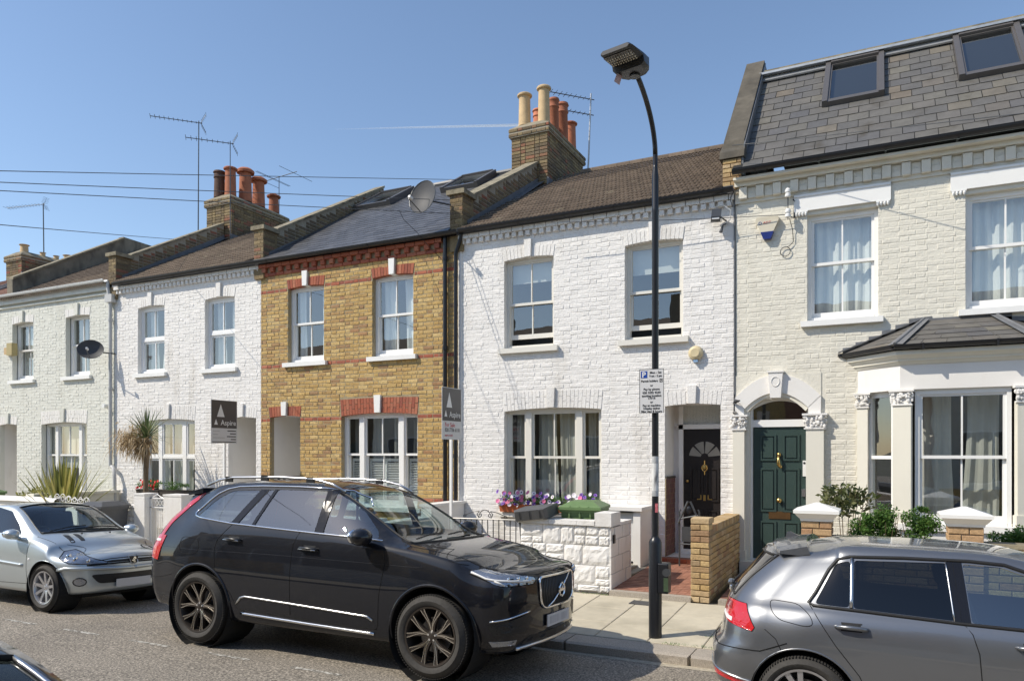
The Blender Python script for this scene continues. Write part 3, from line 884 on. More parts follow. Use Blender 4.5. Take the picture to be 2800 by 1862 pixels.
def party_parapet(x, label, ztop0=7.2, ztop1=9.45, y0=12.55, y1=16.9, w=.34, m='old_brick', back=True, y_end=17.2, pill=True):
    """Raking brick parapet between two roofs, with its stone coping and the pier at the eaves."""
    t = thing('party_wall_parapet', label, 'parapet wall', (x, 13, 6.4))
    a, b = x - w / 2 + .04, x + w / 2 - .04
    def zt(y): return ztop0 + (ztop1 - ztop0) * (y - 12.8) / (16.9 - 12.8)
    core = MB(); core.prism([(a, y0 + .3, 6.2), (a, y_end, 7.9), (a, y_end, zt(y_end) - .06), (a, y0 + .3, zt(y0 + .3) - .06)], (b - a, 0, 0))
    core.build('wall_core', 'old_mortar' if m == 'old_brick' else m, t)
    if m == 'old_brick':
        items = []; r = random.Random(int(x * 13)); ang = 0
        for side in (1,):
            k = 0; z = 6.35
            while z < ztop1:
                yy = y0 + .3 - (0 if k % 2 else .12); i = k
                while yy < y_end:
                    L = .232 if i % 2 else .111
                    p, q = max(yy, y0 + .3), min(yy + L, y_end)
                    ym = (p + q) / 2
                    if q - p > .03 and zt(p) - .06 > z + .04 and z > roof_slope(ym, EAVE, 8.9) - .12:
                        items.append(((b - .018, ym, z), (q - p, .05, .068), 0, r.random(), (0, r.gauss(0, .01), RAD(90))))
                    yy += L + .011; i += 1
                z += .0797; k += 1
        place_pieces('brick', items, m, t, 90)
    cp = MB(); n = 7; ya = y0 + .30
    for i in range(n):
        p, q = ya + (y_end - ya) * i / n, ya + (y_end - ya) * (i + 1) / n - .008
        c = MB(); c.prism([(x - w / 2, p, zt(p) - .06), (x - w / 2, q, zt(q) - .06), (x - w / 2, q, zt(q)), (x - w / 2, p, zt(p))], (w, 0, 0), rng.random())
        c.build('coping_stone', 'coping', t)
    if pill:
        MB().box(x - w / 2 + .03, x + w / 2 - .03, y0 - .12, y0 + .30, 6.0, 7.10).build('eaves_pier', m, t)
        if m == 'old_brick':
            its = []; r = random.Random(int(x * 17))
            for k in range(9):
                z = 6.42 + k * .0797
                for (p, q) in (((x - w / 2 + .03, x + .06), (x + .07, x + w / 2 - .03)) if k % 2 else ((x - w / 2 + .03, x - .04), (x - .03, x + w / 2 - .03))):
                    its.append((((p + q) / 2, y0 - .10, z), (q - p, .05, .068), 0, r.random(), (0, 0, 0)))
                its.append(((x + w / 2 - .05, y0 + .06, z), (.34, .05, .068), 0, r.random(), (0, 0, RAD(90))))
            place_pieces('brick', its, m, t, 100)
        MB().box(x - w / 2 - .03, x + w / 2 + .03, y0 - .17, y0 + .34, 7.10, 7.19).build('pier_cap', 'coping', t)
    if m == 'render_old': return t
    lf = MB(); lf.prism([(x + w / 2 - .035, y0 + .05, EAVE + .10), (x + w / 2 - .035, y_end, roof_slope(y_end, EAVE, 8.9) + .0), (x + w / 2 - .035, y_end, roof_slope(y_end, EAVE, 8.9) + .19), (x + w / 2 - .035, y0 + .05, EAVE + .30)], (.02, 0, 0))
    lf.quad((x + w / 2 - .02, y0, EAVE + .10), (x + w / 2 + .16, y0, EAVE + .10), (x + w / 2 + .16, y_end, roof_slope(y_end, EAVE, 8.9) + .10), (x + w / 2 - .02, y_end, roof_slope(y_end, EAVE, 8.9) + .10))
    lf.build('lead_flashing', 'lead', t)
    return t

def downpipe(parent, x, y, z0, z1, m, rad=.034, top=None, shoe=False, name='downpipe'):
    d = MB(); pth = []
    if top: pth += [(top[0], top[1], top[2]), (top[0], top[1], top[2] - .12), (x, y, z1 - .05)]
    pth += [(x, y, z1 - .2 if top else z1), (x, y, z0)]
    d.tube(pth, rad, 10)
    z = z1 - .5
    while z > z0 + .3:
        d.tube([(x, y, z), (x, y, z + .07)], rad * 1.28, 10); z -= 1.75
    o = d.build(name, m, parent); smooth_by_angle(o, 50); return o

def house(name, label, x0, x1, m, ups, gr, porch, lights, skipporch=False, bands=False, arch_m=None, base_z=.0, facade_limit=300, course=.0797,
          win=None, door_side='L', cornice=True, key=True, mortar=None, fm='white_trim', brick_rough=.03):
    t = thing(name, label, 'house', ((x0 + x1) / 2, 14.5, .2))
    holes = []
    for (a, b) in ups: holes.append((a, b, 4.055, 5.74))
    if gr: holes.append((gr[0], gr[1], .985, 2.92))
    if porch: holes.append((porch[0], porch[1], .0, 2.925))
    am = arch_m or m
    wl = MB()
    wall_with_holes(wl, x0, x1, base_z - .2, EAVE + .05, holes, FY, .125, 0)
    wall = wl.build('wall', mortar or m, t)
    bh = [(a, b, c, d) for a, b, c, d in holes]
    # courses are interrupted by sills, arches, keystones
    for (a, b) in ups:
        bh += [(a - .10, b + .10, 3.955, 4.055), (a - .035, b + .035, 5.69, 5.91 + .02), ((a + b) / 2 - .085, (a + b) / 2 + .085, 5.7, 6.06)]
    if gr:
        a, b = gr; bh += [(a - .045, b + .045, 2.86, 3.235), ((a + b) / 2 - .09, (a + b) / 2 + .09, 2.9, 3.30)]
        if not bands: bh += [(a - .10, b + .10, .89, .99)]
    if porch:
        a, b = porch; bh += [(a - .03, b + .03, 2.88, 3.12), ((a + b) / 2 - .08, (a + b) / 2 + .08, 2.9, 3.23)]
    bz = [(5.63, 5.70), (3.955, 4.03), (2.80, 2.87), (1.115, 1.18)] if bands else None
    items, band = brick_field(x0 + .01, x1 - .01, base_z, 6.13 if cornice else 6.3, bh, facade_ctr, seed=int(abs(x0) * 10), bandz=bz, course=course, **({} if mortar else dict(j=.007, proud=.0038, jit=.0026, strt=.235, head=.113)))
    place_pieces('brick', items, m, t, facade_limit)
    if band: place_pieces('brick', band, 'red_brick', t, 200, stuffname='red_brick')
    for i, (a, b) in enumerate(ups):
        arch_pieces(a, b, 5.70, 5.905, .035, am, t, key=(.145, 5.73, 6.05) if key else None, keym='white_trim' if bands else m)
    if gr: arch_pieces(gr[0], gr[1], 2.87, 3.215, .05, am, t, two=True, key=(.165, 2.925, 3.285) if key else None, keym='white_trim' if bands else m)
    if porch: arch_pieces(porch[0], porch[1], 2.885, 3.115, .03, am, t, key=(.15, 2.92, 3.22) if key else None, keym='white_trim' if bands else m)
    return t, wall

def roof_backing(parent, x0, x1, zr, m):
    b = MB()
    b.add([(x0, 12.43, EAVE + .08), (x1, 12.43, EAVE + .08), (x1, RY, zr - .03), (x0, RY, zr - .03), (x0, 21.4, EAVE + .04), (x1, 21.4, EAVE + .04), (x0, 12.43, EAVE - .02), (x1, 12.43, EAVE - .02), (x0, 21.4, 0), (x1, 21.4, 0)],
          [(0, 1, 2, 3), (3, 2, 5, 4), (0, 6, 7, 1), (4, 5, 9, 8)])
    return b.build('roof', m, parent, fix=False)

def porch_recess(parent, x0, x1, depth, m, floor=.33, door=None, dado=None, top=2.925):
    p = MB(); y1 = FY + depth
    p.quad((x0, FY + .125, floor), (x0, y1, floor), (x0, y1, top), (x0, FY + .125, top)).quad((x1, FY + .125, floor), (x1, y1, floor), (x1, y1, top), (x1, FY + .125, top))
    p.quad((x0, FY, floor), (x1, FY, floor), (x1, y1, floor), (x0, y1, floor)).quad((x0, FY + .1, top), (x1, FY + .1, top), (x1, y1, top), (x0, y1, top))
    p.quad((x0, y1, floor), (x1, y1, floor), (x1, y1, top), (x0, y1, top))
    return p.build('porch', m, parent, fix=False)

# ---------------- brick house
XB0, XB1 = -12.49, -7.35
ups = [(-11.69, -10.68), (-9.40, -8.39)]
bh_, bw = house('brick_house', 'yellow stock brick terraced house with red brick arches and a dark slate roof', XB0, XB1, 'stock_brick', ups, (-10.21, -8.29), (-12.22, -11.34),
                None, bands=True, arch_m='red_brick', mortar='mortar')
dentil_cornice(bh_, XB0 + .02, XB1 - .33, 'red_brick', pitch=.232, dw=.115, dz0=6.12, dz1=6.22, top=6.295, topm='red_brick')
it_ = []
x = XB0 + .02; rr = random.Random(77)
while x < XB1 - .35: it_.append(((x + .11, FY - .01, 6.075), (.22, .05, .07), 0, rr.random(), (0, 0, 0))); x += .232
place_pieces('brick', it_, 'red_brick', bh_, 60)
for i, (a, b) in enumerate(ups):
    sash_window(bh_, a, b, 4.09, 5.74, seed=i, curtain=('curtain_white', .33 if i else .2, .02), mid=4.93)
sash_window(bh_, -10.21, -8.29, .985, 2.92, lights=(.34, .86, .34), seed=5, mid=2.06, curtain=('curtain_grey', .3, .1), shutters=(1.05, 1.98), sz=(-10.31, -8.19, .90, .985, .08))
pr_ = porch_recess(bh_, -12.22, -11.34, 1.1, 'white_render')
# chequered dado on the porch's side and back walls
dd = MB(); dl = MB()
for i in range(10):
    for k in range(3):
        q = dd if (i + k) % 2 else dl
        x = -12.22 + .088 * i
        q.box(x, x + .088, FY + 1.09, FY + 1.10, 1.25 + k * .088, 1.25 + (k + 1) * .088)
for i in range(11):
    for k in range(3):
        q = dd if (i + k) % 2 else dl
        yy = FY + .13 + .088 * i
        q.box(-12.22, -12.21, yy, yy + .088, 1.25 + k * .088, 1.25 + (k + 1) * .088); q.box(-11.35, -11.34, yy, yy + .088, 1.25 + k * .088, 1.25 + (k + 1) * .088)
dd.box(-12.22, -12.208, FY + .13, FY + 1.1, 1.514, 1.55).box(-12.22, -11.34, FY + 1.085, FY + 1.10, 1.514, 1.55).box(-11.352, -11.34, FY + .13, FY + 1.1, 1.514, 1.55)
dd.build('black_tiles', 'black_door', pr_); dl.build('cream_tiles', 'cream_smooth', pr_)
zrB = 9.22
roof_backing(bh_, XB0, XB1, zrB, 'slate_new')
# holes for skylights (distance along slope from the eaves)
SLB = sqrt((RY - 12.3) ** 2 + (zrB - EAVE) ** 2)
pieces_on_slope(bh_, XB0 + .10, XB1 - .12, 12.30, EAVE + .05, RY, zrB, .262, .205, 'slate', 'slate_new', 'slate', 300, holes=[(-12.28, -11.15, 3.85, 5.2), (-9.80, -8.75, 4.15, 5.35)])
def skylight(parent, xa, xb, s0, s1, ya, za, yb, zb, m='lead', up=.07, glass='glass_sky'):
    L = sqrt((yb - ya) ** 2 + (zb - za) ** 2); dy, dz = (yb - ya) / L, (zb - za) / L; ny, nz = -dz, dy
    def P(x, s, o): return (x, ya + dy * s + ny * o, za + dz * s + nz * o)
    f = MB()
    def bar(x0_, x1_, sa, sb, o0, o1):
        f.add([P(x0_, sa, o0), P(x1_, sa, o0), P(x1_, sb, o0), P(x0_, sb, o0), P(x0_, sa, o1), P(x1_, sa, o1), P(x1_, sb, o1), P(x0_, sb, o1)],
              [(0, 3, 2, 1), (4, 5, 6, 7), (0, 1, 5, 4), (1, 2, 6, 5), (2, 3, 7, 6), (3, 0, 4, 7)])
    t = .085
    bar(xa, xa + t, s0, s1, -.03, up); bar(xb - t, xb, s0, s1, -.03, up); bar(xa + t, xb - t, s0, s0 + t, -.03, up * .8); bar(xa + t, xb - t, s1 - t, s1, -.03, up * 1.15)
    w = f.build('skylight', m, parent)
    f2 = MB(); f = f2
    q = t + .03
    bar(xa + t, xa + q, s0 + t, s1 - t, 0, up * .75); bar(xb - q, xb - t, s0 + t, s1 - t, 0, up * .75); bar(xa + q, xb - q, s0 + t, s0 + q, 0, up * .75); bar(xa + q, xb - q, s1 - q, s1 - t, 0, up * .75)
    f2.build('sash', 'satin_metal' if glass == 'glass_sky' else 'dark_frame', w)
    g = MB(); g.add([P(xa + q, s0 + q, up * .45), P(xb - q, s0 + q, up * .45), P(xb - q, s1 - q, up * .45), P(xa + q, s1 - q, up * .45)], [(0, 1, 2, 3)])
    g.build('pane', glass, w, fix=False)
    bk = MB(); bk.add([P(xa, s0, -.35), P(xb, s0, -.35), P(xb, s1, -.35), P(xa, s1, -.35)], [(0, 1, 2, 3)])
    bk.build('blind', 'blind' if glass == 'glass_sky' else 'dark_room', w, fix=False)
    return w
M['dark_frame'] = mat('dark_roof_window_frame', (.13, .12, .115), .4, metal=.3, namt=.05)
M['glass_sky'] = glassmat('skylight_glass', (.72, .80, .82), 3.2, wav=.0004)
skylight(bh_, -12.28, -11.15, 3.85, 5.2, 12.3, EAVE + .05, RY, zrB, m='dark_frame', up=.15)
skylight(bh_, -9.80, -8.75, 4.15, 5.35, 12.3, EAVE + .05, RY, zrB, m='dark_frame', up=.15)
MB().tube([(XB0 + .1, RY, zrB + .02), (XB1 - .1, RY, zrB + .02)], .08, 8).build('ridge', 'slate_new', bh_)
gutter(bh_, XB0 + .02, XB1 + .1, 6.365, 'black_gutter')
MB().box(XB0 + .02, XB1 - .02, 12.41, 12.44, 6.30, 6.42).build('fascia', 'black_gutter', bh_)
downpipe(bh_, -7.60, FY - .075, .3, 6.36, 'black_gutter', rad=.042)

# ---------------- white terraced house (right of the brick one)
XW0, XW1 = -7.35, -2.12
ups = [(-6.34, -5.33), (-3.98, -2.96)]
wh, _w = house('white_painted_house', 'white painted brick terraced house with brown tiled roof and window box flowers', XW0, XW1, 'white_paint', ups, (-6.34, -4.41), (-3.27, -2.34), None)
dentil_cornice(wh, XW0 + .05, XW1, 'white_paint', top=6.30, dz0=6.125, dz1=6.215, pitch=.139, dw=.088, pr=.07)
for i, (a, b) in enumerate(ups):
    sash_window(wh, a, b, 4.06, 5.74, fm='beige_frame', seed=10 + i, opened=.13, mid=4.885, bars=(i == 0), blind=(5.30 if i == 0 else 5.22, 'blind'), sillm='beige_frame', sz=(a - .1, b + .1, 3.955, 4.05, .09))
sash_window(wh, -6.34, -4.41, .985, 2.92, lights=(.30, .78, .30), fm='beige_frame', seed=13, mid=2.01, curtain=('curtain', .42, .06), sill=False)
# deep stone sill that carries on to the meter enclosure
MB().prism([(-6.44, FY - .13, .905), (-6.44, FY + .15, .905), (-6.44, FY + .15, 1.0), (-6.44, FY - .13, .985)], (2.13, 0, 0)).build('sill', 'beige_frame', wh)
pr_ = porch_recess(wh, -3.27, -2.34, .62, 'white_paint', floor=.33)
MB().box(-3.27, -3.252, FY + .0, FY + .62, .33, 1.66).box(-2.358, -2.34, FY + .13, FY + .62, .33, 1.66).build('dado_back', 'mortar', pr_)
dt = MB(); rr = random.Random(9)
for k in range(15):
    yy = FY + .01 - (k % 2) * .05
    while yy < FY + .62:
        a, b = max(yy, FY + .01), min(yy + .10, FY + .615)
        if b > a + .01: dt.box(-3.252, -3.244, a, b - .008, .34 + k * .088, .34 + k * .088 + .078, rr.random())
        yy += .108
dt.build('dado_tile', mat('brown_glazed_tile', (.15, .06, .045), .3, var=.25), pr_, kind='stuff')
MB().box(-3.27, -3.238, FY + .005, FY + .62, 1.655, 1.69).build('dado_rail', 'wood_dark', pr_)

def door(parent, x0, x1, z0, z1, y, m, style):
    d = MB(); d.box(x0, x1, y, y + .045, z0, z1); do = d.build('door', m, parent)
    w = x1 - x0; h = z1 - z0
    def panel(a, b, c, e, name='panel'):
        p = MB(); A, B, C, D = x0 + a * w, x0 + b * w, z0 + c * h, z0 + e * h; i = .03
        for q in ((A, A + i, C, D), (B - i, B, C, D), (A + i, B - i, C, C + i), (A + i, B - i, D - i, D)): p.box(q[0], q[1], y - .02, y, q[2], q[3])
        p.prism([(A + i + .02, y - .001, C + i + .02), (B - i - .02, y - .001, C + i + .02), (B - i - .02, y - .001, D - i - .02), (A + i + .02, y - .001, D - i - .02)], (0, -.014, 0))
        p.build(name, m, do)
    if style == 'six':
        for (c, e) in ((.745, .945), (.36, .69), (.05, .29)):
            panel(.13, .44, c, e); panel(.56, .87, c, e)
    else:
        panel(.16, .47, .07, .33); panel(.53, .84, .07, .33); panel(.16, .47, .40, .68); panel(.53, .84, .40, .68)
    return do
# black door with fanlight
DY = FY + .60
fr = MB(); fx0, fx1 = -3.17, -2.28
fr.box(fx0, fx0 + .075, DY - .04, DY + .06, .33, 2.92).box(fx1 - .075, fx1 + .05, DY - .04, DY + .06, .33, 2.92).box(fx0, fx1, DY - .04, DY + .06, 2.51, 2.59).box(fx0, fx1, DY - .05, DY + .06, .33, .405)
fo = fr.build('door_frame', 'white_trim', wh)
g = MB(); g.quad((fx0 + .07, DY + .02, 2.59), (fx1 - .07, DY + .02, 2.59), (fx1 - .07, DY + .02, 2.92), (fx0 + .07, DY + .02, 2.92)); g.build('pane', 'glass', fo, fix=False)
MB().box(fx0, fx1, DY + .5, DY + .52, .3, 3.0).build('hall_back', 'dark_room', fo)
bd = door(wh, fx0 + .078, fx1 - .078, .405, 2.505, DY, 'black_door', 'four')
sun_ = MB(); cx, cz, R = (fx0 + fx1) / 2, 2.02, .27
for k in range(4):
    a0, a1 = RAD(6 + k * 44), RAD(42 + k * 44)
    pts = [(cx + .07 * cos(a0), DY - .006, cz + .07 * sin(a0)), (cx + .07 * cos(a1), DY - .006, cz + .07 * sin(a1))] + [(cx + R * cos(a1 + (a0 - a1) * q / 6), DY - .006, cz + R * sin(a1 + (a0 - a1) * q / 6)) for q in range(7)]
    sun_.add(pts, [tuple(range(len(pts)))])
sun_.build('sunburst_pane', mat('pale_door_glass', (.28, .27, .24), .08, namt=.1, spec=.8), bd, fix=False)
kn = MB(); kn.lathe([(1e-5, -.03), (.03, -.025), (.035, 0), (1e-5, 0)], (cx, DY - .01, 1.84), 'Y', 12)
for k in range(12):
    a, b = 2 * pi * k / 12, 2 * pi * (k + 1) / 12
    kn.tube([(cx + .045 * cos(a), DY - .02, 1.83 + .055 * sin(a)), (cx + .045 * cos(b), DY - .02, 1.83 + .055 * sin(b))], .008, 6)
kn.tube([(cx, DY - .015, 1.89), (cx, DY - .015, 1.96)], .009, 6).tube([(cx, DY - .015, 1.78), (cx, DY - .015, 1.71)], .009, 6)
kn.build('knocker', 'brass', bd)
MB().box(cx - .13, cx + .13, DY - .012, DY, 1.26, 1.36).build('letterbox', 'brass', bd)
MB().sphere((fx0 + .15, DY - .03, 1.60), .026).build('door_knob', 'brass', bd, smooth=True)
roof_backing(wh, XW0, XW1, 8.88, 'tile_brown')
pieces_on_slope(wh, XW0 + .16, XW1 - .17, 12.30, EAVE + .05, RY, 8.88, .24, .262, 'tile', 'tile_brown', 'roof_tile', 300)
for i in range(14):
    a = XW0 + .9 + i * .305
    q = MB(); n = 6
    for k in range(n):
        t0, t1 = pi * k / n, pi * (k + 1) / n
        q.quad((a, RY - .13 * cos(t0), 8.84 + .12 * sin(t0)), (a + .30, RY - .13 * cos(t0), 8.84 + .12 * sin(t0)), (a + .30, RY - .13 * cos(t1), 8.84 + .12 * sin(t1)), (a, RY - .13 * cos(t1), 8.84 + .12 * sin(t1)))
    q.build('ridge_tile', 'tile_brown', wh)
gutter(wh, XW0 + .12, XW1 + .02, 6.37, 'black_gutter')
MB().box(XW0 + .02, XW1, 12.41, 12.44, 6.30, 6.44).build('fascia', 'lead', wh)
dp = downpipe(wh, -7.36, FY - .08, .3, 6.0, 'black_gutter', rad=.036, top=(-7.22, 12.38, 6.36))
MB().box(-7.30, -7.255, FY - .03, FY, .9, 6.1).build('render_strip', 'white_render', wh)

# ---------------- white house left of the brick one
XV0, XV1 = -17.49, -12.49
ups = [(-16.61, -15.65), (-14.26, -13.30)]
w2, _w = house('white_painted_house', 'white painted brick terraced house with a spiky palm and red geraniums in front', XV0, XV1, 'white_paint', ups, (-16.43, -14.60), (-13.50, -12.64), None, facade_limit=260)
dentil_cornice(w2, XV0 + .08, XV1, 'white_paint', top=6.30, dz0=6.12, dz1=6.215, pitch=.139, dw=.088, pr=.07)
for i, (a, b) in enumerate(ups):
    sash_window(w2, a, b, 4.08, 5.74, fm='upvc', seed=20 + i, casement=True, mid=4.9, curtain=('curtain_white', .3, .03), rev=.10)
sash_window(w2, -16.43, -14.60, .985, 2.92, lights=(.42, .74, .36), fm='upvc', seed=24, casement=True, mid=1.99, curtain=('curtain_white', .98, .12), gbars=(0, 1, 0), rev=.10)
porch_recess(w2, -13.50, -12.64, 1.2, 'white_render')
roof_backing(w2, XV0, XV1, 8.9, 'tile_brown')
pieces_on_slope(w2, XV0 + .18, XV1 - .17, 12.30, EAVE + .05, RY, 8.9, .24, .262, 'tile', 'tile_brown', 'roof_tile', 300)
gutter(w2, XV0 + .2, XV1 + .1, 6.37, 'black_gutter')
MB().box(XV0 + .02, XV1, 12.41, 12.44, 6.30, 6.44).build('fascia', 'lead', w2)

# ---------------- pale green house at the left edge
XP0, XP1 = -22.6, -17.49
ups = [(-21.86, -20.89), (-19.48, -18.48)]
pl, _w = house('pale_green_house', 'pale green painted terraced house with flax plant and satellite dish, left edge', XP0, XP1, 'pale_paint', ups, (-20.53, -18.60), (-22.45, -21.65), None, facade_limit=220, cornice=False, arch_m='pale_trim' if 'pale_trim' in M else 'white_render')
c = MB(); c.box(XP0, XP1 - .1, FY - .06, FY, 6.16, 6.20).box(XP0, XP1 - .1, FY - .10, FY, 6.26, 6.34); c.build('string_course', 'pale_paint', pl)
for i, (a, b) in enumerate(ups):
    sash_window(pl, a, b, 4.14, 5.75, seed=30 + i, mid=4.97, shutters=(4.22, 5.6) if i == 0 else None, curtain=None if i == 0 else ('curtain_white', .35, .05), rev=.14)
sash_window(pl, -20.53, -18.60, .985, 2.92, lights=(.34, .86, .34), seed=35, mid=2.04, blind=(1.7, 'blind'), rev=.14)
pq = porch_recess(pl, -22.45, -21.65, 1.1, 'white_render')
MB().box(-21.668, -21.65, FY + .42, FY + .52, 1.5, 1.75).build('entry_panel', 'black_metal', pq)
roof_backing(pl, XP0, XP1, 8.9, 'tile_brown')
pieces_on_slope(pl, XP0 + .18, XP1 - .17, 12.30, EAVE + .05, RY, 8.9, .24, .262, 'tile', 'tile_brown', 'roof_tile', 120)
gutter(pl, XP0, XP1 - .12, 6.50, 'white_gutter')
MB().box(XP0 + .02, XP1 - .15, 12.41, 12.44, 6.34, 6.5).build('fascia', 'white_gutter', pl)
hp = MB().box(-17.66, -17.40, FY - .16, FY - .02, 5.92, 6.12)
hp.build('hopper_head', 'grey_pipe', pl)
downpipe(pl, -17.55, FY - .08, 1.75, 5.95, 'grey_pipe', rad=.045, top=(-17.62, 12.40, 6.44))
sh = MB(); sh.tube([(-17.50, FY - .08, 1.75), (-17.36, FY - .12, 1.70), (-17.28, FY - .16, 1.45), (-17.28, FY - .16, .3)], .05, 10)
smooth_by_angle(sh.build('waste_pipe', 'grey_pipe', pl), 50)

# ---------------- next house to the left: only its roof and wall show past the frame
nx = thing('end_house', 'terraced house roof with faded red tiles and skylight behind the left parapet', 'house', (-25.1, 14.5, .2))
MB().quad((-27.7, FY, -.2), (-22.6, FY, -.2), (-22.6, FY, 6.38), (-27.7, FY, 6.38)).build('wall', 'stock_brick', nx, fix=False)
roof_backing(nx, -27.7, -22.6, 8.9, 'tile_red')
pieces_on_slope(nx, -27.5, -22.8, 12.30, EAVE + .05, RY, 8.9, .24, .262, 'tile', 'tile_red', 'roof_tile', 100, holes=[(-25.6, -24.6, 1.4, 2.9)])
skylight(nx, -25.6, -24.6, 1.4, 2.9, 12.3, EAVE + .05, RY, 8.9)
gutter(nx, -27.6, -22.7, 6.41, 'black_gutter')
for a, b in ((-26.9, -25.9), (-24.4, -23.4)): sash_window(nx, a, b, 4.09, 5.74, y=FY - .02, sill=True, room=False)

# ---------------- party walls and chimneys
party_parapet(-7.35, 'raking brick parapet between the slate roof and the white house roof', y_end=15.95, ztop1=9.5)
party_parapet(-12.49, 'raking brick parapet between the left white house and the brick house', y_end=16.95, ztop1=9.5)
party_parapet(-17.49, 'raking brick parapet left of the five pot chimney', y_end=15.9, ztop1=9.45)
party_parapet(-22.6, 'stained cement rendered parapet at the left with a peaked top', m='render_old', y_end=16.4, ztop0=7.15, ztop1=9.55, pill=False)
bx = MB(); bx.prism([(-22.73, 16.38, 6), (-22.73, 21, 6), (-22.73, 21, 9.12), (-22.73, 16.38, 9.27)], (.24, 0, 0))
tag(bx.build('rear_parapet', 'render_old'), 'old rendered rear parapet continuing behind the peak at the left', 'parapet wall')
chimney(-7.42, 'brick chimney with buff and red pots beside the H shaped aerial', [(-.26, .28, .78, .16, 'clay_buff', 'roll'), (.24, .30, .86, .155, 'clay_buff', 'roll'), (-.22, 1.0, .70, .14, 'clay_red', 'band'), (.22, .95, .86, .13, 'clay_red', 'band'),
        (-.05, 1.5, .3, .12, 'clay_red', 'hood'), (.24, 1.45, .95, .15, 'clay_red', 'band'), (.24, 2.0, .68, .16, 'clay_red', 'roll')], ztop=9.95)
M['clay_dark'] = mat('sooty_pot', (.10, .055, .04), .85, nscale=10, namt=.3)
chimney(-17.62, 'brick chimney with five orange clay pots on the left roofs', [(-.26, .26, .80, .165, 'clay_dark', 'band'), (.10, .35, .88, .18, 'clay_red', 'roll'), (.16, .88, 1.02, .20, 'clay_red', 'hood'), (.16, 1.42, .92, .20, 'clay_red', 'hood'), (.18, 2.05, .58, .165, 'clay_red', 'hood')], ztop=9.78, w=1.0)
chimney(-27.8, 'brick chimney with short pots at the far left edge', [(.1, .3, .3, .15, 'clay_buff', 'roll'), (.2, .9, .15, .1, 'clay_buff', 'roll'), (.2, 1.4, .15, .1, 'clay_buff', 'roll'), (.1, 1.9, .3, .15, 'clay_buff', 'roll')], ztop=9.3)
# ================================================================== CREAM HOUSE
XC0, XC1 = -2.12, 2.98
cr = thing('cream_house', 'cream painted brick house with green door, bay window and slate mansard roof', 'house', (.43, 14.5, .3))
holes = [(-1.01, -.01, 4.15, 5.815), (1.12, 2.12, 4.15, 5.815), (-1.88, -.99, .0, 2.95), (-.10, 2.16, .2, 3.55)]
wl = MB(); wall_with_holes(wl, XC0 + .02, XC1, -.2, 6.5, holes, FY, .12, 0); wl.build('wall', 'cream_paint', cr)
bh = holes[:2] + [(-2.16, -.74, .0, 3.30), (-.30, 2.4, .0, 3.62)]
for (a, b) in ((-1.01, -.01), (1.12, 2.12)): bh += [(a - .11, b + .09, 4.05, 4.16), (a - .20, b + .18, 5.80, 6.15)]
# the bay roof's stepped flashing
for k in range(6): bh.append((-.52 + k * .19, 2.6 - k * .1, 3.58 + k * .078, 3.68 + k * .078))
items, _ = brick_field(XC0 + .04, XC1, .0, 6.18, bh, facade_ctr, seed=91, course=.0797, proud=.003, jit=.0018, j=.007, strt=.235, head=.113)
place_pieces('brick', items, 'cream_paint', cr, 300)
# arch shoulders: extra bricks between arch curve and field handled by the render surround
MB().box(XC0 + .02, XC1, FY - .03, FY, 6.14, 6.5).build('frieze', 'cream_paint', cr)
me_ = None
x = XC0 + .09; k = 0
cb = unit_brick(5, 'cream_paint', .015, (.03, .04)); cbm = cb.mesh('corbel', 'cream_paint')
cb2 = MB(); cb2.box(-.5, .5, -.5, .5, -.5, -.02).box(-.5, .5, -.25, .5, .02, .5); cb2m = cb2.mesh('corbel_step', 'cream_paint')
while x < XC1:
    o = bpy.data.objects.new('corbel', cbm); o.location = (x + .06, FY - .05, 6.285); o.scale = (.122, .10, .19); finish(o, cr)
    o = bpy.data.objects.new('corbel_step', cb2m); o.location = (x + .19, FY - .03, 6.285); o.scale = (.12, .06, .17); finish(o, cr)
    x += .259
MB().box(XC0 + .02, XC1, FY - .12, FY, 6.39, 6.50).box(XC0 + .02, XC1, FY - .24, FY - .12, 6.46, 6.50).build('cornice', 'cream_paint', cr)
gutter(cr, XC0 + .02, XC1 + .1, 6.60, 'black_gutter', y=12.19, rad=.066)
for i, (a, b) in enumerate(((-1.01, -.01), (1.12, 2.12))):
    sash_window(cr, a, b, 4.16, 5.815, seed=40 + i, mid=5.05, curtain=('curtain_white', .62, .04), sz=(a - .09, b + .07, 4.06, 4.15, .09), rev=.09)
    L = MB(); L.box(a - .19, b + .17, FY - .045, FY, 5.88, 6.135)
    L.box(a - .19, b + .17, FY - .06, FY, 6.10, 6.135)
    lo = L.build('lintel', 'white_trim', cr)
    for s0 in (a - .19, b - .04):
        q = MB(); q.box(s0 + .01, s0 + .20, FY - .05, FY, 5.86, 5.88)
        for j in range(4):
            xx = s0 + .035 + j * .046
            q.lathe([(.019, 5.86), (.021, 5.835), (.012, 5.81), (1e-5, 5.80)], (xx, FY - .035, 0), 'Z', 8)
        q.build('bead_drop', 'white_trim', lo)

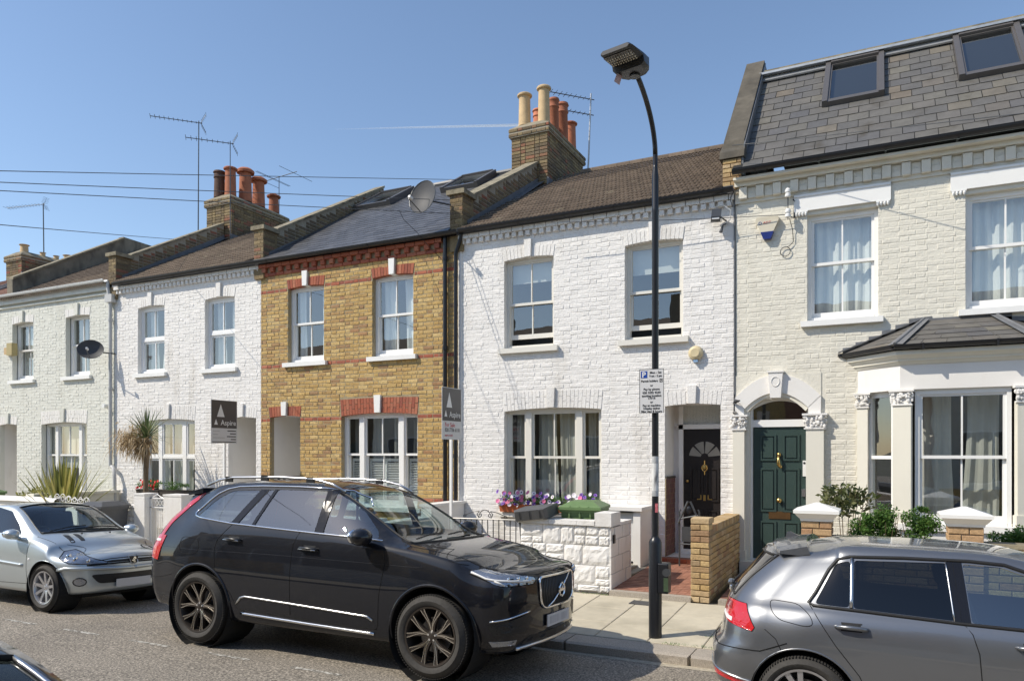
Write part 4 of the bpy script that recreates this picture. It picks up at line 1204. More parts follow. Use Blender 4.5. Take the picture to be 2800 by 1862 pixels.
# door surround: render arch, keystone, pilasters with leafy capitals
def curve(xm, hw, z0, rise, n=14): return [(xm + hw * (2 * i / n - 1), z0 + rise * (1 - (2 * i / n - 1) ** 2)) for i in range(n + 1)]
ar = MB(); inn = curve(-1.475, .485, 2.80, .25); out = curve(-1.455, .65, 2.98, .36)
for i in range(len(inn) - 1):
    a, b, c, d = inn[i], inn[i + 1], out[i + 1], out[i]
    ar.prism([(a[0], FY - .05, a[1]), (b[0], FY - .05, b[1]), (c[0], FY - .05, c[1]), (d[0], FY - .05, d[1])], (0, .06, 0))
ar.prism([(-2.10, FY - .05, 2.70), (-1.96, FY - .05, 2.70), (-1.96, FY - .05, 2.81), (-2.105, FY - .05, 2.99)], (0, .06, 0))
ar.prism([(-.99, FY - .05, 2.81), (-.99, FY - .05, 2.70), (-.81, FY - .05, 2.70), (-.805, FY - .05, 2.99)], (0, .06, 0))
ao = ar.build('door_arch', 'white_render', cr)
mo = MB(); inn2 = curve(-1.475, .44, 2.75, .25)
for i in range(len(inn) - 1):
    a, b, c, d = inn2[i], inn2[i + 1], inn[i + 1], inn[i]
    mo.prism([(a[0], FY - .02, a[1]), (b[0], FY - .02, b[1]), (c[0], FY - .02, c[1]), (d[0], FY - .02, d[1])], (0, .12, 0))
mo.build('arch_moulding', 'cream_smooth', ao)
ks = MB(); ks.prism([(-1.55, FY - .12, 2.965), (-1.39, FY - .12, 2.965), (-1.36, FY - .12, 3.37), (-1.58, FY - .12, 3.37)], (0, .14, 0)).box(-1.595, -1.345, FY - .135, FY, 3.365, 3.39)
for i in range(16):
    a, b = 2 * pi * i / 16, 2 * pi * (i + 1) / 16
    ks.tube([(-1.47 + .062 * cos(a), FY - .125, 3.22 + .075 * sin(a)), (-1.47 + .062 * cos(b), FY - .125, 3.22 + .075 * sin(b))], .006, 5)
ks.build('keystone', 'white_render', ao)
sp = MB()      # spandrel wall between the arch and the brick field
for s in (-1, 1):
    pass
sp.box(-2.105, -.80, FY - .004, FY + .0, 2.7, 3.30)
spo = MB(); 
for i in range(len(out) - 1):
    c, d = out[i + 1], out[i]
    spo.prism([(d[0], FY - .012, d[1]), (c[0], FY - .012, c[1]), (c[0], FY - .012, 3.345), (d[0], FY - .012, 3.345)], (0, .012, 0))
spo.build('spandrel', 'cream_paint', cr)

def capital(parent, x, y, z0, z1, w, d, seed, rot=0, face='S'):
    """Leafy plaster capital: abacus, curling leaves, berries and a ring moulding."""
    r = random.Random(seed); m = MB(); c, s = cos(rot), sin(rot)
    def T(u, v, z): return (x + u * c - v * s, y + u * s + v * c, z)
    def bx(u0, u1, v0, v1, a, b): 
        m.add([T(u0, v0, a), T(u1, v0, a), T(u1, v1, a), T(u0, v1, a), T(u0, v0, b), T(u1, v0, b), T(u1, v1, b), T(u0, v1, b)], [(0, 3, 2, 1), (4, 5, 6, 7), (0, 1, 5, 4), (1, 2, 6, 5), (2, 3, 7, 6), (3, 0, 4, 7)])
    h = z1 - z0; hw = w / 2
    bx(-hw - .045, hw + .045, -d - .045, 0, z1 - .03, z1); bx(-hw, hw, -d, 0, z0, z1 - .03); bx(-hw - .02, hw + .02, -d - .02, 0, z0, z0 + .022)
    for k in range(34):
        u = r.uniform(-hw - .01, hw + .01); z = r.uniform(z0 + .04, z1 - .05); v = -d - r.uniform(0, .02) - .03 * (z - z0) / h
        if k % 4 == 0: u = r.choice((-1, 1)) * (hw + .015); v = r.uniform(-d, -.02)
        rr_ = r.uniform(.014, .028)
        m.sphere(T(u, v, z), rr_, 6, 4, (1, .7, r.uniform(.8, 1.5)))
    for sgn in (-1, 1):
        for q in range(7):
            a0, a1 = q * .8, (q + 1) * .8; r0, r1 = .036 - q * .004, .036 - (q + 1) * .004
            ce = (sgn * (hw - .005), -d - .025, z1 - .065)
            m.tube([T(ce[0] + r0 * cos(a0) * sgn, ce[1], ce[2] + r0 * sin(a0)), T(ce[0] + r1 * cos(a1) * sgn, ce[1], ce[2] + r1 * sin(a1))], .009, 5)
    return m.build('capital', 'white_render', parent)
for i, (a, b) in enumerate(((-2.13, -1.95), (-1.02, -.765))):
    MB().box(a, b, FY - .09, FY + .01, .30, 2.46).box(a - .02, b + .02, FY - .11, FY, .30, .52).build('pilaster', 'cream_smooth', cr)
    capital(cr, (a + b) / 2, FY, 2.46, 2.705, b - a + .02, .09, 60 + i)
# door
DY = FY + .13
fr = MB(); fr.box(-1.90, -1.845, DY - .03, DY + .08, .33, 3.0).box(-1.022, -.965, DY - .03, DY + .08, .33, 3.0).box(-1.845, -1.022, DY - .03, DY + .08, 2.51, 2.625).box(-1.9, -.96, DY - .05, DY + .08, .30, .375)
fo = fr.build('door_frame', 'white_trim', cr)
fl = MB(); q = curve(-1.435, .412, 2.80, .13, 10); fl.add([(-1.845, DY + .02, 2.625), (-1.022, DY + .02, 2.625)] + [(x, DY + .02, z) for x, z in reversed(q)], [tuple(range(13))]); fl.build('fanlight', 'glass', fo, fix=False)
ff = MB(); q = curve(-1.435, .412, 2.80, .13, 10); q2 = curve(-1.435, .46, 3.02, .05, 10)
for i in range(10): ff.prism([(q[i][0], DY - .02, q[i][1]), (q[i + 1][0], DY - .02, q[i + 1][1]), (q2[i + 1][0], DY - .02, q2[i + 1][1]), (q2[i][0], DY - .02, q2[i][1])], (0, .06, 0))
ff.build('fanlight_frame', 'white_trim', fo)
MB().box(-1.9, -.95, DY + .6, DY + .62, .3, 3.0).build('hall_back', 'dark_room', fo)
gd_ = door(cr, -1.842, -1.025, .375, 2.508, DY, 'green_door', 'six')
kb = MB(); kb.lathe([(1e-5, -.075), (.026, -.07), (.040, -.055), (.040, -.035), (.018, -.02), (.03, -.006), (.03, 0)], (-1.435, DY - .006, 1.33), 'Y', 14)
smooth_by_angle(kb.build('door_knob', 'brass', gd_), 50)
kk = MB(); kk.box(-1.465, -1.415, DY - .05, DY, 2.04, 2.09).tube([(-1.44, DY - .05, 2.06), (-1.445, DY - .075, 1.96), (-1.44, DY - .07, 1.90), (-1.425, DY - .05, 1.865)], [.018, .026, .030, .018], 10).sphere((-1.415, DY - .05, 1.87), .028)
kk.build('knocker', 'brass', gd_, smooth=True)
lb = MB(); lb.box(-1.60, -1.27, DY - .014, DY, 1.03, 1.15); lb2 = MB().box(-1.55, -1.32, DY - .022, DY - .013, 1.06, 1.12)
lo = lb.build('letterbox', mat('aged_bronze', (.22, .13, .06), .35, metal=.8), gd_); 
lk = MB(); lk.box(-1.085, -1.035, DY - .02, DY, 1.72, 1.97)
lko = lk.build('smart_lock', 'sign_white', gd_); 
MB().box(-1.10, -1.045, DY - .03, DY, 1.40, 1.52).build('lock', 'satin_metal', gd_)
MB().lathe([(1e-5, -.004), (.018, -.004), (.018, 0)], (-1.06, DY - .02, 1.93), 'Y', 12).build('bell_push', 'text_black', gd_)

# ---- bay window
bay = MB()
BYF = 11.95; BL0, BL1, BR1, BR0 = (-.29, FY), (.27, BYF), (1.80, BYF), (2.36, FY)
plan = [BL0, BL1, BR1, BR0]
# frieze, cornice and base follow the plan
def ringoff(o):
    """plan offset outwards by o"""
    k = o * tan(RAD(22.5))
    return [(BL0[0] - o * 1.0, FY), (BL1[0] - k, BYF - o), (BR1[0] + k, BYF - o), (BR0[0] + o * 1.0, FY)]
def band(mb_, z0, z1, o0, o1=None):
    o1 = o0 if o1 is None else o1
    A, B = ringoff(o0), ringoff(o1)
    vs = [(x, y, z0) for x, y in A] + [(x, y, z1) for x, y in B]
    fs = [(i, i + 1, 5 + i, 4 + i) for i in range(3)] + [(3, 2, 1, 0), (4, 5, 6, 7)]
    mb_.add(vs, fs)
by = MB(); band(by, 2.99, 3.345, 0); by.build('bay_frieze', 'white_render', cr)
bc = MB()
for (a, b, c, d) in ((3.345, 3.39, .02, .05), (3.39, 3.42, .07, .07), (3.42, 3.47, .08, .12), (3.47, 3.53, .15, .15)): band(bc, a, b, c, d)
bc.build('bay_cornice', 'cream_smooth', cr)
bb = MB(); band(bb, .2, 1.0, .02); band(bb, 1.0, 1.09, .07, .06); bb.build('bay_base', 'white_render', cr)
gpl = ringoff(.20)
gg = MB()
for i in range(3):
    (xa, ya), (xb, yb) = gpl[i], gpl[i + 1]
    pts = [((q - .5), -cos(pi * 0) * 0) for q in (0, 1)]
    n = 8; d = Vector((xb - xa, yb - ya, 0)).normalized(); no = Vector((d.y, -d.x, 0))
    for k in range(n):
        t0, t1 = pi + pi * k / n, pi + pi * (k + 1) / n
        def Q(p, t): return (p[0] - no.x * .055 * cos(t) * -1, p[1] - no.y * .055 * cos(t) * -1, 3.60 + .06 * sin(t))
        gg.quad(Q((xa, ya), t0), Q((xb, yb), t0), Q((xb, yb), t1), Q((xa, ya), t1))
    gg.tube([(xa - no.x * -.055, ya - no.y * -.055, 3.60), (xb - no.x * -.055, yb - no.y * -.055, 3.60)], .006, 6)
    gg.tube([(xa - no.x * .055, ya - no.y * .055, 3.60), (xb - no.x * .055, yb - no.y * .055, 3.60)], .006, 6)
gg.tube([(gpl[0][0] - .02, gpl[0][1] - .0, 3.57), (gpl[0][0] - .02, gpl[0][1] - .0, 3.61)], .06, 10)
go = gg.build('bay_gutter', 'black_gutter', cr, fix=False)
for xx in (.55, 1.42): MB().box(xx - .012, xx + .012, BYF - .27, BYF - .1, 3.525, 3.61).build('bracket', 'black_gutter', go)
# hipped slate roof over the bay
E3 = [(-.56, FY, 3.60), (.20, BYF - .17, 3.60), (1.87, BYF - .17, 3.60), (2.63, FY, 3.60)]
T2 = [(.60, FY, 4.05), (1.47, FY, 4.05)]
rb = MB(); rb.add(E3 + T2, [(0, 1, 4), (1, 2, 5, 4), (2, 3, 5), (0, 4, 5, 3)]); rbo = rb.build('bay_roof', 'slate_old', cr, fix=False)
def slates_tri(quad, w, g, parent):
    """slates on a trapezoid: bottom-left, bottom-right, top-right, top-left"""
    a, b, c, d = [Vector(p) for p in quad]; up = ((d + c) / 2 - (a + b) / 2)
    nrm = (b - a).cross(d - a).normalized()
    if nrm.z < 0: nrm = -nrm
    n = max(1, int(up.length / g)); r = random.Random(4)
    for k in range(n):
        t0, t1 = k / n, (k + 1) / n
        L0, R0 = a.lerp(d, t0), b.lerp(c, t0); L1, R1 = a.lerp(d, t1), b.lerp(c, t1)
        Lm, Rm = L0.lerp(L1, .5), R0.lerp(R1, .5); wd = (Rm - Lm).length
        m_ = max(1, int(round(wd / w + (.5 if k % 2 else 0))))
        cuts = [0] + [min(1, max(0, (j + (.5 if k % 2 else 0)) * w / wd)) for j in range(1 if k % 2 == 0 else 0, m_ + 1)] + [1]
        cuts = sorted(set(round(q, 4) for q in cuts))
        for j in range(len(cuts) - 1):
            p, q = cuts[j] + .004, cuts[j + 1] - .004
            if q - p < .03: continue
            A, B, C, D = L0.lerp(R0, p), L0.lerp(R0, q), L1.lerp(R1, q), L1.lerp(R1, p)
            th = nrm * (.012 + r.uniform(0, .003))
            s = MB(); s.add([A, B, C, D, A + th, B + th, C + nrm * .005, D + nrm * .005], [(4, 5, 6, 7), (0, 1, 5, 4), (1, 2, 6, 5), (2, 3, 7, 6), (3, 0, 4, 7)], r.random())
            s.build('slate', 'slate_old', parent, fix=False)
slates_tri([E3[1], E3[2], (1.42, FY - .06, 4.0), (.65, FY - .06, 4.0)], .30, .14, rbo)
slates_tri([(-.45, FY - .05, 3.60), E3[1], (.60, FY - .03, 4.03), (.50, FY - .02, 4.0)], .30, .14, rbo)
for p, q in ((E3[1], T2[0]), (E3[2], T2[1])):
    hp = MB(); P, Q = Vector(p), Vector(q); hp.tube([P + Vector((0, 0, .03)), Q + Vector((0, -.02, .02))], .022, 8)
    d = (Q - P); side = d.cross(Vector((0, 0, 1))).normalized()
    for s in (-1, 1): hp.quad(P + Vector((0, 0, .028)), Q + Vector((0, -.02, .022)), Q + side * s * .07 + Vector((0, -.03, .0)), P + side * s * .11 + Vector((0, 0, .012)))
    hp.build('hip_lead', 'lead', rbo, fix=False)
sf = MB()
for k in range(6):
    a = -.50 + k * .18
    sf.add([(a, FY - .012, 3.60 + k * .075 - .03), (a + .30, FY - .012, 3.66 + k * .075), (a + .30, FY - .012, 3.72 + k * .075), (a, FY - .012, 3.70 + k * .075)], [(0, 1, 2, 3)])
    b = 2.58 - k * .18
    sf.add([(b, FY - .012, 3.60 + k * .075 - .03), (b - .30, FY - .012, 3.66 + k * .075), (b - .30, FY - .012, 3.72 + k * .075), (b, FY - .012, 3.70 + k * .075)], [(0, 1, 2, 3)])
sf.box(.52, 1.55, FY - .03, FY, 3.98, 4.06)
sf.prism([(-.56, FY - .09, 3.62), (-.56, FY - .02, 3.62), (.58, FY - .02, 4.06), (.58, FY - .06, 4.06)], (0, 0, .012))
sf.build('step_flashing', 'lead', rbo, fix=False)
# bay piers, capitals and windows
def pier(px_, py_, w, d, rot, seed, name='pier', z0=1.09):
    c, s = cos(rot), sin(rot); m = MB()
    def bx(hw, dd, a, b):
        m.add([(px_ + u * c - v * s, py_ + u * s + v * c, z) for z in (a, b) for u, v in ((-hw, -dd), (hw, -dd), (hw, .06), (-hw, .06))], [(0, 3, 2, 1), (4, 5, 6, 7), (0, 1, 5, 4), (1, 2, 6, 5), (2, 3, 7, 6), (3, 0, 4, 7)])
    bx(w / 2, d, z0, 2.78); bx(w / 2 + .02, d + .02, z0, z0 + .16); m.build(name, 'cream_smooth', cr)
    capital(cr, px_ - 0 * s, py_, 2.765, 2.99, w, d, seed, rot)
pier(-.20, FY - .02, .15, .09, RAD(-45) * .35, 70)
pier(.30, BYF + .03, .235, .04, RAD(-14), 71)
pier(1.77, BYF + .03, .235, .04, RAD(14), 72)
pier(2.28, FY - .02, .15, .09, RAD(16), 73)
sash_window(cr, .46, 1.61, 1.09, 2.99, y=BYF + .05, seed=50, mid=2.03, curtain=('curtain', .36, .25), sill=False, room=False, name='bay_window')
def cant_window(p0, p1, name='side_window'):
    a, b = Vector((*p0, 0)), Vector((*p1, 0)); d = (b - a); L = d.length; rot = atan2(d.y, d.x)
    m = MB(); m.box(0, .05, 0, .08, 1.09, 2.99).box(L - .05, L, 0, .08, 1.09, 2.99).box(.05, L - .05, 0, .08, 2.91, 2.99).box(.05, L - .05, 0, .08, 1.09, 1.16).box(.05, L - .05, .0, .06, 2.0, 2.05)
    w = m.build(name, 'white_trim'); w.parent = cr; w.matrix_parent_inverse = Matrix.Translation(-cr.location); w.location = a; w.rotation_euler = (0, 0, rot)
    for (z0, z1) in ((1.16, 2.0), (2.05, 2.91)):
        g = MB(); g.quad((.05, .03, z0), (L - .05, .03, z0), (L - .05, .03, z1), (.05, .03, z1)); g.build('pane', 'glass', w, fix=False)
cant_window((-.14, FY - .05), (.20, BYF + .22))
cant_window((1.87, BYF + .22), (2.21, FY - .05))
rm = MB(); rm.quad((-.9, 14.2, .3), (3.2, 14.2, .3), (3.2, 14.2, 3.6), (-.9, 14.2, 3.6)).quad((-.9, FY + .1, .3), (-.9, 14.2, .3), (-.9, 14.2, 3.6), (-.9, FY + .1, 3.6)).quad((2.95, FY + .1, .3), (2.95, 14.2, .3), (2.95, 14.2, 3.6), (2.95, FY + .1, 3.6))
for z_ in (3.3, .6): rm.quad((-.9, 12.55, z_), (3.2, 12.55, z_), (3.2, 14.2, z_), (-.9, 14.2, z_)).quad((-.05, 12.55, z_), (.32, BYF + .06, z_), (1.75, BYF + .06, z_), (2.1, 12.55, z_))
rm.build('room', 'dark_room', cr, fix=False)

# ---- mansard roof
MY0, MZ0, MY1, MZ1 = 12.30, 6.64, 14.78, 9.20
M['black_plastic0'] = mat('roof_underlay', (.02, .02, .02), .9, namt=0)
bk = MB(); bk.quad((XC0, MY0, MZ0), (XC1, MY0, MZ0), (XC1, MY1, MZ1), (XC0, MY1, MZ1)).quad((XC0, MY1, MZ1), (XC1, MY1, MZ1), (XC1, 21.4, MZ1), (XC0, 21.4, MZ1)).quad((XC1, MY0, MZ0), (XC1, 21.4, MZ0), (XC1, 21.4, MZ1), (XC1, MY1, MZ1)).quad((XC1, FY, -.2), (XC1, 21.4, -.2), (XC1, 21.4, MZ0), (XC1, MY0, MZ0))
bk.build('mansard_roof', 'black_plastic0', cr, fix=False)
SLM = sqrt((MY1 - MY0) ** 2 + (MZ1 - MZ0) ** 2)
from math import hypot
def mans(cr_, px1, px2): pass
SK = [(-.86, .08, 1.74, 3.42), (1.12, 2.06, 1.74, 3.42)]
pieces_on_slope(cr, XC0 + .15, XC1, MY0, MZ0, MY1, MZ1, .305, .245, 'slate', 'slate_old', 'slate', 300, holes=SK, thick=.011)
for h in SK: skylight(cr, *h, MY0, MZ0, MY1, MZ1, m='dark_frame', up=.11, glass='glass')
MB().box(XC0 + .1, XC1, MY1 - .22, MY1 - .10, MZ1 - .02, MZ1 + .02).prism([(XC0 + .1, MY1 - .20, MZ1 - .16), (XC0 + .1, MY1 - .05, MZ1 + .01), (XC0 + .1, MY1 - .05, MZ1 + .03), (XC0 + .1, MY1 - .22, MZ1 - .14)], (5, 0, 0)).build('top_flashing', 'galv', cr)
x = XC0 + .12
while x < XC1:
    MB().box(x, x + .895, MY1 - .05, MY1 + .25, MZ1 + .01, MZ1 + .13, rng.random()).build('coping_stone', 'coping', cr); x += .9
# parapet upstand between white house and mansard
pp = thing('party_wall_parapet', 'tall cement faced parapet at the left end of the slate mansard', 'parapet wall', (-2.15, 13, 6.6))
q = MB(); q.prism([(-2.31, 12.45, 6.92), (-2.31, 15.4, 6.92), (-2.31, 15.4, 9.62), (-2.31, 15.0, 9.66), (-2.31, 12.62, 7.25)], (.33, 0, 0)); q.build('rendered_wall', 'cement', pp)
cz = MB()
cz.prism([(-2.34, 12.38, 6.88), (-2.34, 12.66, 6.88), (-2.34, 12.66, 7.2), (-2.34, 12.42, 7.0)], (.39, 0, 0)); cz.build('corbel_stone', 'cement', pp)
its = []; r = random.Random(8)
for k in range(7):
    z = 6.40 + k * .072
    for (a, b) in (((-2.29, -2.17), (-2.16, -2.0)) if k % 2 else ((-2.29, -2.07), (-2.06, -2.0))):
        its.append((((a + b) / 2, 12.44, z), (b - a, .06, .062), 0, r.random(), (0, 0, 0)))
place_pieces('brick', its, 'garden_brick', pp, 50)
MB().box(-2.29, -2.0, 12.44, 12.9, 6.3, 6.9).build('pier', 'old_mortar', pp)
MB().box(-1.995, -1.965, 12.42, 12.62, 6.60, 6.92).prism([(-1.975, 12.5, 6.8), (-1.975, 15.0, 9.3), (-1.975, 15.0, 9.6), (-1.975, 12.5, 7.1)], (.02, 0, 0)).build('lead_flashing', 'lead', pp)
# black downpipe line on the party joint
dj = MB(); dj.tube([(-2.115, FY - .02, 3.0), (-2.115, FY - .02, 6.35)], .012, 6).build('cable', 'lead', cr)
# ================================================================== GARDEN WALLS
def rock_unit(seed):
    r = random.Random(seed); m = MB(); nx, nz = 7, 5
    for k in range(nz + 1):
        for i in range(nx + 1):
            e = min(i, nx - i, k, nz - k)
            x, z = -.5 + i / nx, -.5 + k / nz
            if e: x += r.uniform(-.04, .04); z += r.uniform(-.05, .05)
            y = -.5 + (.30 if e == 0 else r.uniform(-.08, .12))
            m.v.append((x, y, z))
    for k in range(nz):
        for i in range(nx):
            a = k * (nx + 1) + i; m.f.append((a, a + 1, a + nx + 2, a + nx + 1)); m.r.append(0)
    b = len(m.v)
    edge = [i for i in range(nx + 1)] + [(nx) + (nx + 1) * k for k in range(1, nz + 1)] + [nz * (nx + 1) + i for i in range(nx - 1, -1, -1)] + [(nx + 1) * k for k in range(nz - 1, 0, -1)]
    for i in edge: m.v.append((m.v[i][0], .5, m.v[i][2]))
    n = len(edge)
    for i in range(n): m.f.append((edge[i], b + i, b + (i + 1) % n, edge[(i + 1) % n])); m.r.append(0)
    return m
RK = [rock_unit(i) for i in range(8)]; RKm = [q.mesh('block', 'white_paint') for q in RK]
def block_wall(t, x0, x1, z0, z1, y, seed=0, rot=None, m='white_paint'):
    """Random-coursed pitched-face blocks."""
    r = random.Random(seed); u = (z1 - z0) / 10; items = []
    x = x0; row = z0
    bandsz = [(0, 1), (1, 4), (4, 7), (7, 10)]
    for (c0, c1) in bandsz:
        x = x0 + .0
        h = (c1 - c0) * u
        while x < x1 - .02:
            kind = r.random()
            if c1 - c0 == 1: parts = [(0, 1)]; L = r.uniform(.25, .42)
            elif kind < .35: parts = [(0, 1)]; L = r.uniform(.20, .36)
            elif kind < .75: parts = [(0, .34), (.34, 1)]; L = r.uniform(.34, .46)
            else: parts = [(0, .5), (.5, 1)]; L = r.uniform(.28, .44)
            b = min(x + L, x1)
            if x1 - b < .09: b = x1
            for (p, q) in parts:
                segs = [(x, b)] if (q - p > .5 or b - x < .3) else [(x, x + (b - x) * r.uniform(.4, .6))]
                if len(segs) == 1 and segs[0][1] < b: segs.append((segs[0][1], b))
                for (s0, s1) in segs:
                    zc = row + h * (p + q) / 2; hh = h * (q - p) - .006
                    if rot is None: c = ((s0 + s1) / 2, y + .03, zc); rz = 0
                    else: c = (rot[0] + .0 - .03, (s0 + s1) / 2, zc); rz = RAD(90)
                    items.append((c, (s1 - s0 - .006, .07, hh), 0, r.random(), (0, 0, rz)))
            x = b
        row += h
    place_pieces('block', items, m, t, 300, (RK, RKm) if m == 'white_paint' else None)

gw = thing('garden_wall', 'white painted rock faced block garden wall with stone coping, left of the lamp post', 'garden wall', (-4.1, 10.1, .1))
block_wall(gw, -4.83, -3.42, .10, 1.045, 10.05, 4)
MB().box(-4.82, -3.44, 10.09, 10.25, 0, 1.05).box(-3.60, -3.44, 10.1, 11.0, 0, 1.02).build('core', 'white_render', gw)
for (a, b) in ((-4.85, -4.36), (-4.355, -3.92), (-3.915, -3.63)): MB().box(a, b, 10.02, 10.28, 1.05, 1.115).build('coping_stone', 'white_paint', gw)
sd = MB(); r = random.Random(2)
z = .12
for k in range(4):
    h = (.25, .24, .24, .18)[k]; y = 10.06 - (k % 2) * .17
    while y < 11.02:
        a, b = max(y, 10.06), min(y + .34, 11.02)
        if b > a + .02:
            q = MB(); q.box(-3.43, -3.405 + r.uniform(-.004, .003), a, b - .008, z, z + h - .008, r.random()); q.build('block', 'white_paint', gw)
        y += .35
    z += h
MB().box(-3.64, -3.39, 10.02, 10.44, 1.045, 1.235).box(-3.62, -3.40, 10.46, 11.03, 1.03, 1.075).build('pillar_top', 'white_paint', gw)
MB().box(-3.404, -3.385, 10.13, 10.20, .80, .92).build('gate_catch', 'black_metal', gw)

# meter enclosure against the white house
me = thing('meter_enclosure', 'white rendered meter enclosure with flat slab top under the ground floor window', 'enclosure', (-3.95, 12.1, .26))
MB().box(-3.62, -3.50, 11.82, 12.5, .2, 1.14).box(-4.55, -4.43, 11.82, 12.5, .2, 1.14).build('side_wall', 'white_render', me)
MB().box(-4.43, -3.62, 11.90, 11.93, .3, 1.1).build('panel', 'sign_grey', me)
MB().box(-4.60, -3.46, 11.76, 12.49, 1.14, 1.20).build('slab', 'white_render', me)

# brown brick wall between the paths
bwll = thing('garden_wall', 'yellow brown brick garden wall and pier between the two front paths', 'garden wall', (-2.14, 11.2, .1))
MB().box(-2.24, -2.04, 10.03, 12.47, 0, 1.02).build('core', 'mortar', bwll)
its = []; r = random.Random(21)
n = 14; ch_ = (1.215 - .09) / n
for k in range(n):
    z = .09 + (k + .5) * ch_
    segs = [(-2.265, -2.02)] if k % 2 else [(-2.265, -2.145), (-2.135, -2.02)]
    if k == 0: segs = [(-2.265, -2.15), (-2.14, -2.02)]
    for a, b in segs: its.append((((a + b) / 2, 10.03, z), (b - a, .07, ch_ - .011), 0, r.random(), (r.gauss(0, .02), r.gauss(0, .012), r.gauss(0, .02))))
    for side, xx in ((1, -2.045), (-1, -2.24)):
        y = 10.0 - (k % 2) * .12
        while y < 12.46:
            zt = 1.215 if y < 10.2 else 1.0
            L = .215 if (k % 2) else .105 if (int(y * 10) % 2) else .215
            a, b = max(y, 10.0), min(y + L, 12.46)
            if b - a > .03 and z + ch_ / 2 <= zt + .02: its.append(((xx, (a + b) / 2, z), (b - a, .05, ch_ - .011), 0, r.random(), (r.gauss(0, .02), 0, RAD(90 * side))))
            y += L + .011
y = 10.27
while y < 12.44:
    its.append(((-2.14, y + .033, 1.055), (.235, .066, .10), 0, r.random(), (0, 0, r.gauss(0, .015)))); y += .0765
its.append(((-2.142, 10.13, 1.185), (.25, .25, .07), 0, .3, (0, 0, 0)))
place_pieces('brick', its, 'garden_brick', bwll, 300)
MB().box(-2.26, -2.03, 10.02, 10.25, .1, 1.19).build('pier_core', 'mortar', bwll)

# capped piers of the cream house and the low wall between them
def capped_pier(x, label):
    t = thing('gate_pier', label, 'gate pier', (x, 10.17, .1))
    MB().box(x - .165, x + .165, 10.01, 10.33, 0, 1.24).build('core', 'old_mortar', t)
    its = []; r = random.Random(int(x * 10) + 50)
    for k in range(12):
        z = .12 + (k + .5) * .093
        segs = [(-.175, .03), (.04, .175)] if k % 2 else [(-.175, -.05), (-.04, .175)]
        for a, b in segs: its.append(((x + (a + b) / 2, 10.02, z), (b - a, .06, .08), 0, r.random(), (r.gauss(0, .02), 0, 0)))
        for sx in (-1, 1):
            for a, b in (((10.0, 10.20), (10.21, 10.34)) if k % 2 else ((10.0, 10.12), (10.13, 10.34))):
                its.append(((x + sx * .152, (a + b) / 2, z), (b - a, .05, .08), 0, r.random(), (0, 0, RAD(90 * sx))))
    place_pieces('brick', its, 'pier_brick', t, 100)
    c = MB()
    def fr_(z0, z1, a, b): c.add([(x - a, 10.17 - a, z0), (x + a, 10.17 - a, z0), (x + a, 10.17 + a, z0), (x - a, 10.17 + a, z0), (x - b, 10.17 - b, z1), (x + b, 10.17 - b, z1), (x + b, 10.17 + b, z1), (x - b, 10.17 + b, z1)],
              [(0, 3, 2, 1), (4, 5, 6, 7), (0, 1, 5, 4), (1, 2, 6, 5), (2, 3, 7, 6), (3, 0, 4, 7)])
    fr_(1.235, 1.27, .185, .195); fr_(1.27, 1.335, .20, .255); fr_(1.335, 1.375, .265, .265); fr_(1.375, 1.46, .265, .02)
    c.build('cap', 'white_trim', t)
    return t
M['pier_brick'] = mat('brown_pier_brick', (0, 0, 0), .85, nscale=30, namt=.3, bump=.006, bscale=60, ramp=[(0, (.40, .25, .13)), (.5, (.46, .31, .17)), (1, (.36, .19, .11))])
capped_pier(-.70, 'brown brick gate pier with white pyramid cap before the green door')
capped_pier(.90, 'brown brick gate pier with white pyramid cap before the bay window')
capped_pier(2.5, 'brown brick gate pier with white cap at the far right behind the grey car')
lw = thing('garden_wall', 'low yellow brick wall with hedge behind the grey hatchback', 'garden wall', (.1, 10.2, .1))
MB().box(-.53, 6, 10.06, 10.26, 0, 1.0).build('core', 'mortar', lw)
its = []; r = random.Random(31)
for k in range(11):
    x = -.53 - (.12 if k % 2 else 0); z = .1 + (k + .5) * .085
    while x < 5:
        a, b = max(x, -.53), x + .225
        its.append((((a + b) / 2, 10.07, z), (b - a, .06, .074), 0, r.random(), (0, 0, 0))); x += .236
place_pieces('brick', its, 'garden_brick', lw, 150)
MB().box(-.55, 6, 10.03, 10.29, 1.0, 1.05).build('coping', 'coping', lw)

# low iron railing
rl = thing('iron_railing', 'low black iron railing with scroll crest and crossed ring', 'railing', (-5.5, 10.12, .1))
rm_ = MB(); rm_.tube([(-6.12, 10.12, 1.06), (-4.83, 10.12, 1.075)], .011, 6).tube([(-6.12, 10.12, .32), (-4.83, 10.12, .32)], .011, 6)
rm_.build('rail', 'black_metal', rl)
for i in range(14):
    x = -6.10 + i * .097
    if i in (6, 7): MB().tube([(x, 10.12, .85), (x, 10.12, 1.065)], .0075, 6).tube([(x, 10.12, .2), (x, 10.12, .60)], .0075, 6).build('bar', 'black_metal', rl)
    else: MB().tube([(x, 10.12, .15), (x, 10.12, 1.065)], .0075, 6).build('bar', 'black_metal', rl)
cx = -5.47; q = MB()
for i in range(20):
    a, b = 2 * pi * i / 20, 2 * pi * (i + 1) / 20
    q.tube([(cx + .12 * cos(a), 10.12, .725 + .12 * sin(a)), (cx + .12 * cos(b), 10.12, .725 + .12 * sin(b))], .009, 6)
q.tube([(cx - .085, 10.12, .64), (cx + .085, 10.12, .81)], .006, 6).tube([(cx + .085, 10.12, .64), (cx - .085, 10.12, .81)], .006, 6)
q.build('ring', 'black_metal', rl)
q = MB()
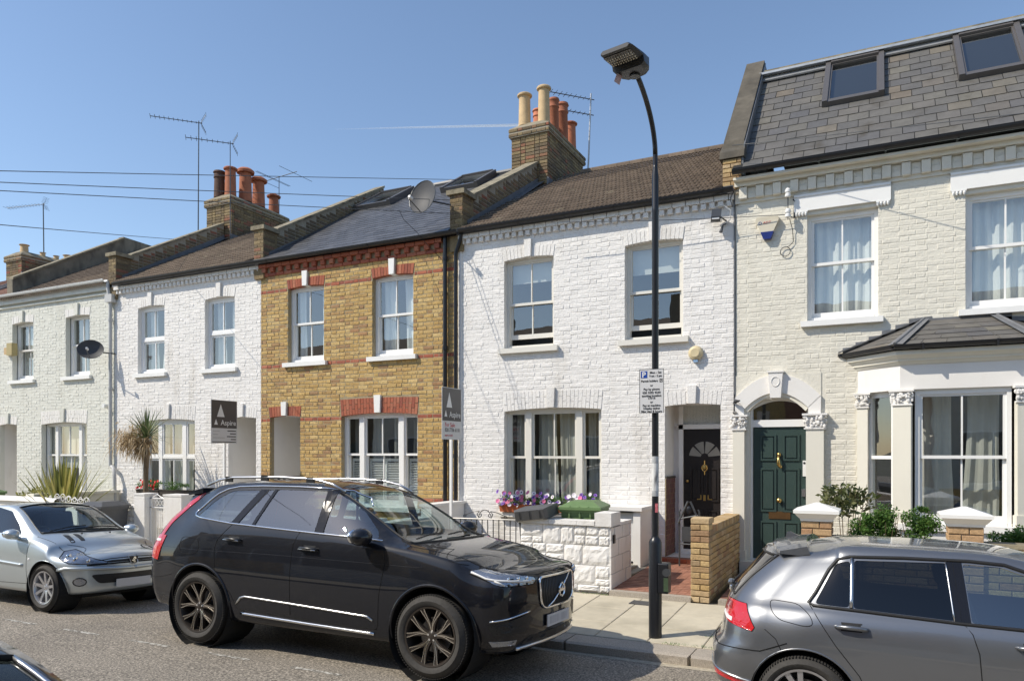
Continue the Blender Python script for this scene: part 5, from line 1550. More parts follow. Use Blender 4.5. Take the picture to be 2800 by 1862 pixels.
def scroll(cx, cz, r0, turns, sgn, st=0):
    pts = []
    for i in range(18):
        a = st + sgn * turns * 2 * pi * i / 17; rr = r0 * (1 - .75 * i / 17); pts.append((cx + rr * cos(a), 10.12, cz + rr * sin(a)))
    q.tube(pts, .006, 5)
scroll(cx - .09, 1.13, .05, 1.2, 1, pi / 2); scroll(cx + .09, 1.13, .05, 1.2, -1, pi / 2); scroll(cx - .36, 1.10, .03, 1.1, 1, 0); scroll(cx + .36, 1.10, .03, 1.1, -1, pi)
q.tube([(cx + .11 * cos(RAD(a)), 10.12, 1.08 + .13 * sin(RAD(a))) for a in range(0, 181, 15)], .006, 5)
q.tube([(cx - .36, 10.12, 1.12), (cx - .22, 10.12, 1.17), (cx - .1, 10.12, 1.19)], .006, 5).tube([(cx + .36, 10.12, 1.12), (cx + .22, 10.12, 1.17), (cx + .1, 10.12, 1.19)], .006, 5)
q.build('crest', 'black_metal', rl)

# party garden walls
pg = thing('garden_wall', 'white stepped block wall beside the for sale board', 'garden wall', (-7.3, 11.4, .1))
MB().box(-7.42, -7.2, 10.1, 11.3, 0, .90).box(-7.42, -7.2, 11.3, 12.48, 0, 1.12).build('wall', 'white_render', pg)
MB().box(-7.45, -7.17, 10.07, 11.28, .90, .95).box(-7.45, -7.17, 11.28, 12.48, 1.12, 1.17).build('coping', 'white_paint', pg)
pg = thing('garden_wall', 'low white wall and coping in front of the brick house', 'garden wall', (-9.8, 10.1, .1))
MB().box(-11.2, -7.42, 10.06, 10.24, 0, .95).build('wall', 'white_render', pg)
MB().box(-11.2, -7.42, 10.03, 10.27, .95, 1.0).build('coping', 'white_paint', pg)
gp = thing('garden_wall', 'white rough block wall with square gate posts left of the dark car', 'garden wall', (-13.6, 10.1, .1))
block_wall(gp, -14.9, -13.42, .10, .98, 10.05, 14)
MB().box(-14.9, -13.42, 10.09, 10.22, 0, .99).build('core', 'white_render', gp)
MB().box(-15.0, -13.40, 10.03, 10.26, .985, 1.04).build('coping', 'white_paint', gp)
for (a, b) in ((-13.40, -13.10), (-12.55, -12.05)): MB().box(a, b, 10.0, 10.3, 0, 1.25).box(a - .01, b + .01, 9.99, 10.31, 1.25, 1.285).build('gate_post', 'white_paint', gp)
MB().box(-12.05, -11.2, 10.06, 10.24, 0, 1.0).build('wall', 'white_render', gp)
ga = thing('garden_gate', 'narrow white iron garden gate with vertical bars between white posts', 'gate', (-12.8, 10.14, .15))
q = MB(); q.box(-13.09, -13.05, 10.12, 10.16, .2, 1.20).box(-12.60, -12.56, 10.12, 10.16, .2, 1.20).box(-13.09, -12.56, 10.12, 10.16, 1.0, 1.02).box(-13.09, -12.56, 10.12, 10.16, .22, .25).box(-13.09, -12.56, 10.12, 10.16, 1.18, 1.20)
q.build('frame', 'white_trim', ga)
for i in range(9): MB().tube([(-13.02 + i * .05, 10.14, .24), (-13.02 + i * .05, 10.14, 1.01)], .008, 6).build('bar', 'white_trim', ga)
q = MB()
for i in range(5):
    cxx = -13.0 + i * .09
    q.tube([(cxx + .035 * cos(RAD(a)), 10.14, 1.10 + .05 * sin(RAD(a))) for a in range(0, 361, 30)], .006, 5)
q.tube([(-13.05, 10.14, 1.20), (-12.9, 10.14, 1.27), (-12.8, 10.14, 1.22), (-12.6, 10.14, 1.16)], .008, 5)
q.build('scrolls', 'white_trim', ga)
gp2 = thing('garden_wall', 'white wall with rounded coping in front of the flax plant', 'garden wall', (-18, 10.1, .1))
MB().box(-19.3, -15.3, 10.06, 10.24, 0, 1.02).build('wall', 'white_render', gp2)
q = MB()
for i in range(6):
    a, b = pi * i / 6, pi * (i + 1) / 6
    q.quad((-19.3, 10.15 - .15 * cos(a), 1.02 + .10 * sin(a)), (-16.0, 10.15 - .15 * cos(a), 1.02 + .10 * sin(a)), (-16.0, 10.15 - .15 * cos(b), 1.02 + .10 * sin(b)), (-19.3, 10.15 - .15 * cos(b), 1.02 + .10 * sin(b)))
q.build('coping', 'white_render', gp2)
gi = thing('iron_railing', 'curly white ironwork on the wall behind the silver car', 'railing', (-15.6, 10.14, 1.0))
q = MB()
for i in range(7):
    cxx = -16.3 + i * .2
    q.tube([(cxx + .10 * cos(RAD(a)), 10.14, 1.06 + (.10 + .05 * sin(i)) * sin(RAD(a))) for a in range(0, 181, 20)], .009, 5)
    q.tube([(cxx + .05 * cos(RAD(a)), 10.14, 1.10 + .05 * sin(RAD(a))) for a in range(0, 361, 30)], .007, 5)
    q.tube([(cxx - .1, 10.14, .2), (cxx - .1, 10.14, 1.08)], .009, 5)
q.build('scrolls', 'white_trim', gi)
gq = thing('garden_wall', 'cream block party wall beside the flax plant', 'garden wall', (-17.4, 11.4, .1))
MB().box(-17.45, -17.25, 10.3, 12.45, 0, 1.10).build('wall', 'cream_smooth', gq); MB().box(-17.5, -17.2, 10.3, 12.45, 1.10, 1.16).build('coping', 'cream_smooth', gq)
gr_ = thing('garden_wall', 'brown brick on edge garden wall at the left edge', 'garden wall', (-21, 10.1, .1))
MB().box(-23, -19.35, 10.06, 10.24, 0, .95).build('core', 'mortar', gr_)
place_pieces('brick', [((-23 + i * .078, 10.15, 1.0), (.068, .22, .11), 0, (i * .37) % 1, (0, 0, 0)) for i in range(46)], 'garden_brick', gr_, 60)

# ================================================================== PLANTS
def leaf_cloud(mb_, c, rx, ry, rz, n, size, r, flat=.0, lump=4, shape='leaf'):
    lumps = [(r.gauss(0, .45), r.gauss(0, .45), r.gauss(0, .4), r.uniform(.35, .6)) for _ in range(lump)]
    for i in range(n):
        l = lumps[i % lump]
        while True:
            u = Vector((r.gauss(0, 1), r.gauss(0, 1), r.gauss(0, 1))).normalized() * (r.random() ** .4) * l[3]
            p = Vector((l[0] + u.x, l[1] + u.y, l[2] + u.z))
            if p.length < 1.15: break
        p = Vector((c[0] + p.x * rx, c[1] + p.y * ry, c[2] + p.z * rz))
        a = Vector((r.gauss(0, 1), r.gauss(0, 1), r.gauss(.5, .8))).normalized(); b = a.cross(Vector((r.gauss(0, 1), r.gauss(0, 1), r.gauss(0, 1)))).normalized()
        s = size * r.uniform(.6, 1.3); w = s * .42
        t = r.random()
        mb_.add([p, p + a * s * .5 + b * w * .5, p + a * s, p + a * s * .5 - b * w * .5], [(0, 1, 2, 3)], t)
def bush(name, label, c, rx, ry, rz, n, size, m, seed, group=None, lump=5, stems=8):
    r = random.Random(seed); t = thing(name, label, 'shrub', (c[0], c[1], .26), group)
    f = MB(); leaf_cloud(f, c, rx, ry, rz, n, size, r, lump=lump); f.build('foliage', m, t, fix=False)
    s = MB()
    for i in range(stems):
        q = (c[0] + r.uniform(-.8, .8) * rx, c[1] + r.uniform(-.8, .8) * ry, c[2] + r.uniform(-.2, .9) * rz)
        s.tube([(c[0] + r.uniform(-.2, .2) * rx, c[1], .2), ((c[0] + q[0]) / 2, c[1], (c[2] + .3) / 2), q], [.01, .007, .003], 5)
        for j in range(7):
            tt = Vector(q) + Vector((r.gauss(0, .04), r.gauss(0, .04), r.uniform(-.05, .12)))
            a = Vector((r.gauss(0, 1), r.gauss(0, 1), r.gauss(.6, .6))).normalized(); b = a.cross(Vector((0, 0, 1)) + Vector((.1, .2, 0))).normalized()
            f2 = size * 1.2
    s.build('stems', 'bark', t)
    return t
bush('shrub', 'loose olive green shrub against the cream wall beside the green door', (-.42, 11.2, 1.42), .40, .28, .38, 620, .10, 'leaf_dark', 1, lump=6)
for i, (x, h) in enumerate(((-.27, 1.10), (.08, 1.18), (.45, 1.14), (1.45, 1.08), (1.85, 1.12), (2.3, 1.1))):
    lab = ['bright green small shrub just right of the first white capped pier', 'tallest bright green shrub in the row under the bay', 'bright green shrub left of the second white capped pier',
           'green shrub just right of the second white capped pier', 'bright green shrub at the right edge behind the grey car', 'green shrub beyond the right edge of the bay'][i]
    bush('hedge_shrub', lab, (x, 10.62, h - .06), .25, .22, .27, 3000, .045, 'leaf', 20 + i, group='green shrubs along the wall under the bay window', lump=8)

def blade(mb_, base, d, L, w, droop, r, seg=7, fold=.25):
    d = Vector(d).normalized(); side = d.cross(Vector((0, 0, 1)))
    if side.length < .01: side = Vector((1, 0, 0))
    side.normalize(); p = Vector(base); pts = []; v = d.copy()
    for i in range(seg + 1):
        t = i / seg
        ww = w * (1 - t) ** .6 * (.5 + 1.2 * min(t, .4))
        pts.append((p - side * ww, p + Vector((0, 0, -fold * ww)), p + side * ww))
        p = p + v * (L / seg); v = (v + Vector((0, 0, -droop / seg))).normalized()
    t_ = r.random()
    for i in range(seg):
        for j in range(2): mb_.add([pts[i][j], pts[i][j + 1], pts[i + 1][j + 1], pts[i + 1][j]], [(0, 1, 2, 3)], t_)
fx = thing('flax_plant', 'large spiky green and yellow flax plant behind the silver car', 'plant', (-16.85, 10.75, .26))
r = random.Random(41)
for i in range(150):
    a = r.uniform(0, 2 * pi); tilt = abs(r.gauss(0, .5))
    b = MB(); blade(b, (-16.85 + .10 * cos(a), 10.75 + .08 * sin(a), .4), (sin(tilt) * cos(a), sin(tilt) * sin(a) * .8, cos(tilt)), r.uniform(1.1, 1.7), r.uniform(.04, .06), r.uniform(.1, .55), r)
    b.build('leaf', 'leaf_flax', fx, fix=False)
pm = thing('palm_plant', 'cordyline palm with green spikes and a shaggy brown skirt before the white house', 'palm', (-15.0, 11.5, .26))
tk = MB(); tk.tube([(-14.98, 11.5, .2), (-15.02, 11.5, 1.2), (-14.99, 11.5, 2.45)], [.07, .055, .05], 10); tk.build('trunk', 'bark', pm)
r = random.Random(17)
for i in range(70):
    a = r.uniform(0, 2 * pi); tilt = r.uniform(.05, 1.6)
    b = MB(); blade(b, (-14.99, 11.5, 2.42), (sin(tilt) * cos(a), sin(tilt) * sin(a), cos(tilt)), r.uniform(.40, .88), .024, r.uniform(.2, .8), r, 6); b.build('leaf', 'leaf_palm', pm, fix=False)
dd = MB()
for i in range(650):
    a = r.gauss(3.3, 1.1); tilt = r.uniform(1.0, 2.4)
    if i % 4 == 0: blade(dd, (-15.0, 11.5, 2.42 - r.random() * .25), (sin(tilt) * cos(a), sin(tilt) * sin(a), cos(tilt)), r.uniform(.35, .65), .013, r.uniform(1.2, 3.4), r, 7)
    else: blade(dd, (-15.30 + r.gauss(0, .20), 11.40 + r.gauss(0, .12), 2.42 + r.gauss(0, .14)), (r.gauss(-.3, .8), r.gauss(0, .7), r.gauss(.1, .6)), r.uniform(.25, .55), .013, r.uniform(1.0, 3.0), r, 6)
dd.build('dead_skirt', 'leaf_dead', pm, kind='stuff', fix=False)
gc = MB(); r = random.Random(3)
leaf_cloud(gc, (-18.2, 10.9, 1.02), .9, .3, .22, 900, .09, r, lump=7)
lo_ = thing('shrub', 'low straggly green ground shrub left of the flax plant', 'shrub', (-18.2, 10.9, .26)); gc.build('foliage', 'leaf_flax', lo_, fix=False)

def flower(mb_p, mb_e, p, rad, r):
    n = Vector((r.gauss(0, .35), -1, r.gauss(.35, .3))).normalized(); a = n.cross(Vector((0, 0, 1))).normalized(); b = n.cross(a)
    t = r.random(); c = [p + (a * cos(k * 2 * pi / 7) + b * sin(k * 2 * pi / 7)) * rad * r.uniform(.88, 1.1) + n * rad * .25 for k in range(7)]
    for k in range(7): mb_p.add([p, c[k], c[(k + 1) % 7]], [(0, 1, 2)], t)
    if mb_e is not None:
        e = [p + n * .004 + (a * cos(k * 2 * pi / 5) + b * sin(k * 2 * pi / 5)) * rad * .42 for k in range(5)]
        mb_e.add(e, [tuple(range(5))], t)
def trough(x0, x1, label, m, seed, y0=FY - .11, z=1.0, palette=None, n=26, group=None, h=.14, hang=True, dep=.15):
    t = thing('flower_trough', label, 'planter', ((x0 + x1) / 2, y0, z), group)
    q = MB(); q.add([(x0 + .02, y0 - dep / 2 + .01, z), (x1 - .02, y0 - dep / 2 + .01, z), (x1 - .02, y0 + dep / 2, z), (x0 + .02, y0 + dep / 2, z), (x0, y0 - dep / 2 - .01, z + h), (x1, y0 - dep / 2 - .01, z + h), (x1, y0 + dep / 2 + .01, z + h), (x0, y0 + dep / 2 + .01, z + h)],
                 [(0, 3, 2, 1), (0, 1, 5, 4), (1, 2, 6, 5), (2, 3, 7, 6), (3, 0, 4, 7)])
    q.box(x0 - .006, x1 + .006, y0 - dep / 2 - .02, y0 - dep / 2 - .006, z + h - .02, z + h)
    q.build('trough', m, t); MB().box(x0 + .01, x1 - .01, y0 - dep / 2, y0 + dep / 2, z + h - .03, z + h - .012).build('soil', 'soil', t)
    r = random.Random(seed); f = MB(); leaf_cloud(f, ((x0 + x1) / 2, y0 - .03, z + h + .09), (x1 - x0) * .5, .12, .12, 620, .045, r, lump=9); f.build('foliage', 'leaf', t, fix=False)
    for mname, cnt, rad, eye in palette:
        for i in range(cnt):
            p_ = MB(); e_ = MB() if eye else None
            p = Vector((r.uniform(x0, x1), y0 - .08 - r.uniform(0, .08), z + h + r.uniform(-.02, .24)))
            flower(p_, e_, p, rad * r.uniform(.8, 1.15), r)
            fo_ = p_.build('flower', mname, t, fix=False)
            if eye: e_.build('flower_eye', 'petal_eye', fo_, fix=False)
    return t
P1 = [('petal_white', 13, .042, True), ('petal_pink', 13, .042, False), ('petal_purple', 9, .04, True), ('petal_white', 6, .04, False)]
P2 = [('petal_white', 13, .042, True), ('petal_purple', 10, .042, True), ('petal_pink', 3, .04, False)]
P3 = [('petal_pink', 15, .042, False), ('petal_white', 9, .042, False), ('petal_purple', 9, .04, True)]
gname = 'orange troughs of petunias on the window sill'
trough(-6.36, -5.72, 'orange trough of mixed white, pink and purple petunias, leftmost on the sill', 'terracotta', 1, palette=P1, group=gname)
trough(-5.69, -5.03, 'orange trough of mostly white and purple petunias, middle of the sill', 'terracotta', 2, palette=P2, group=gname)
trough(-5.0, -4.36, 'orange trough of pink and white petunias, right end of the sill', 'terracotta', 3, palette=P3, group=gname)
trough(-16.35, -15.55, 'dark window box with red geraniums left of the white house window', 'wood_dark', 5, y0=FY - .14, z=1.04, palette=[('petal_red', 20, .035, False)], h=.17, dep=.22)
trough(-15.52, -14.62, 'dark window box of low light green plants under the white house window', 'wood_dark', 6, y0=FY - .14, z=1.04, palette=[], h=.17, dep=.22)

# ================================================================== BINS
def wheelie(label, x, y, rot, m, seed, z=.1, h=1.02, w=.58, d=.68, lid_open=False):
    t = thing('wheelie_bin', label, 'bin', (x, y, z), local=True, rot=(0, 0, rot))
    b = MB(); a = .84
    b.add([(-w / 2 * a, -d / 2 * a, .04), (w / 2 * a, -d / 2 * a, .04), (w / 2 * a, d / 2 * a, .04), (-w / 2 * a, d / 2 * a, .04), (-w / 2, -d / 2, h - .12), (w / 2, -d / 2, h - .12), (w / 2, d / 2, h - .12), (-w / 2, d / 2, h - .12)],
          [(0, 3, 2, 1), (0, 1, 5, 4), (1, 2, 6, 5), (2, 3, 7, 6), (3, 0, 4, 7)])
    b.box(-w / 2 - .02, w / 2 + .02, -d / 2 - .02, -d / 2 + .01, h - .17, h - .12).box(-w / 2 - .02, -w / 2 + .01, -d / 2, d / 2, h - .17, h - .12).box(w / 2 - .01, w / 2 + .02, -d / 2, d / 2, h - .17, h - .12)
    for i in (-.16, 0, .16): b.box(i - .012, i + .012, -d / 2 - .022, -d / 2, h - .30, h - .16)
    b.tube([(-w / 2 + .03, d / 2 + .06, h - .08), (w / 2 - .03, d / 2 + .06, h - .08)], .014, 8)
    b.build('body', m, t)
    if not lid_open:
        l = MB()
        def ring(z_, e, f=0): return [(-w / 2 - e, -d / 2 - e - f, z_), (w / 2 + e, -d / 2 - e - f, z_), (w / 2 + e, d / 2 + e, z_), (-w / 2 - e, d / 2 + e, z_)]
        rs = [ring(h - .13, .035, .02), ring(h - .09, .035, .02), ring(h - .07, .0), ring(h - .01, -.11)]
        vs = sum(rs, []); fs = []
        for k in range(3):
            for i in range(4): fs.append((k * 4 + i, k * 4 + (i + 1) % 4, k * 4 + 4 + (i + 1) % 4, k * 4 + 4 + i))
        fs.append((12, 13, 14, 15)); l.add(vs, fs)
        for i in (-.14, 0, .14): l.box(i - .01, i + .01, -d / 2 - .045, -d / 2 - .005, h - .12, h - .075)
        l.build('lid', m, t)
    for sx in (-1, 1): MB().lathe([(.10, -.03), (.10, .03)], (sx * (w / 2 - .03), d / 2 - .05, .10), 'X', 14).build('wheel', 'black_metal', t)
    return t
wheelie('green wheelie bin with ribbed lid behind the white garden wall', -4.05, 10.72, RAD(8), 'bin_green', 1, z=.26, h=1.11)
wheelie('dark wheelie bin on the pavement left of the white gate', -13.75, 9.58, RAD(12), 'bin_dark', 2, z=.07, h=1.08)
wheelie('green wheelie bin mostly hidden behind the left garden wall', -20.0, 10.75, 0, 'bin_green', 3, z=.26, h=.95)
bk_ = wheelie('black wheelie bin with its lid thrown open onto the wall', -4.72, 10.68, RAD(4), 'bin_dark', 4, z=.26, h=.93, lid_open=True)
l = MB(); # open lid resting over the wall coping
c0 = Vector((-4.62, 10.18, 1.20))
L_ = MB(); ax = Vector((.27, 0, .035)); ay = Vector((0, .20, .02)); az = Vector((0, -.03, .085))
def shell(ax, ay, az):
    o = [c0 - ax - ay - az, c0 + ax - ay - az, c0 + ax - ay + az, c0 - ax - ay + az]
    i_ = [c0 - ax * .86 - ay * 1.3 - az * .8, c0 + ax * .86 - ay * 1.3 - az * .8, c0 + ax * .86 - ay * 1.3 + az * .8, c0 - ax * .86 - ay * 1.3 + az * .8]
    bk = [c0 - ax + ay - az, c0 + ax + ay - az, c0 + ax + ay + az, c0 - ax + ay + az]
    return o + i_ + bk, [(4, 5, 6, 7)] + [(a, (a + 1) % 4, 4 + (a + 1) % 4, 4 + a) for a in range(4)] + [(8 + a, 8 + (a + 1) % 4, (a + 1) % 4, a) for a in range(4)]
vs, fs = shell(ax, ay, az); L_.add(vs, fs)
for k in (-.6, 0, .6): L_.tube([c0 + ax * k - ay * 1.33 - az * .7, c0 + ax * k - ay * 1.33 + az * .7], .007, 5)
lo = bpy.data.objects.new('lid', L_.mesh('lid', 'bin_dark')); COL.objects.link(lo); lo.parent = bk_
lo.matrix_parent_inverse = (Matrix.Translation(bk_.location) @ Matrix.Rotation(RAD(4), 4, 'Z')).inverted()
# ================================================================== LAMP POST
LX, LY = -2.265, 8.236
lp = thing('street_lamp', 'tall black street lamp post with flat LED head and parking sign', 'street lamp', (LX, LY, .01))
q = MB(); q.lathe([(.073, -.1), (.073, 1.08), (.060, 1.115), (.040, 1.14), (.038, 1.16)], (LX, LY, 0), 'Z', 24)
base = q.build('base', 'black_metal', lp); smooth_by_angle(base, 30)
q = MB(); q.lathe([(.0375, 1.1), (.0375, 4.8), (.039, 4.81), (.039, 4.84), (.0375, 4.85), (.0375, 5.2), (.030, 5.27), (.028, 5.30)], (LX, LY, 0), 'Z', 20)
smooth_by_angle(q.build('pole', 'black_metal', lp), 30)
pth = [(LX, LY, 5.2), (LX, LY, 5.45)]
for a in range(0, 76, 7): pth.append((LX, LY - 1.10 * (1 - cos(RAD(a))), 5.45 + .62 * sin(RAD(a))))
q = MB(); q.tube(pth, .027, 14); arm = q.build('arm', 'black_metal', lp, smooth=True)
ex, ey, ez = pth[-1]
# head: tapered shallow box seen from below
H0 = Vector((ex, ey + .02, ez + .03)); fw = Vector((-.20, -1, -.02)).normalized(); rt = Vector((1, -.20, 0)).normalized(); up = rt.cross(fw) * -1
if up.z < 0: up = -up
hd = MB()
def HP(s, u, h): return H0 + fw * s * .86 + rt * u * 1.06 + up * h * .9
def loop(s, hw, h0, h1, c=.035): return [HP(s, -hw + c, h0), HP(s, hw - c, h0), HP(s, hw, h0 + c), HP(s, hw, h1 - c), HP(s, hw - c, h1), HP(s, -hw + c, h1), HP(s, -hw, h1 - c), HP(s, -hw, h0 + c)]
secs = [loop(-.05, .07, -.04, .06, .03), loop(.0, .13, -.06, .09), loop(.08, .165, -.065, .105), loop(.22, .17, -.05, .105), loop(.24, .17, .01, .105), loop(.50, .17, .02, .09), loop(.545, .15, .03, .075, .02)]
vs = sum(secs, []); fs = []
for k in range(len(secs) - 1):
    for i in range(8): fs.append((k * 8 + i, k * 8 + (i + 1) % 8, k * 8 + 8 + (i + 1) % 8, k * 8 + 8 + i))
fs += [tuple(range(8)), tuple(range(len(vs) - 8, len(vs)))]
hd.add(vs, fs); head = hd.build('lamp_head', 'black_metal', lp); smooth_by_angle(head, 30)
q = MB(); q.add([HP(.27, -.145, .008), HP(.50, -.145, .014), HP(.50, .145, .014), HP(.27, .145, .008)], [(0, 1, 2, 3)]); q.build('led_panel', mat('led_tray', (.05, .042, .03), .3), head, fix=False)
M['led'] = mat('led_lens', (.75, .70, .58), .2, namt=0)
for a in range(4):
    for b in range(10):
        p = HP(.30 + a * .045 + (.012 if a > 1 else 0), -.125 + b * .0275 + (a % 2) * .006, .001)
        q = MB(); q.sphere(p, .0075, 6, 4); q.build('led', 'led', head)
q = MB(); p = HP(.06, 0, -.068)
q.tube([p, p - up * .012], .055, 16).build('photocell_cap', 'dark_metal', head)
q = MB(); q.add([HP(.14, -.10, -.05), HP(.22, -.13, -.06), HP(.24, -.15, -.14), HP(.15, -.13, -.16)], [(0, 1, 2, 3)]); q.build('torn_flap', mat('torn_plastic', (.45, .33, .36), .5), head, fix=False)
bx = MB(); bx.box(LX + .05, LX + .17, LY - .09, LY + .05, .52, .86); cb_ = bx.build('control_box', 'black_metal', lp)
bv = cb_.modifiers.new('bevel', 'BEVEL'); bv.width = .015; bv.segments = 2
MB().lathe([(.045, -.03), (.045, .01), (.03, .03)], (LX + .15, LY - .07, .76), 'Y', 14).build('dial_cover', 'dark_metal', cb_)
MB().box(LX + .12, LX + .172, LY - .098, LY - .09, .55, .70).build('instruction_label', mat('label_green', (.06, .09, .05), .4), cb_)
MB().lathe([(.0385, 1.60), (.0385, 2.05)], (LX, LY, 0), 'Z', 16).build('pale_sticker_band', mat('torn_sticker', (.42, .43, .43), .6, nscale=14, namt=.35), lp)
MB().lathe([(.0395, 1.66), (.0395, 1.97)], (LX, LY, 0), 'Z', 16).build('notice', mat('old_notice', (.62, .62, .60), .6, nscale=9, namt=.3, dirt=((.2, .2, .2), 16, .55, .7, .3)), lp)
MB().box(LX + .01, LX + .04, LY - .045, LY - .03, 1.42, 1.52).build('round_sticker', mat('pink_sticker', (.45, .12, .14), .5, nscale=40, namt=.5), lp)
# parking plate
ps = thing('parking_sign', 'small white parking plate with blue P fixed to the lamp post', 'sign', (LX, LY - .07, 2.5))
PX0, PX1, PZ0, PZ1, PY = LX - .165, LX + .115, 2.535, 3.03, LY - .065
q = MB(); q.box(PX0, PX1, PY, PY + .004, PZ0, PZ1); pl_ = q.build('plate', 'sign_grey', ps)
q = MB()
for a in ((PX0, PX1, PZ0, PZ0 + .004), (PX0, PX1, PZ1 - .004, PZ1), (PX0, PX0 + .004, PZ0, PZ1), (PX1 - .004, PX1, PZ0, PZ1)): q.box(a[0], a[1], PY - .002, PY + .005, a[2], a[3])
q.build('border', 'text_black', ps)
MB().box(PX0 + .018, PX0 + .092, PY - .0015, PY, PZ1 - .10, PZ1 - .022).build('blue_square', 'sign_blue', ps)
RX = (RAD(90), 0, 0)
text('letter_p', 'P', .088, (PX0 + .030, PY - .003, PZ1 - .092), RX, 'sign_white', ps, bold=.002)
xm = (PX0 + PX1) / 2
text('sign_text', 'Mon - Sat', .034, (xm + .046, PY - .002, PZ1 - .052), RX, 'text_black', ps, 'CENTER', bold=.0006)
text('sign_text', '9 am - 5 pm', .034, (xm + .046, PY - .002, PZ1 - .090), RX, 'text_black', ps, 'CENTER', .86, bold=.0006)
text('sign_text', 'Permit holders', .034, (xm - .024, PY - .002, PZ1 - .145), RX, 'text_black', ps, 'CENTER', .94, bold=.0006)
MB().box(PX1 - .048, PX1 - .014, PY - .0015, PY, PZ1 - .152, PZ1 - .112).build('zone_square', 'text_black', ps)
text('zone_letter', 'Q', .034, (PX1 - .042, PY - .003, PZ1 - .144), RX, 'sign_white', ps)
for s_, z_ in (('or', .195), ('Pay by phone', .238), ('020 3292 9230', .277), ('quoting location', .311), ('17719', .341), ('or', .382), ('Pay at machine', .420), ('Display ticket', .453), ('Max stay 8 hours', .487)):
    text('sign_text', s_, .035, (xm, PY - .002, PZ1 - z_), RX, 'text_black', ps, 'CENTER', .98, bold=.0006)
for z_ in (2.60, 2.95): MB().lathe([(.042, z_ - .01), (.042, z_ + .01)], (LX, LY, 0), 'Z', 16).build('clamp', 'galv', ps)

# ================================================================== ESTATE AGENT BOARDS
def board(label, xp, y0, y1, z0, z1, lean, kind, ztrip):
    t = thing('estate_board', label, 'sign', (xp, (y0 + y1) / 2, .26))
    L = y1 - y0
    MB().box(xp - .004, xp + .004, y0, y1, z0, z1).build('panel', 'sign_grey', t)
    zs = z0 + (z1 - z0) * ztrip
    MB().box(xp - .007, xp + .007, y0 + .012, y1 - .012, zs, z1 - .010).build('dark_panel', 'sign_dark', t)
    def tri(ym, zb, w, h):
        q = MB(); q.add([(xp + .009, ym - w / 2, zb), (xp + .009, ym + w / 2, zb), (xp + .009, ym, zb + h)], [(0, 1, 2)]); q.build('triangle_logo', 'sign_white', t, fix=False)
    H = z1 - zs
    tri(y0 + L * .36, zs + H * .40, L * .29, H * .46); tri(y0 + L * .18, zs + H * .12, L * .14, H * .20)
    R2 = (RAD(90), 0, RAD(90))
    text('board_text', 'Aspire', .145 * L / .65, (xp + .009, y0 + L * .36, zs + H * .11), R2, 'sign_white', t, bold=.001)
    h2 = zs - z0
    if kind == 'sale':
        text('board_text', 'For Sale', .105, (xp + .006, y0 + L * .14, z0 + h2 * .68), R2, 'text_red', t)
        text('board_text', '020 7736 6110', .095, (xp + .006, y0 + L * .14, z0 + h2 * .42), R2, 'text_black', t, sx=.88)
        text('board_text', 'aspire.co.uk', .055, (xp + .006, y0 + L * .14, z0 + h2 * .18), R2, 'text_red', t)
    else:
        q = MB(); q2 = MB()
        for k, (a, b) in enumerate(((.62, .95), (.72, .95), (.60, .95), (.75, .95))):
            q.box(xp + .004, xp + .006, y0 + L * a, y0 + L * b, z0 + h2 * (.80 - k * .19), z0 + h2 * (.86 - k * .19))
        for k, b in enumerate((.32, .26, .52)): q2.box(xp + .004, xp + .006, y0 + L * .07, y0 + L * b, z0 + h2 * (.78 - k * .22), z0 + h2 * (.82 - k * .22))
        q.box(xp + .004, xp + .006, y0 + L * .04, y0 + L * .95, z0 + h2 * .06, z0 + h2 * .11)
        q.build('small_print', 'text_black', t); q2.build('faint_print', 'galv', t)
    ym = (y0 + y1) / 2 + .04
    q = MB(); q.obox((xp - .035, ym, (z1 - .2 + .1) / 2), (.022, 0, 0), (0, .022, 0), (lean, 0, (z1 - .2 - .1) / 2)); q.build('post', 'white_trim', t)
    return t
board('for sale board on a white post between the brick house and white house', -6.83, 11.06, 11.72, 2.33, 3.25, .0, 'sale', .36)
board('dark topped estate board on a white post beside the brick house porch', -12.47, 11.08, 11.78, 2.30, 3.21, .0, 'open', .35)

# ================================================================== WALL FITTINGS
def tube_thing(name, label, cat, pts, r, m, n=6, group=None):
    q = MB(); q.tube(pts, r, n); o = q.build(name, m, smooth=True); tag(o, label, cat, group); return o
# alarm box on the cream house
al = thing('alarm_box', 'cream alarm box with dark blue tip on the cream house wall', 'alarm box', (-1.60, FY - .03, 5.65))
pts = [(-1.76, 5.86), (-1.44, 5.86), (-1.42, 5.80), (-1.53, 5.56), (-1.67, 5.56), (-1.78, 5.80)]
q = MB(); q.prism([(x, FY - .085, z) for x, z in pts], (0, .085, 0)); ab = q.build('cover', mat('aged_plastic', (.62, .57, .45), .4, namt=.05), al)
q = MB(); q.prism([(x, FY - .092, z) for x, z in ((-1.70, 5.615), (-1.50, 5.615), (-1.545, 5.50), (-1.655, 5.50))], (0, .09, 0)).build('strobe_lens', mat('blue_lens', (.015, .025, .16), .2), al)
text('alarm_text', 'ADT', .05, (-1.66, FY - .088, 5.745), RX, 'text_red', al, sx=1.2)
q = MB()
for i in range(12):
    a, b = 2 * pi * i / 12, 2 * pi * (i + 1) / 12; q.tube([(-1.705 + .022 * cos(a), FY - .087, 5.76 + .022 * sin(a)), (-1.705 + .022 * cos(b), FY - .087, 5.76 + .022 * sin(b))], .004, 5)
q.build('logo_ring', 'sign_blue', al)
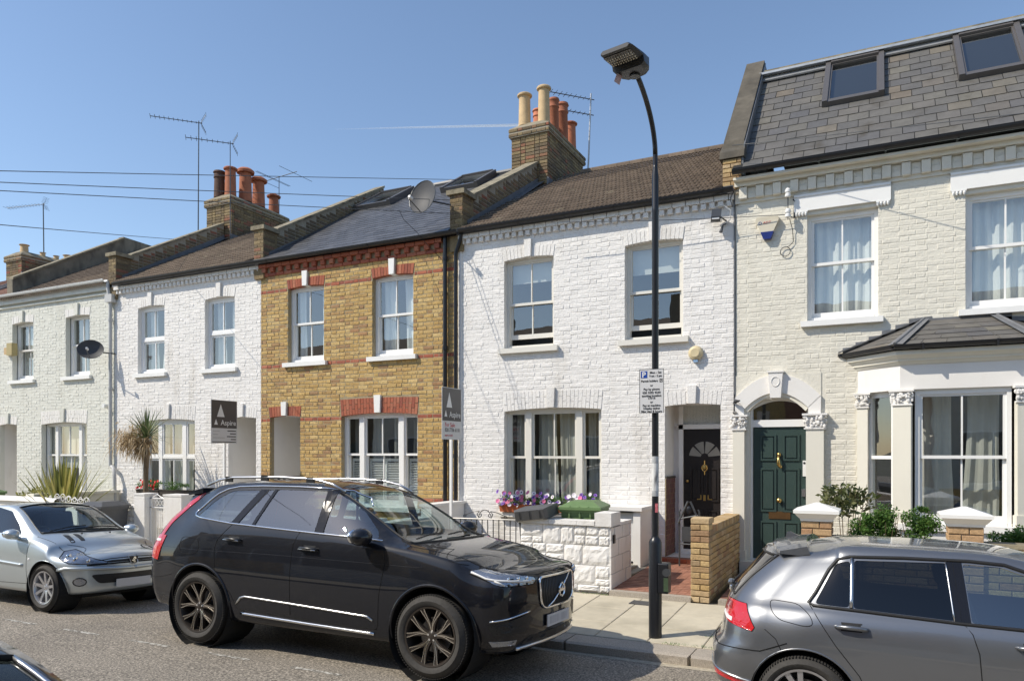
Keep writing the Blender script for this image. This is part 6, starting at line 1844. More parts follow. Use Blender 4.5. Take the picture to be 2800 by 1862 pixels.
# round bell box on the white house
rb_ = thing('alarm_box', 'round cream ribbed bell box on the white house wall', 'alarm box', (-2.74, FY, 3.75))
q = MB(); q.lathe([(1e-5, -.11), (.07, -.112), (.088, -.10), (.105, -.09), (.12, -.06), (.12, 0)], (-2.74, FY - .0, 3.755), 'Y', 28); smooth_by_angle(q.build('cover', mat('yellowed_plastic', (.62, .52, .32), .45, namt=.05), rb_), 30)
q = MB()
for i in range(28):
    a = 2 * pi * i / 28; q.box(-.004, .004, 0, 0, 0, 0) if False else q.tube([(-2.74 + .121 * cos(a), FY - .062, 3.755 + .121 * sin(a)), (-2.74 + .121 * cos(a), FY - .005, 3.755 + .121 * sin(a))], .005, 4)
q.build('ribs', 'curtain', rb_)
MB().box(-2.77, -2.70, FY - .08, FY - .02, 3.60, 3.645).build('strobe_lens', mat('pale_blue_lens', (.25, .38, .55), .2), rb_)
# insulators and coil of telephone wire
ins = thing('wire_bracket', 'black iron bracket with two white insulators on the cream house', 'bracket', (-1.27, FY, 6.0))
for z in (6.10, 5.78):
    q = MB(); q.lathe([(.02, z), (.045, z + .01), (.045, z + .05), (.028, z + .065), (.045, z + .08), (.045, z + .11), (.03, z + .14), (1e-5, z + .15)], (-1.28, FY - .13, 0), 'Z', 12); q.build('insulator', 'sign_white', ins, smooth=False)
q = MB(); q.tube([(-1.28, FY - .13, 5.75), (-1.28, FY - .13, 6.1)], .008, 6).tube([(-1.28, FY - .13, 5.80), (-1.20, FY - .02, 5.80), (-1.19, FY, 6.06), (-1.20, FY - .12, 6.05)], .013, 6); q.build('iron', 'black_metal', ins)
pts = [(-1.26, FY - .1, 5.78), (-1.22, FY - .04, 5.6), (-1.21, FY - .03, 5.42), (-1.27, FY - .03, 5.36)] + [(-1.33 + .075 * cos(a), FY - .03, 5.28 + .075 * sin(a)) for a in [RAD(70 + 30 * i) for i in range(14)]]
tube_thing('cable_loop', 'thin black cable hanging in a loop below the insulators', 'cable', pts, .006, 'black_metal')
# security light
sl = thing('security_light', 'dark square security light with sensor at the top corner of the white house', 'security light', (-2.33, FY, 5.9))
q = MB(); q.obox((-2.38, FY - .17, 5.96), (.075, .02, 0), (-.015, .05, -.03), (0, .03, .07)); q.build('lamp_body', 'dark_metal', sl)
q = MB(); q.obox((-2.375, FY - .225, 5.93), (.055, .012, 0), (0, .003, 0), (0, .02, .05)); q.build('lens', 'sign_grey', sl)
q = MB(); q.tube([(-2.25, FY - .02, 5.85), (-2.28, FY - .12, 5.80), (-2.31, FY - .16, 5.68)], [.012, .012, .028], 8).tube([(-2.33, FY - .12, 5.95), (-2.25, FY, 5.9)], .012, 6); q.build('sensor_arm', 'dark_metal', sl)
tube_thing('cable_loop', 'white cable loop above the security light', 'cable', [(-2.45, FY - .06, 6.12), (-2.3, FY - .1, 6.15), (-2.17, FY - .08, 6.05), (-2.18, FY - .05, 5.9), (-2.28, FY - .03, 5.82)], .007, 'white_trim')
tube_thing('cable_loop', 'black cable drooping down the corner by the security light', 'cable', [(-2.10, FY - .12, 6.35), (-2.17, FY - .10, 6.22), (-2.14, FY - .06, 6.10), (-2.05, FY - .03, 6.12)], .006, 'black_metal')
# black bird shaped lamp by the capital
hk = thing('hanging_bracket', 'small black bracket lamp above the left capital of the green door', 'bracket', (-2.12, FY - .1, 2.8))
q = MB(); q.tube([(-2.115, FY - .02, 3.05), (-2.115, FY - .05, 2.72)], .012, 6).tube([(-2.12, FY - .06, 2.90), (-2.08, FY - .14, 2.92), (-2.0, FY - .2, 2.93)], [.018, .035, .01], 8).tube([(-2.115, FY - .06, 2.75), (-2.05, FY - .12, 2.73)], [.03, .008], 6); q.build('bracket', 'black_metal', hk)
# yellow box on pale house
yb = thing('alarm_box', 'tan alarm box on the pale green wall at the left edge', 'alarm box', (-21.8, FY, 5.0))
MB().box(-21.86, -21.62, FY - .16, FY, 4.82, 5.16).build('cover', mat('tan_plastic', (.42, .34, .16), .5, namt=.05), yb)
MB().box(-22.05, -21.86, FY - .12, FY, 4.86, 5.05).build('side_unit', 'clay_buff', yb)
MB().lathe([(.055, -.14), (.06, 0)], (-17.75, FY, 3.30), 'Y', 12).build('overflow_cap', 'white_gutter', pl)

def dish(label, c, nrm, w, h, arm_to, m='dish_grey', scale=1.0):
    t = thing('satellite_dish', label, 'satellite dish', arm_to)
    n = Vector(nrm).normalized(); a = n.cross(Vector((0, 0, 1))).normalized(); b = a.cross(n); C = Vector(c)
    if b.z < 0: b = -b
    q = MB(); rings = 6; seg = 24; vs = [C - n * .07]; fs = []
    for k in range(1, rings + 1):
        for s in range(seg):
            th = 2 * pi * s / seg; r_ = k / rings
            vs.append(C + a * (w / 2 * r_ * cos(th)) + b * (h / 2 * r_ * sin(th)) - n * (.07 * (1 - r_ * r_)))
    for s in range(seg): fs.append((0, 1 + s, 1 + (s + 1) % seg))
    for k in range(rings - 1):
        for s in range(seg): fs.append((1 + k * seg + s, 1 + (k + 1) * seg + s, 1 + (k + 1) * seg + (s + 1) % seg, 1 + k * seg + (s + 1) % seg))
    q.add(vs, fs); q.build('reflector', m, t, smooth=True, fix=False)
    q = MB()
    for s in range(seg):
        t0, t1 = 2 * pi * s / seg, 2 * pi * (s + 1) / seg
        q.tube([C + a * (w / 2 * cos(t0)) + b * (h / 2 * sin(t0)), C + a * (w / 2 * cos(t1)) + b * (h / 2 * sin(t1))], .007, 5)
    q.build('rim', 'dark_metal', t)
    f = C + n * .38 - b * (h / 2 * .75)
    q = MB(); q.tube([C - b * h / 2 * .9, f], .010, 6); q.build('feed_arm', 'dark_metal', t)
    q = MB(); q.tube([f + b * .05, f + b * .05 - n * .09], [.028, .035], 8); q.build('receiver', 'sign_grey', t)
    q = MB(); q.obox(C - n * .11, a * .05, n * .04, b * .09); q.tube([C - n * .12, Vector(arm_to)], .018, 8); q.build('mount', 'dark_metal', t)
    return t
M['dish_grey'] = mat('mesh_dish', (.055, .056, .06), .6, nscale=40, namt=.15)
dish('oval grey satellite dish with long arm on the pale house wall', (-17.75, 12.02, 4.70), (.70, -.72, .30), .60, .50, (-17.45, FY - .02, 4.62))
dish('dark satellite dish beside the pier above the brick house gutter', (-7.85, 12.0, 7.0), (-.05, -.97, .22), .60, .68, (-7.45, 12.40, 6.9))
tube_thing('dish_cable', 'thin cable drooping from the dish across the brick cornice', 'cable', [(-8.25, 11.8, 6.75), (-8.24, 11.95, 6.6), (-8.1, 12.2, 6.4), (-7.95, 12.4, 6.15), (-7.7, 12.45, 5.9)], .005, 'black_metal')

# ================================================================== AERIALS
def yagi(mb_, c, d, L, n, e0, e1, r=.006, tilt=0, vert=False, refl=False):
    d = Vector(d).normalized(); s = d.cross(Vector((0, 0, 1))).normalized(); u = s.cross(d)
    C = Vector(c); mb_.tube([C, C + d * L], r * 1.9, 6)
    el = u if vert else s
    for i in range(n):
        t = i / (n - 1); p = C + d * L * (.12 + .88 * t); l = e0 + (e1 - e0) * t
        mb_.tube([p - el * l * .75, p + el * l * .75], r * 1.25, 5)
    if refl:
        for sg in (-1, 1):
            a = C + d * .05; b = C - d * .10 + u * sg * .28; mb_.tube([a, b], r, 5)
            for k in range(5):
                p = a.lerp(b, (k + 1) / 5); mb_.tube([p - s * .17, p + s * .17], r * .9, 5)
def aerial(label, base, top, arms, m='dark_metal', r=.018):
    t = thing('aerial', label, 'aerial', base)
    q = MB(); q.tube([base, top], [r, r * .8], 8); q.build('mast', m, t)
    for (z, d, L, n, e0, e1, vert, refl) in arms:
        f = (z - base[2]) / (top[2] - base[2]); p = Vector(base).lerp(Vector(top), f)
        q = MB(); yagi(q, p - Vector(d).normalized() * .1, d, L, n, e0, e1, vert=vert, refl=refl); q.build('antenna', 'dark_metal', t)
    return t
TX = (-.75, -.8, 0)
aerial('tallest television aerial on a long mast at the left chimney', (-18.78, 16.2, 8.6), (-18.75, 16.2, 12.3), [(12.24, TX, 1.45, 11, .10, .22, False, True)])
aerial('shorter television aerial fixed to the front corner of the five pot chimney', (-17.08, 15.88, 8.25), (-17.08, 15.88, 11.25), [(11.18, TX, 1.30, 9, .12, .25, False, True)], r=.014)
t3 = aerial('radio aerial with long diagonal elements behind the five pot chimney', (-17.5, 18.3, 9.3), (-17.5, 18.3, 11.08), [], r=.014)
q = MB(); q.tube([(-18.25, 18.3, 11.02), (-16.75, 18.3, 11.12)], .011, 6)
for x in (-18.2, -17.78, -17.72, -16.78): q.tube([(x, 17.55, 11.05), (x, 19.05, 11.05)], .007, 5)
q.build('antenna', 'dark_metal', t3)
aerial('white streaked aerial with two stacked arms beside the buff pot chimney', (-6.86, 18.35, 9.0), (-6.76, 18.35, 11.5), [(11.35, TX, 1.25, 9, .10, .2, False, False), (10.95, TX, 1.25, 9, .10, .2, False, False)], m='galv', r=.026)
aerial('distant television aerial above the roofs at the far left', (-35.9, 22, 9), (-36.0, 22, 14.1), [(14.05, (-1, -.2, 0), 2.3, 12, .2, .3, False, True)], r=.03)
aerial('tiny distant aerial above the rendered parapet', (-44, 32, 9), (-44, 32, 15.2), [(15.1, (-1, -.2, 0), 2.6, 8, .3, .4, False, False)], r=.03)

# ================================================================== OVERHEAD WIRES
def wire(label, a, b, sag=.12, r=.0085):
    A, B = Vector(a), Vector(b); pts = [A.lerp(B, i / 24) - Vector((0, 0, sag * 4 * (i / 24) * (1 - i / 24))) for i in range(25)]
    tube_thing('overhead_wire', label, 'wire', pts, r, 'dark_metal', 5, 'overhead telephone wires')
def ext(a, b, k):   # run the wire on past the left edge of the frame
    A, B = Vector(a), Vector(b); return tuple(A + (A - B) * k), b
for lab, a, b in (('highest overhead wire, running to the buff pot chimney', (-10.78, 6, 5.95), (-8.0, 15.9, 8.62)),
                  ('second overhead wire from the top across the left sky', (-10.78, 6, 5.795), (-7.5, 12.45, 7.02)),
                  ('third overhead wire from the top across the left sky', (-10.78, 6, 5.68), (-7.5, 12.42, 6.75)),
                  ('lowest overhead wire, ending at the left chimney parapet', (-10.78, 6, 5.215), (-17.6, 14.4, 8.05))):
    a2, b2 = ext(a, b, .35); wire(lab, a2, b2, .01, .0062)
wire('thin wire along the white house wall to the insulators', (-5.2, 12.1, 6.18), (-1.28, FY - .13, 5.83), .03, .006)
wire('thin wire crossing the mansard gutter to the right edge', (-2.1, 12.2, 7.0), (4.6, 10.5, 5.9), .02, .006)
# contrail: a real strip of thin white vapour very far away
m_, n_, l_, b_ = newmat('contrail_vapour')
b_.inputs['Base Color'].default_value = (.9, .92, .95, 1); b_.inputs['Roughness'].default_value = 1
tr_ = n_.new('ShaderNodeBsdfTransparent'); mx_ = n_.new('ShaderNodeMixShader')
ge_ = n_.new('ShaderNodeNewGeometry'); sx_ = n_.new('ShaderNodeSeparateXYZ'); l_.new(ge_.outputs['Position'], sx_.inputs[0])
mr_ = n_.new('ShaderNodeMapRange'); mr_.inputs[1].default_value = -840; mr_.inputs[2].default_value = -500; mr_.inputs[3].default_value = .02; mr_.inputs[4].default_value = .3
l_.new(sx_.outputs[0], mr_.inputs[0]); l_.new(mr_.outputs[0], mx_.inputs[0])
l_.new(tr_.outputs[0], mx_.inputs[1]); l_.new(b_.outputs[0], mx_.inputs[2]); l_.new(mx_.outputs[0], n_['Material Output'].inputs[0])
q = MB(); q.tube([(-830, 1000, 553.5), (-660, 1000, 524), (-480, 1000, 492.5)], [.6, 1.5, 2.2], 8)
M['contrail'] = m_
tag(q.build('contrail', 'contrail', smooth=True), 'faint white aircraft contrail in the blue sky left of the buff pots', 'contrail')

# ================================================================== FAR SIDE OF THE STREET (behind the camera: what windows and cars mirror)
op = MB(); op.quad((-60, -3.2, -.02), (-60, -.45, -.02), (60, -.45, -.02), (60, -3.2, -.02)); op.build('opposite_pavement', 'stone_slab', kind='structure', fix=False)
OY = -6.4
for i in range(10):
    x0 = -34 + i * 5.1; mm = ['stock_brick', 'old_brick', 'cream_paint', 'old_brick', 'stock_brick'][i % 5]
    t = thing('opposite_house', 'terraced house on the camera side of the street, not in the photo', 'house', (x0 + 2.5, OY - 3, 0), 'houses on the camera side of the street')
    q = MB(); q.box(x0, x0 + 5.09, OY - 8, OY, -.3, 6.3); q.build('wall', mm, t)
    q = MB(); q.prism([(x0, OY + .2, 6.25), (x0, OY - 4.4, 8.8), (x0, OY - 9, 6.25)], (5.09, 0, 0)); q.build('roof', 'tile_brown', t)
    q = MB(); q.box(x0 - .45, x0 + .45, OY - 5.5, OY - 3.3, 7.2, 9.6)
    if i % 2: q.build('chimney_stack', 'old_brick', t)
    for (a, b, c, d) in ((.9, 1.9, 4.1, 5.7), (3.2, 4.2, 4.1, 5.7), (.9, 2.8, 1.0, 2.9)):
        w = MB(); w.box(x0 + a, x0 + b, OY, OY + .03, c, d); wo = w.build('window', 'white_trim', t)
        g = MB(); g.box(x0 + a + .07, x0 + (a + b) / 2 - .02, OY + .03, OY + .034, c + .07, d - .07).box(x0 + (a + b) / 2 + .02, x0 + b - .07, OY + .03, OY + .034, c + .07, d - .07); g.build('pane', 'slate_new', wo)
    q = MB(); q.box(x0 + 3.6, x0 + 4.5, OY, OY + .04, .2, 2.6); q.build('door', 'green_door', t)
    q = MB(); q.box(x0, x0 + 5.09, -3.4, -3.2, -.1, .95); q.build('front_wall', 'stock_brick' if i % 2 else 'white_render', t)
# folded metal frame standing by the black door
tr = thing('folded_trolley', 'grey folded metal trolley frame standing before the black door', 'trolley', (-2.72, 12.0, .26))
q = MB(); q.tube([(-2.90, 12.0, .26), (-2.90, 12.0, 1.14), (-2.88, 12.0, 1.18)], .014, 8).tube([(-2.58, 12.0, .26), (-2.58, 12.0, 1.14), (-2.60, 12.0, 1.18)], .014, 8)
q.tube([(-2.92, 11.98, .95), (-2.76, 11.98, 1.31), (-2.72, 11.98, 1.31), (-2.56, 11.98, .95)], .017, 8).tube([(-2.88, 11.98, 1.03), (-2.60, 11.98, 1.09)], .013, 8).tube([(-2.90, 12.0, .62), (-2.58, 12.0, .62)], .012, 8)
q.build('frame', 'dark_metal', tr)
MB().box(-2.86, -2.62, 11.985, 12.01, .66, .90).build('folded_basket', 'dark_metal', tr)
MB().sphere((-2.74, 11.97, 1.17), .045, 10, 6, (1, .4, 1.5)).build('handle', 'black_metal', tr)
# ================================================================== CARS
def interp(tab, x):
    """tab: sorted [(x, v)], Catmull-Rom-like smooth interpolation (monotone limited)."""
    if x <= tab[0][0]: return tab[0][1]
    if x >= tab[-1][0]: return tab[-1][1]
    for i in range(len(tab) - 1):
        if tab[i][0] <= x <= tab[i + 1][0]: break
    x0, v0 = tab[i]; x1, v1 = tab[i + 1]; h = x1 - x0; d = (v1 - v0) / h
    dl = (v0 - tab[i - 1][1]) / (x0 - tab[i - 1][0]) if i > 0 else d
    dr = (tab[i + 2][1] - v1) / (tab[i + 2][0] - x1) if i + 2 < len(tab) else d
    m0 = 0 if dl * d <= 0 else 2 * dl * d / (dl + d); m1 = 0 if dr * d <= 0 else 2 * dr * d / (dr + d)
    if i == 0: m0 = d
    if i + 2 >= len(tab): m1 = d
    t = (x - x0) / h
    return (2 * t**3 - 3 * t**2 + 1) * v0 + (t**3 - 2 * t**2 + t) * h * m0 + (-2 * t**3 + 3 * t**2) * v1 + (t**3 - t**2) * h * m1
def sst(t): t = max(0, min(1, t)); return t * t * (3 - 2 * t)

def bez(p0, p1, p2, t): return tuple((1 - t)**2 * a + 2 * t * (1 - t) * b + t * t * c for a, b, c in zip(p0, p1, p2))

def section(C, x):
    g = lambda k: sum(w_ * interp(C[k], x + o_) for o_, w_ in ((-.14, .1), (-.07, .22), (0, .36), (.07, .22), (.14, .1)))
    zf, ys, ym, yb, zb, yr, zr, zc = g('zf'), g('ys'), g('ym'), g('yb'), g('zb'), g('yr'), g('zr'), g('zc')
    zm = g('zm')
    pts = []
    pts += [(0, zf), (ys * .5, zf), (ys * .92, zf), (ys * .985, zf + .02), (ys, zf + .07)]
    for i in range(1, 6): pts.append(bez((ys, zf + .07), (ym - .003, zf + .20), (ym, zm), i / 5))
    for i in range(1, 8): pts.append(bez((ym, zm), (ym + .001, (zm + zb) / 2 + .08), (yb, zb), i / 7))
    hb = zr - zb; k = g('round') if 'round' in C else .5
    bl = (yb + (yr - yb) * .5 + .012 * min(1, abs(hb) * 3), zb + hb * .55)
    for i in range(1, 10): pts.append(bez((yb, zb), bl, (yr, zr), i / 9))
    # roof edge rounding then crown
    for i in range(1, 9):
        t = i / 8; y = yr * (1 - t)
        zz = zc - (zc - zr) * (y / yr) ** 2.4
        pts.append((y, zz))
    return pts

def car_body(C, nose, tail, n_main=64):
    """Loft the stations and close both ends with rounded caps. nose/tail: dict(x, R, b, prof[(z, setback)], start)."""
    xs = [tail['x'] + (nose['x'] - tail['x']) * i / n_main for i in range(n_main + 1)]
    rings = []
    for x in xs:
        h = section(C, x)
        ring = [(x, -y, z) for y, z in h] + [(x, y, z) for y, z in reversed(h[1:-1])]
        rings.append(ring)
    W = interp(C['ym'], nose['x']); Wt = interp(C['ym'], tail['x'])
    def cap(ring, sgn, e, Wd):
        out = []; zs = [p[2] for p in ring]; zlo, zhi = min(zs), max(zs); zm = (zlo + zhi) / 2; R = e['R']; x0 = ring[0][0]
        hh = (zhi - zlo) / 2
        for k in range(1, 9):
            a = k / 8 * pi / 2; ins = R * (1 - cos(a)); inz = e.get('Rz', R * .5) * (1 - cos(a))
            out.append([(x0 + sgn * R * sin(a), y * max(0, (Wd - ins * e.get('ky', 1)) / Wd), zm + (z - zm) * (hh - inz) / hh) for _, y, z in ring])
        last = out[-1]
        for k in range(1, 10):
            f = 1 - k / 9
            out.append([(x, y * f, zm + (z - zm) * (f if k < 9 else 0)) for x, y, z in last])
        return out
    front = cap(rings[-1], 1, nose, W); back = cap(rings[0], -1, tail, Wt)
    allr = list(reversed(back)) + rings + front
    mb = MB(); n = len(allr[0])
    def warp(p):
        x, y, z = p
        if x > nose['start']:
            t = sst((x - nose['start']) / (nose['x'] - nose['start'])); x = x - t * (interp(nose['prof'], z) + nose['b'] * (abs(y) / W) ** 2.2)
        if x < tail['start']:
            t = sst((tail['start'] - x) / (tail['start'] - tail['x'])); x = x + t * (interp(tail['prof'], z) * (.72 + .28 * min(1, abs(y) / Wt)) + tail['b'] * (abs(y) / Wt) ** 2.2)
        return (x, y, z)
    for r_ in allr: mb.v += [warp(p) for p in r_]
    for i in range(len(allr) - 1):
        for k in range(n):
            mb.f.append((i * n + k, i * n + (k + 1) % n, (i + 1) * n + (k + 1) % n, (i + 1) * n + k)); mb.r.append(0)
    return mb

def inside(pt, poly):
    x, y = pt; c = False; n = len(poly)
    for i in range(n):
        x0, y0 = poly[i]; x1, y1 = poly[(i + 1) % n]
        if (y0 > y) != (y1 > y) and x < (x1 - x0) * (y - y0) / (y1 - y0) + x0: c = not c
    return c

def round_poly(poly, r=.03, seg=3):
    out = []; n = len(poly)
    for i in range(n):
        p, q, s = Vector(poly[i - 1]), Vector(poly[i]), Vector(poly[(i + 1) % n])
        a = (p - q); b = (s - q); ra = min(r, a.length * .45); rb = min(r, b.length * .45)
        A = q + a.normalized() * ra; B = q + b.normalized() * rb
        for k in range(seg + 1): out.append(bez(tuple(A), tuple(q), tuple(B), k / seg))
    return out

def cut(bm, poly, axes, cond, convex=True):
    """Bisect faces along each edge of a 2D outline and return the faces inside it. axes: the two coordinates of the outline."""
    ax, ay = axes; xs = [p[0] for p in poly]; ys = [p[1] for p in poly]
    mg = .06; lo = (min(xs) - mg, min(ys) - mg); hi = (max(xs) + mg, max(ys) + mg)
    third = 3 - ax - ay; n = len(poly)
    def cand():
        fs = []
        for f in bm.faces:
            c = f.calc_center_median()
            if lo[0] < c[ax] < hi[0] and lo[1] < c[ay] < hi[1] and cond(f, c): fs.append(f)
        return fs
    for i in range(n):
        a, b = poly[i], poly[(i + 1) % n]
        d = (b[0] - a[0], b[1] - a[1])
        if abs(d[0]) + abs(d[1]) < 1e-6: continue
        no = Vector((0, 0, 0)); no[ax] = -d[1]; no[ay] = d[0]
        co = Vector((0, 0, 0)); co[ax] = a[0]; co[ay] = a[1]
        L = sqrt(d[0]**2 + d[1]**2); mid = ((a[0] + b[0]) / 2, (a[1] + b[1]) / 2)
        fs = []
        for f in cand():     # only faces close to this edge
            vs = [(v.co[ax], v.co[ay]) for v in f.verts]
            x0, x1 = min(v[0] for v in vs), max(v[0] for v in vs); y0, y1 = min(v[1] for v in vs), max(v[1] for v in vs)
            if x1 < min(a[0], b[0]) - 1e-4 or x0 > max(a[0], b[0]) + 1e-4 or y1 < min(a[1], b[1]) - 1e-4 or y0 > max(a[1], b[1]) + 1e-4: continue
            fs.append(f)
        if not fs: continue
        geom = fs + list({e for f in fs for e in f.edges}) + list({v for f in fs for v in f.verts})
        bmesh.ops.bisect_plane(bm, geom=geom, dist=1e-5, plane_co=co, plane_no=no)
    out = []
    for f in bm.faces:
        c = f.calc_center_median()
        if lo[0] < c[ax] < hi[0] and lo[1] < c[ay] < hi[1] and cond(f, c) and inside((c[ax], c[ay]), poly): out.append(f)
    return out

def split_out(bm, faces, name, m, parent, offset=0.0):
    """Move faces into an object of their own."""
    vs = {}; mb = MB()
    for f in faces:
        idx = []
        for v in f.verts:
            if v not in vs: vs[v] = len(mb.v); mb.v.append(tuple(v.co - v.normal * offset))
            idx.append(vs[v])
        mb.f.append(tuple(idx)); mb.r.append(0)
    o = None
    if mb.f:
        o = mb.build(name, m, parent, smooth=True, fix=False)
    bmesh.ops.delete(bm, geom=faces, context='FACES')
    return o

def islands(faces):
    fs = set(faces); out = []
    while fs:
        st = [fs.pop()]; g = list(st)
        while st:
            f = st.pop()
            for e in f.edges:
                for h in e.link_faces:
                    if h in fs: fs.remove(h); st.append(h); g.append(h)
        out.append(g)
    return out

class Caster:
    def __init__(s, bm): s.t = BVHTree.FromBMesh(bm)
    def side(s, x, z, sg=-1):
        h = s.t.ray_cast(Vector((x, sg * 3, z)), Vector((0, -sg, 0)))
        return (h[0], h[1]) if h[0] else (Vector((x, sg * .8, z)), Vector((0, sg, 0)))
    def front(s, y, z, sg=1):
        h = s.t.ray_cast(Vector((sg * 8, y, z)), Vector((-sg, 0, 0)))
        return (h[0], h[1]) if h[0] else (Vector((0, y, z)), Vector((sg, 0, 0)))
    def top(s, x, y):
        h = s.t.ray_cast(Vector((x, y, 4)), Vector((0, 0, -1)))
        return (h[0], h[1]) if h[0] else (Vector((x, y, 1)), Vector((0, 0, 1)))
    def cyl(s, phi, z, xc):
        d = Vector((cos(phi), sin(phi), 0)); h = s.t.ray_cast(Vector((xc, 0, z)) + d * 4, -d)
        return (h[0], h[1]) if h[0] else (Vector((xc, 0, z)) + d * .9, d)

def P_(cast, mode, a, b, xc=0):
    if mode == 'side': return cast.side(a, b, -1)
    if mode == 'side+': return cast.side(a, b, 1)
    if mode == 'front': return cast.front(a, b, 1)
    if mode == 'rear': return cast.front(a, b, -1)
    if mode == 'top': return cast.top(a, b)
    return cast.cyl(a, b, xc)
OUT = {'side': Vector((0, -1, 0)), 'side+': Vector((0, 1, 0)), 'front': Vector((1, 0, 0)), 'rear': Vector((-1, 0, 0)), 'top': Vector((0, 0, 1))}
def patch(cast, mode, poly, name, m, parent, off=.004, bulge=0.0, rings=5, xc=0, edge=True, dens=.05):
    n = len(poly); pts = []
    for i in range(n):     # densify the outline
        a, b = poly[i], poly[(i + 1) % n]; L = sqrt((a[0] - b[0])**2 + (a[1] - b[1])**2); k = max(1, int(L / dens))
        for j in range(k): pts.append((a[0] + (b[0] - a[0]) * j / k, a[1] + (b[1] - a[1]) * j / k))
    c = (sum(p[0] for p in poly) / n, sum(p[1] for p in poly) / n); mb = MB(); N = len(pts)
    def proj(a, b, o):
        h, no = P_(cast, mode, a, b, xc); 
        out = OUT.get(mode) or Vector((h.x - xc, h.y, 0)).normalized()
        if no.dot(out) < 0: no = -no
        return h + (no * .6 + out * .4).normalized() * o
    if edge: mb.v += [tuple(proj(*p, -.012)) for p in pts]
    for k in range(rings):
        f = 1 - k / rings
        for p in pts: mb.v.append(tuple(proj(c[0] + (p[0] - c[0]) * f, c[1] + (p[1] - c[1]) * f, off + bulge * (1 - f * f))))
    mb.v.append(tuple(proj(c[0], c[1], off + bulge)))
    R = rings + (1 if edge else 0)
    for k in range(R - 1):
        for i in range(N): mb.f.append((k * N + i, k * N + (i + 1) % N, (k + 1) * N + (i + 1) % N, (k + 1) * N + i)); mb.r.append(0)
    for i in range(N): mb.f.append(((R - 1) * N + i, (R - 1) * N + (i + 1) % N, R * N)); mb.r.append(0)
    return mb.build(name, m, parent, smooth=False, fix=False)
def line(cast, mode, pts, r, name, m, parent, off=.0, closed=False, xc=0, step=.05, flat=None):
    q = []
    if closed: pts = list(pts) + [pts[0]]
    for a, b in zip(pts, pts[1:]):
        L = sqrt((a[0] - b[0])**2 + (a[1] - b[1])**2); k = max(1, int(L / step))
        for j in range(k): q.append((a[0] + (b[0] - a[0]) * j / k, a[1] + (b[1] - a[1]) * j / k))
    q.append(pts[-1]); path = []
    for a, b in q:
        h, no = P_(cast, mode, a, b, xc); out = OUT.get(mode) or Vector((h.x - xc, h.y, 0)).normalized()
        if no.dot(out) < 0: no = -no
        path.append(h + no * off)
    return MB().tube(path, r, 6, cap=not closed).build(name, m, parent, smooth=True)

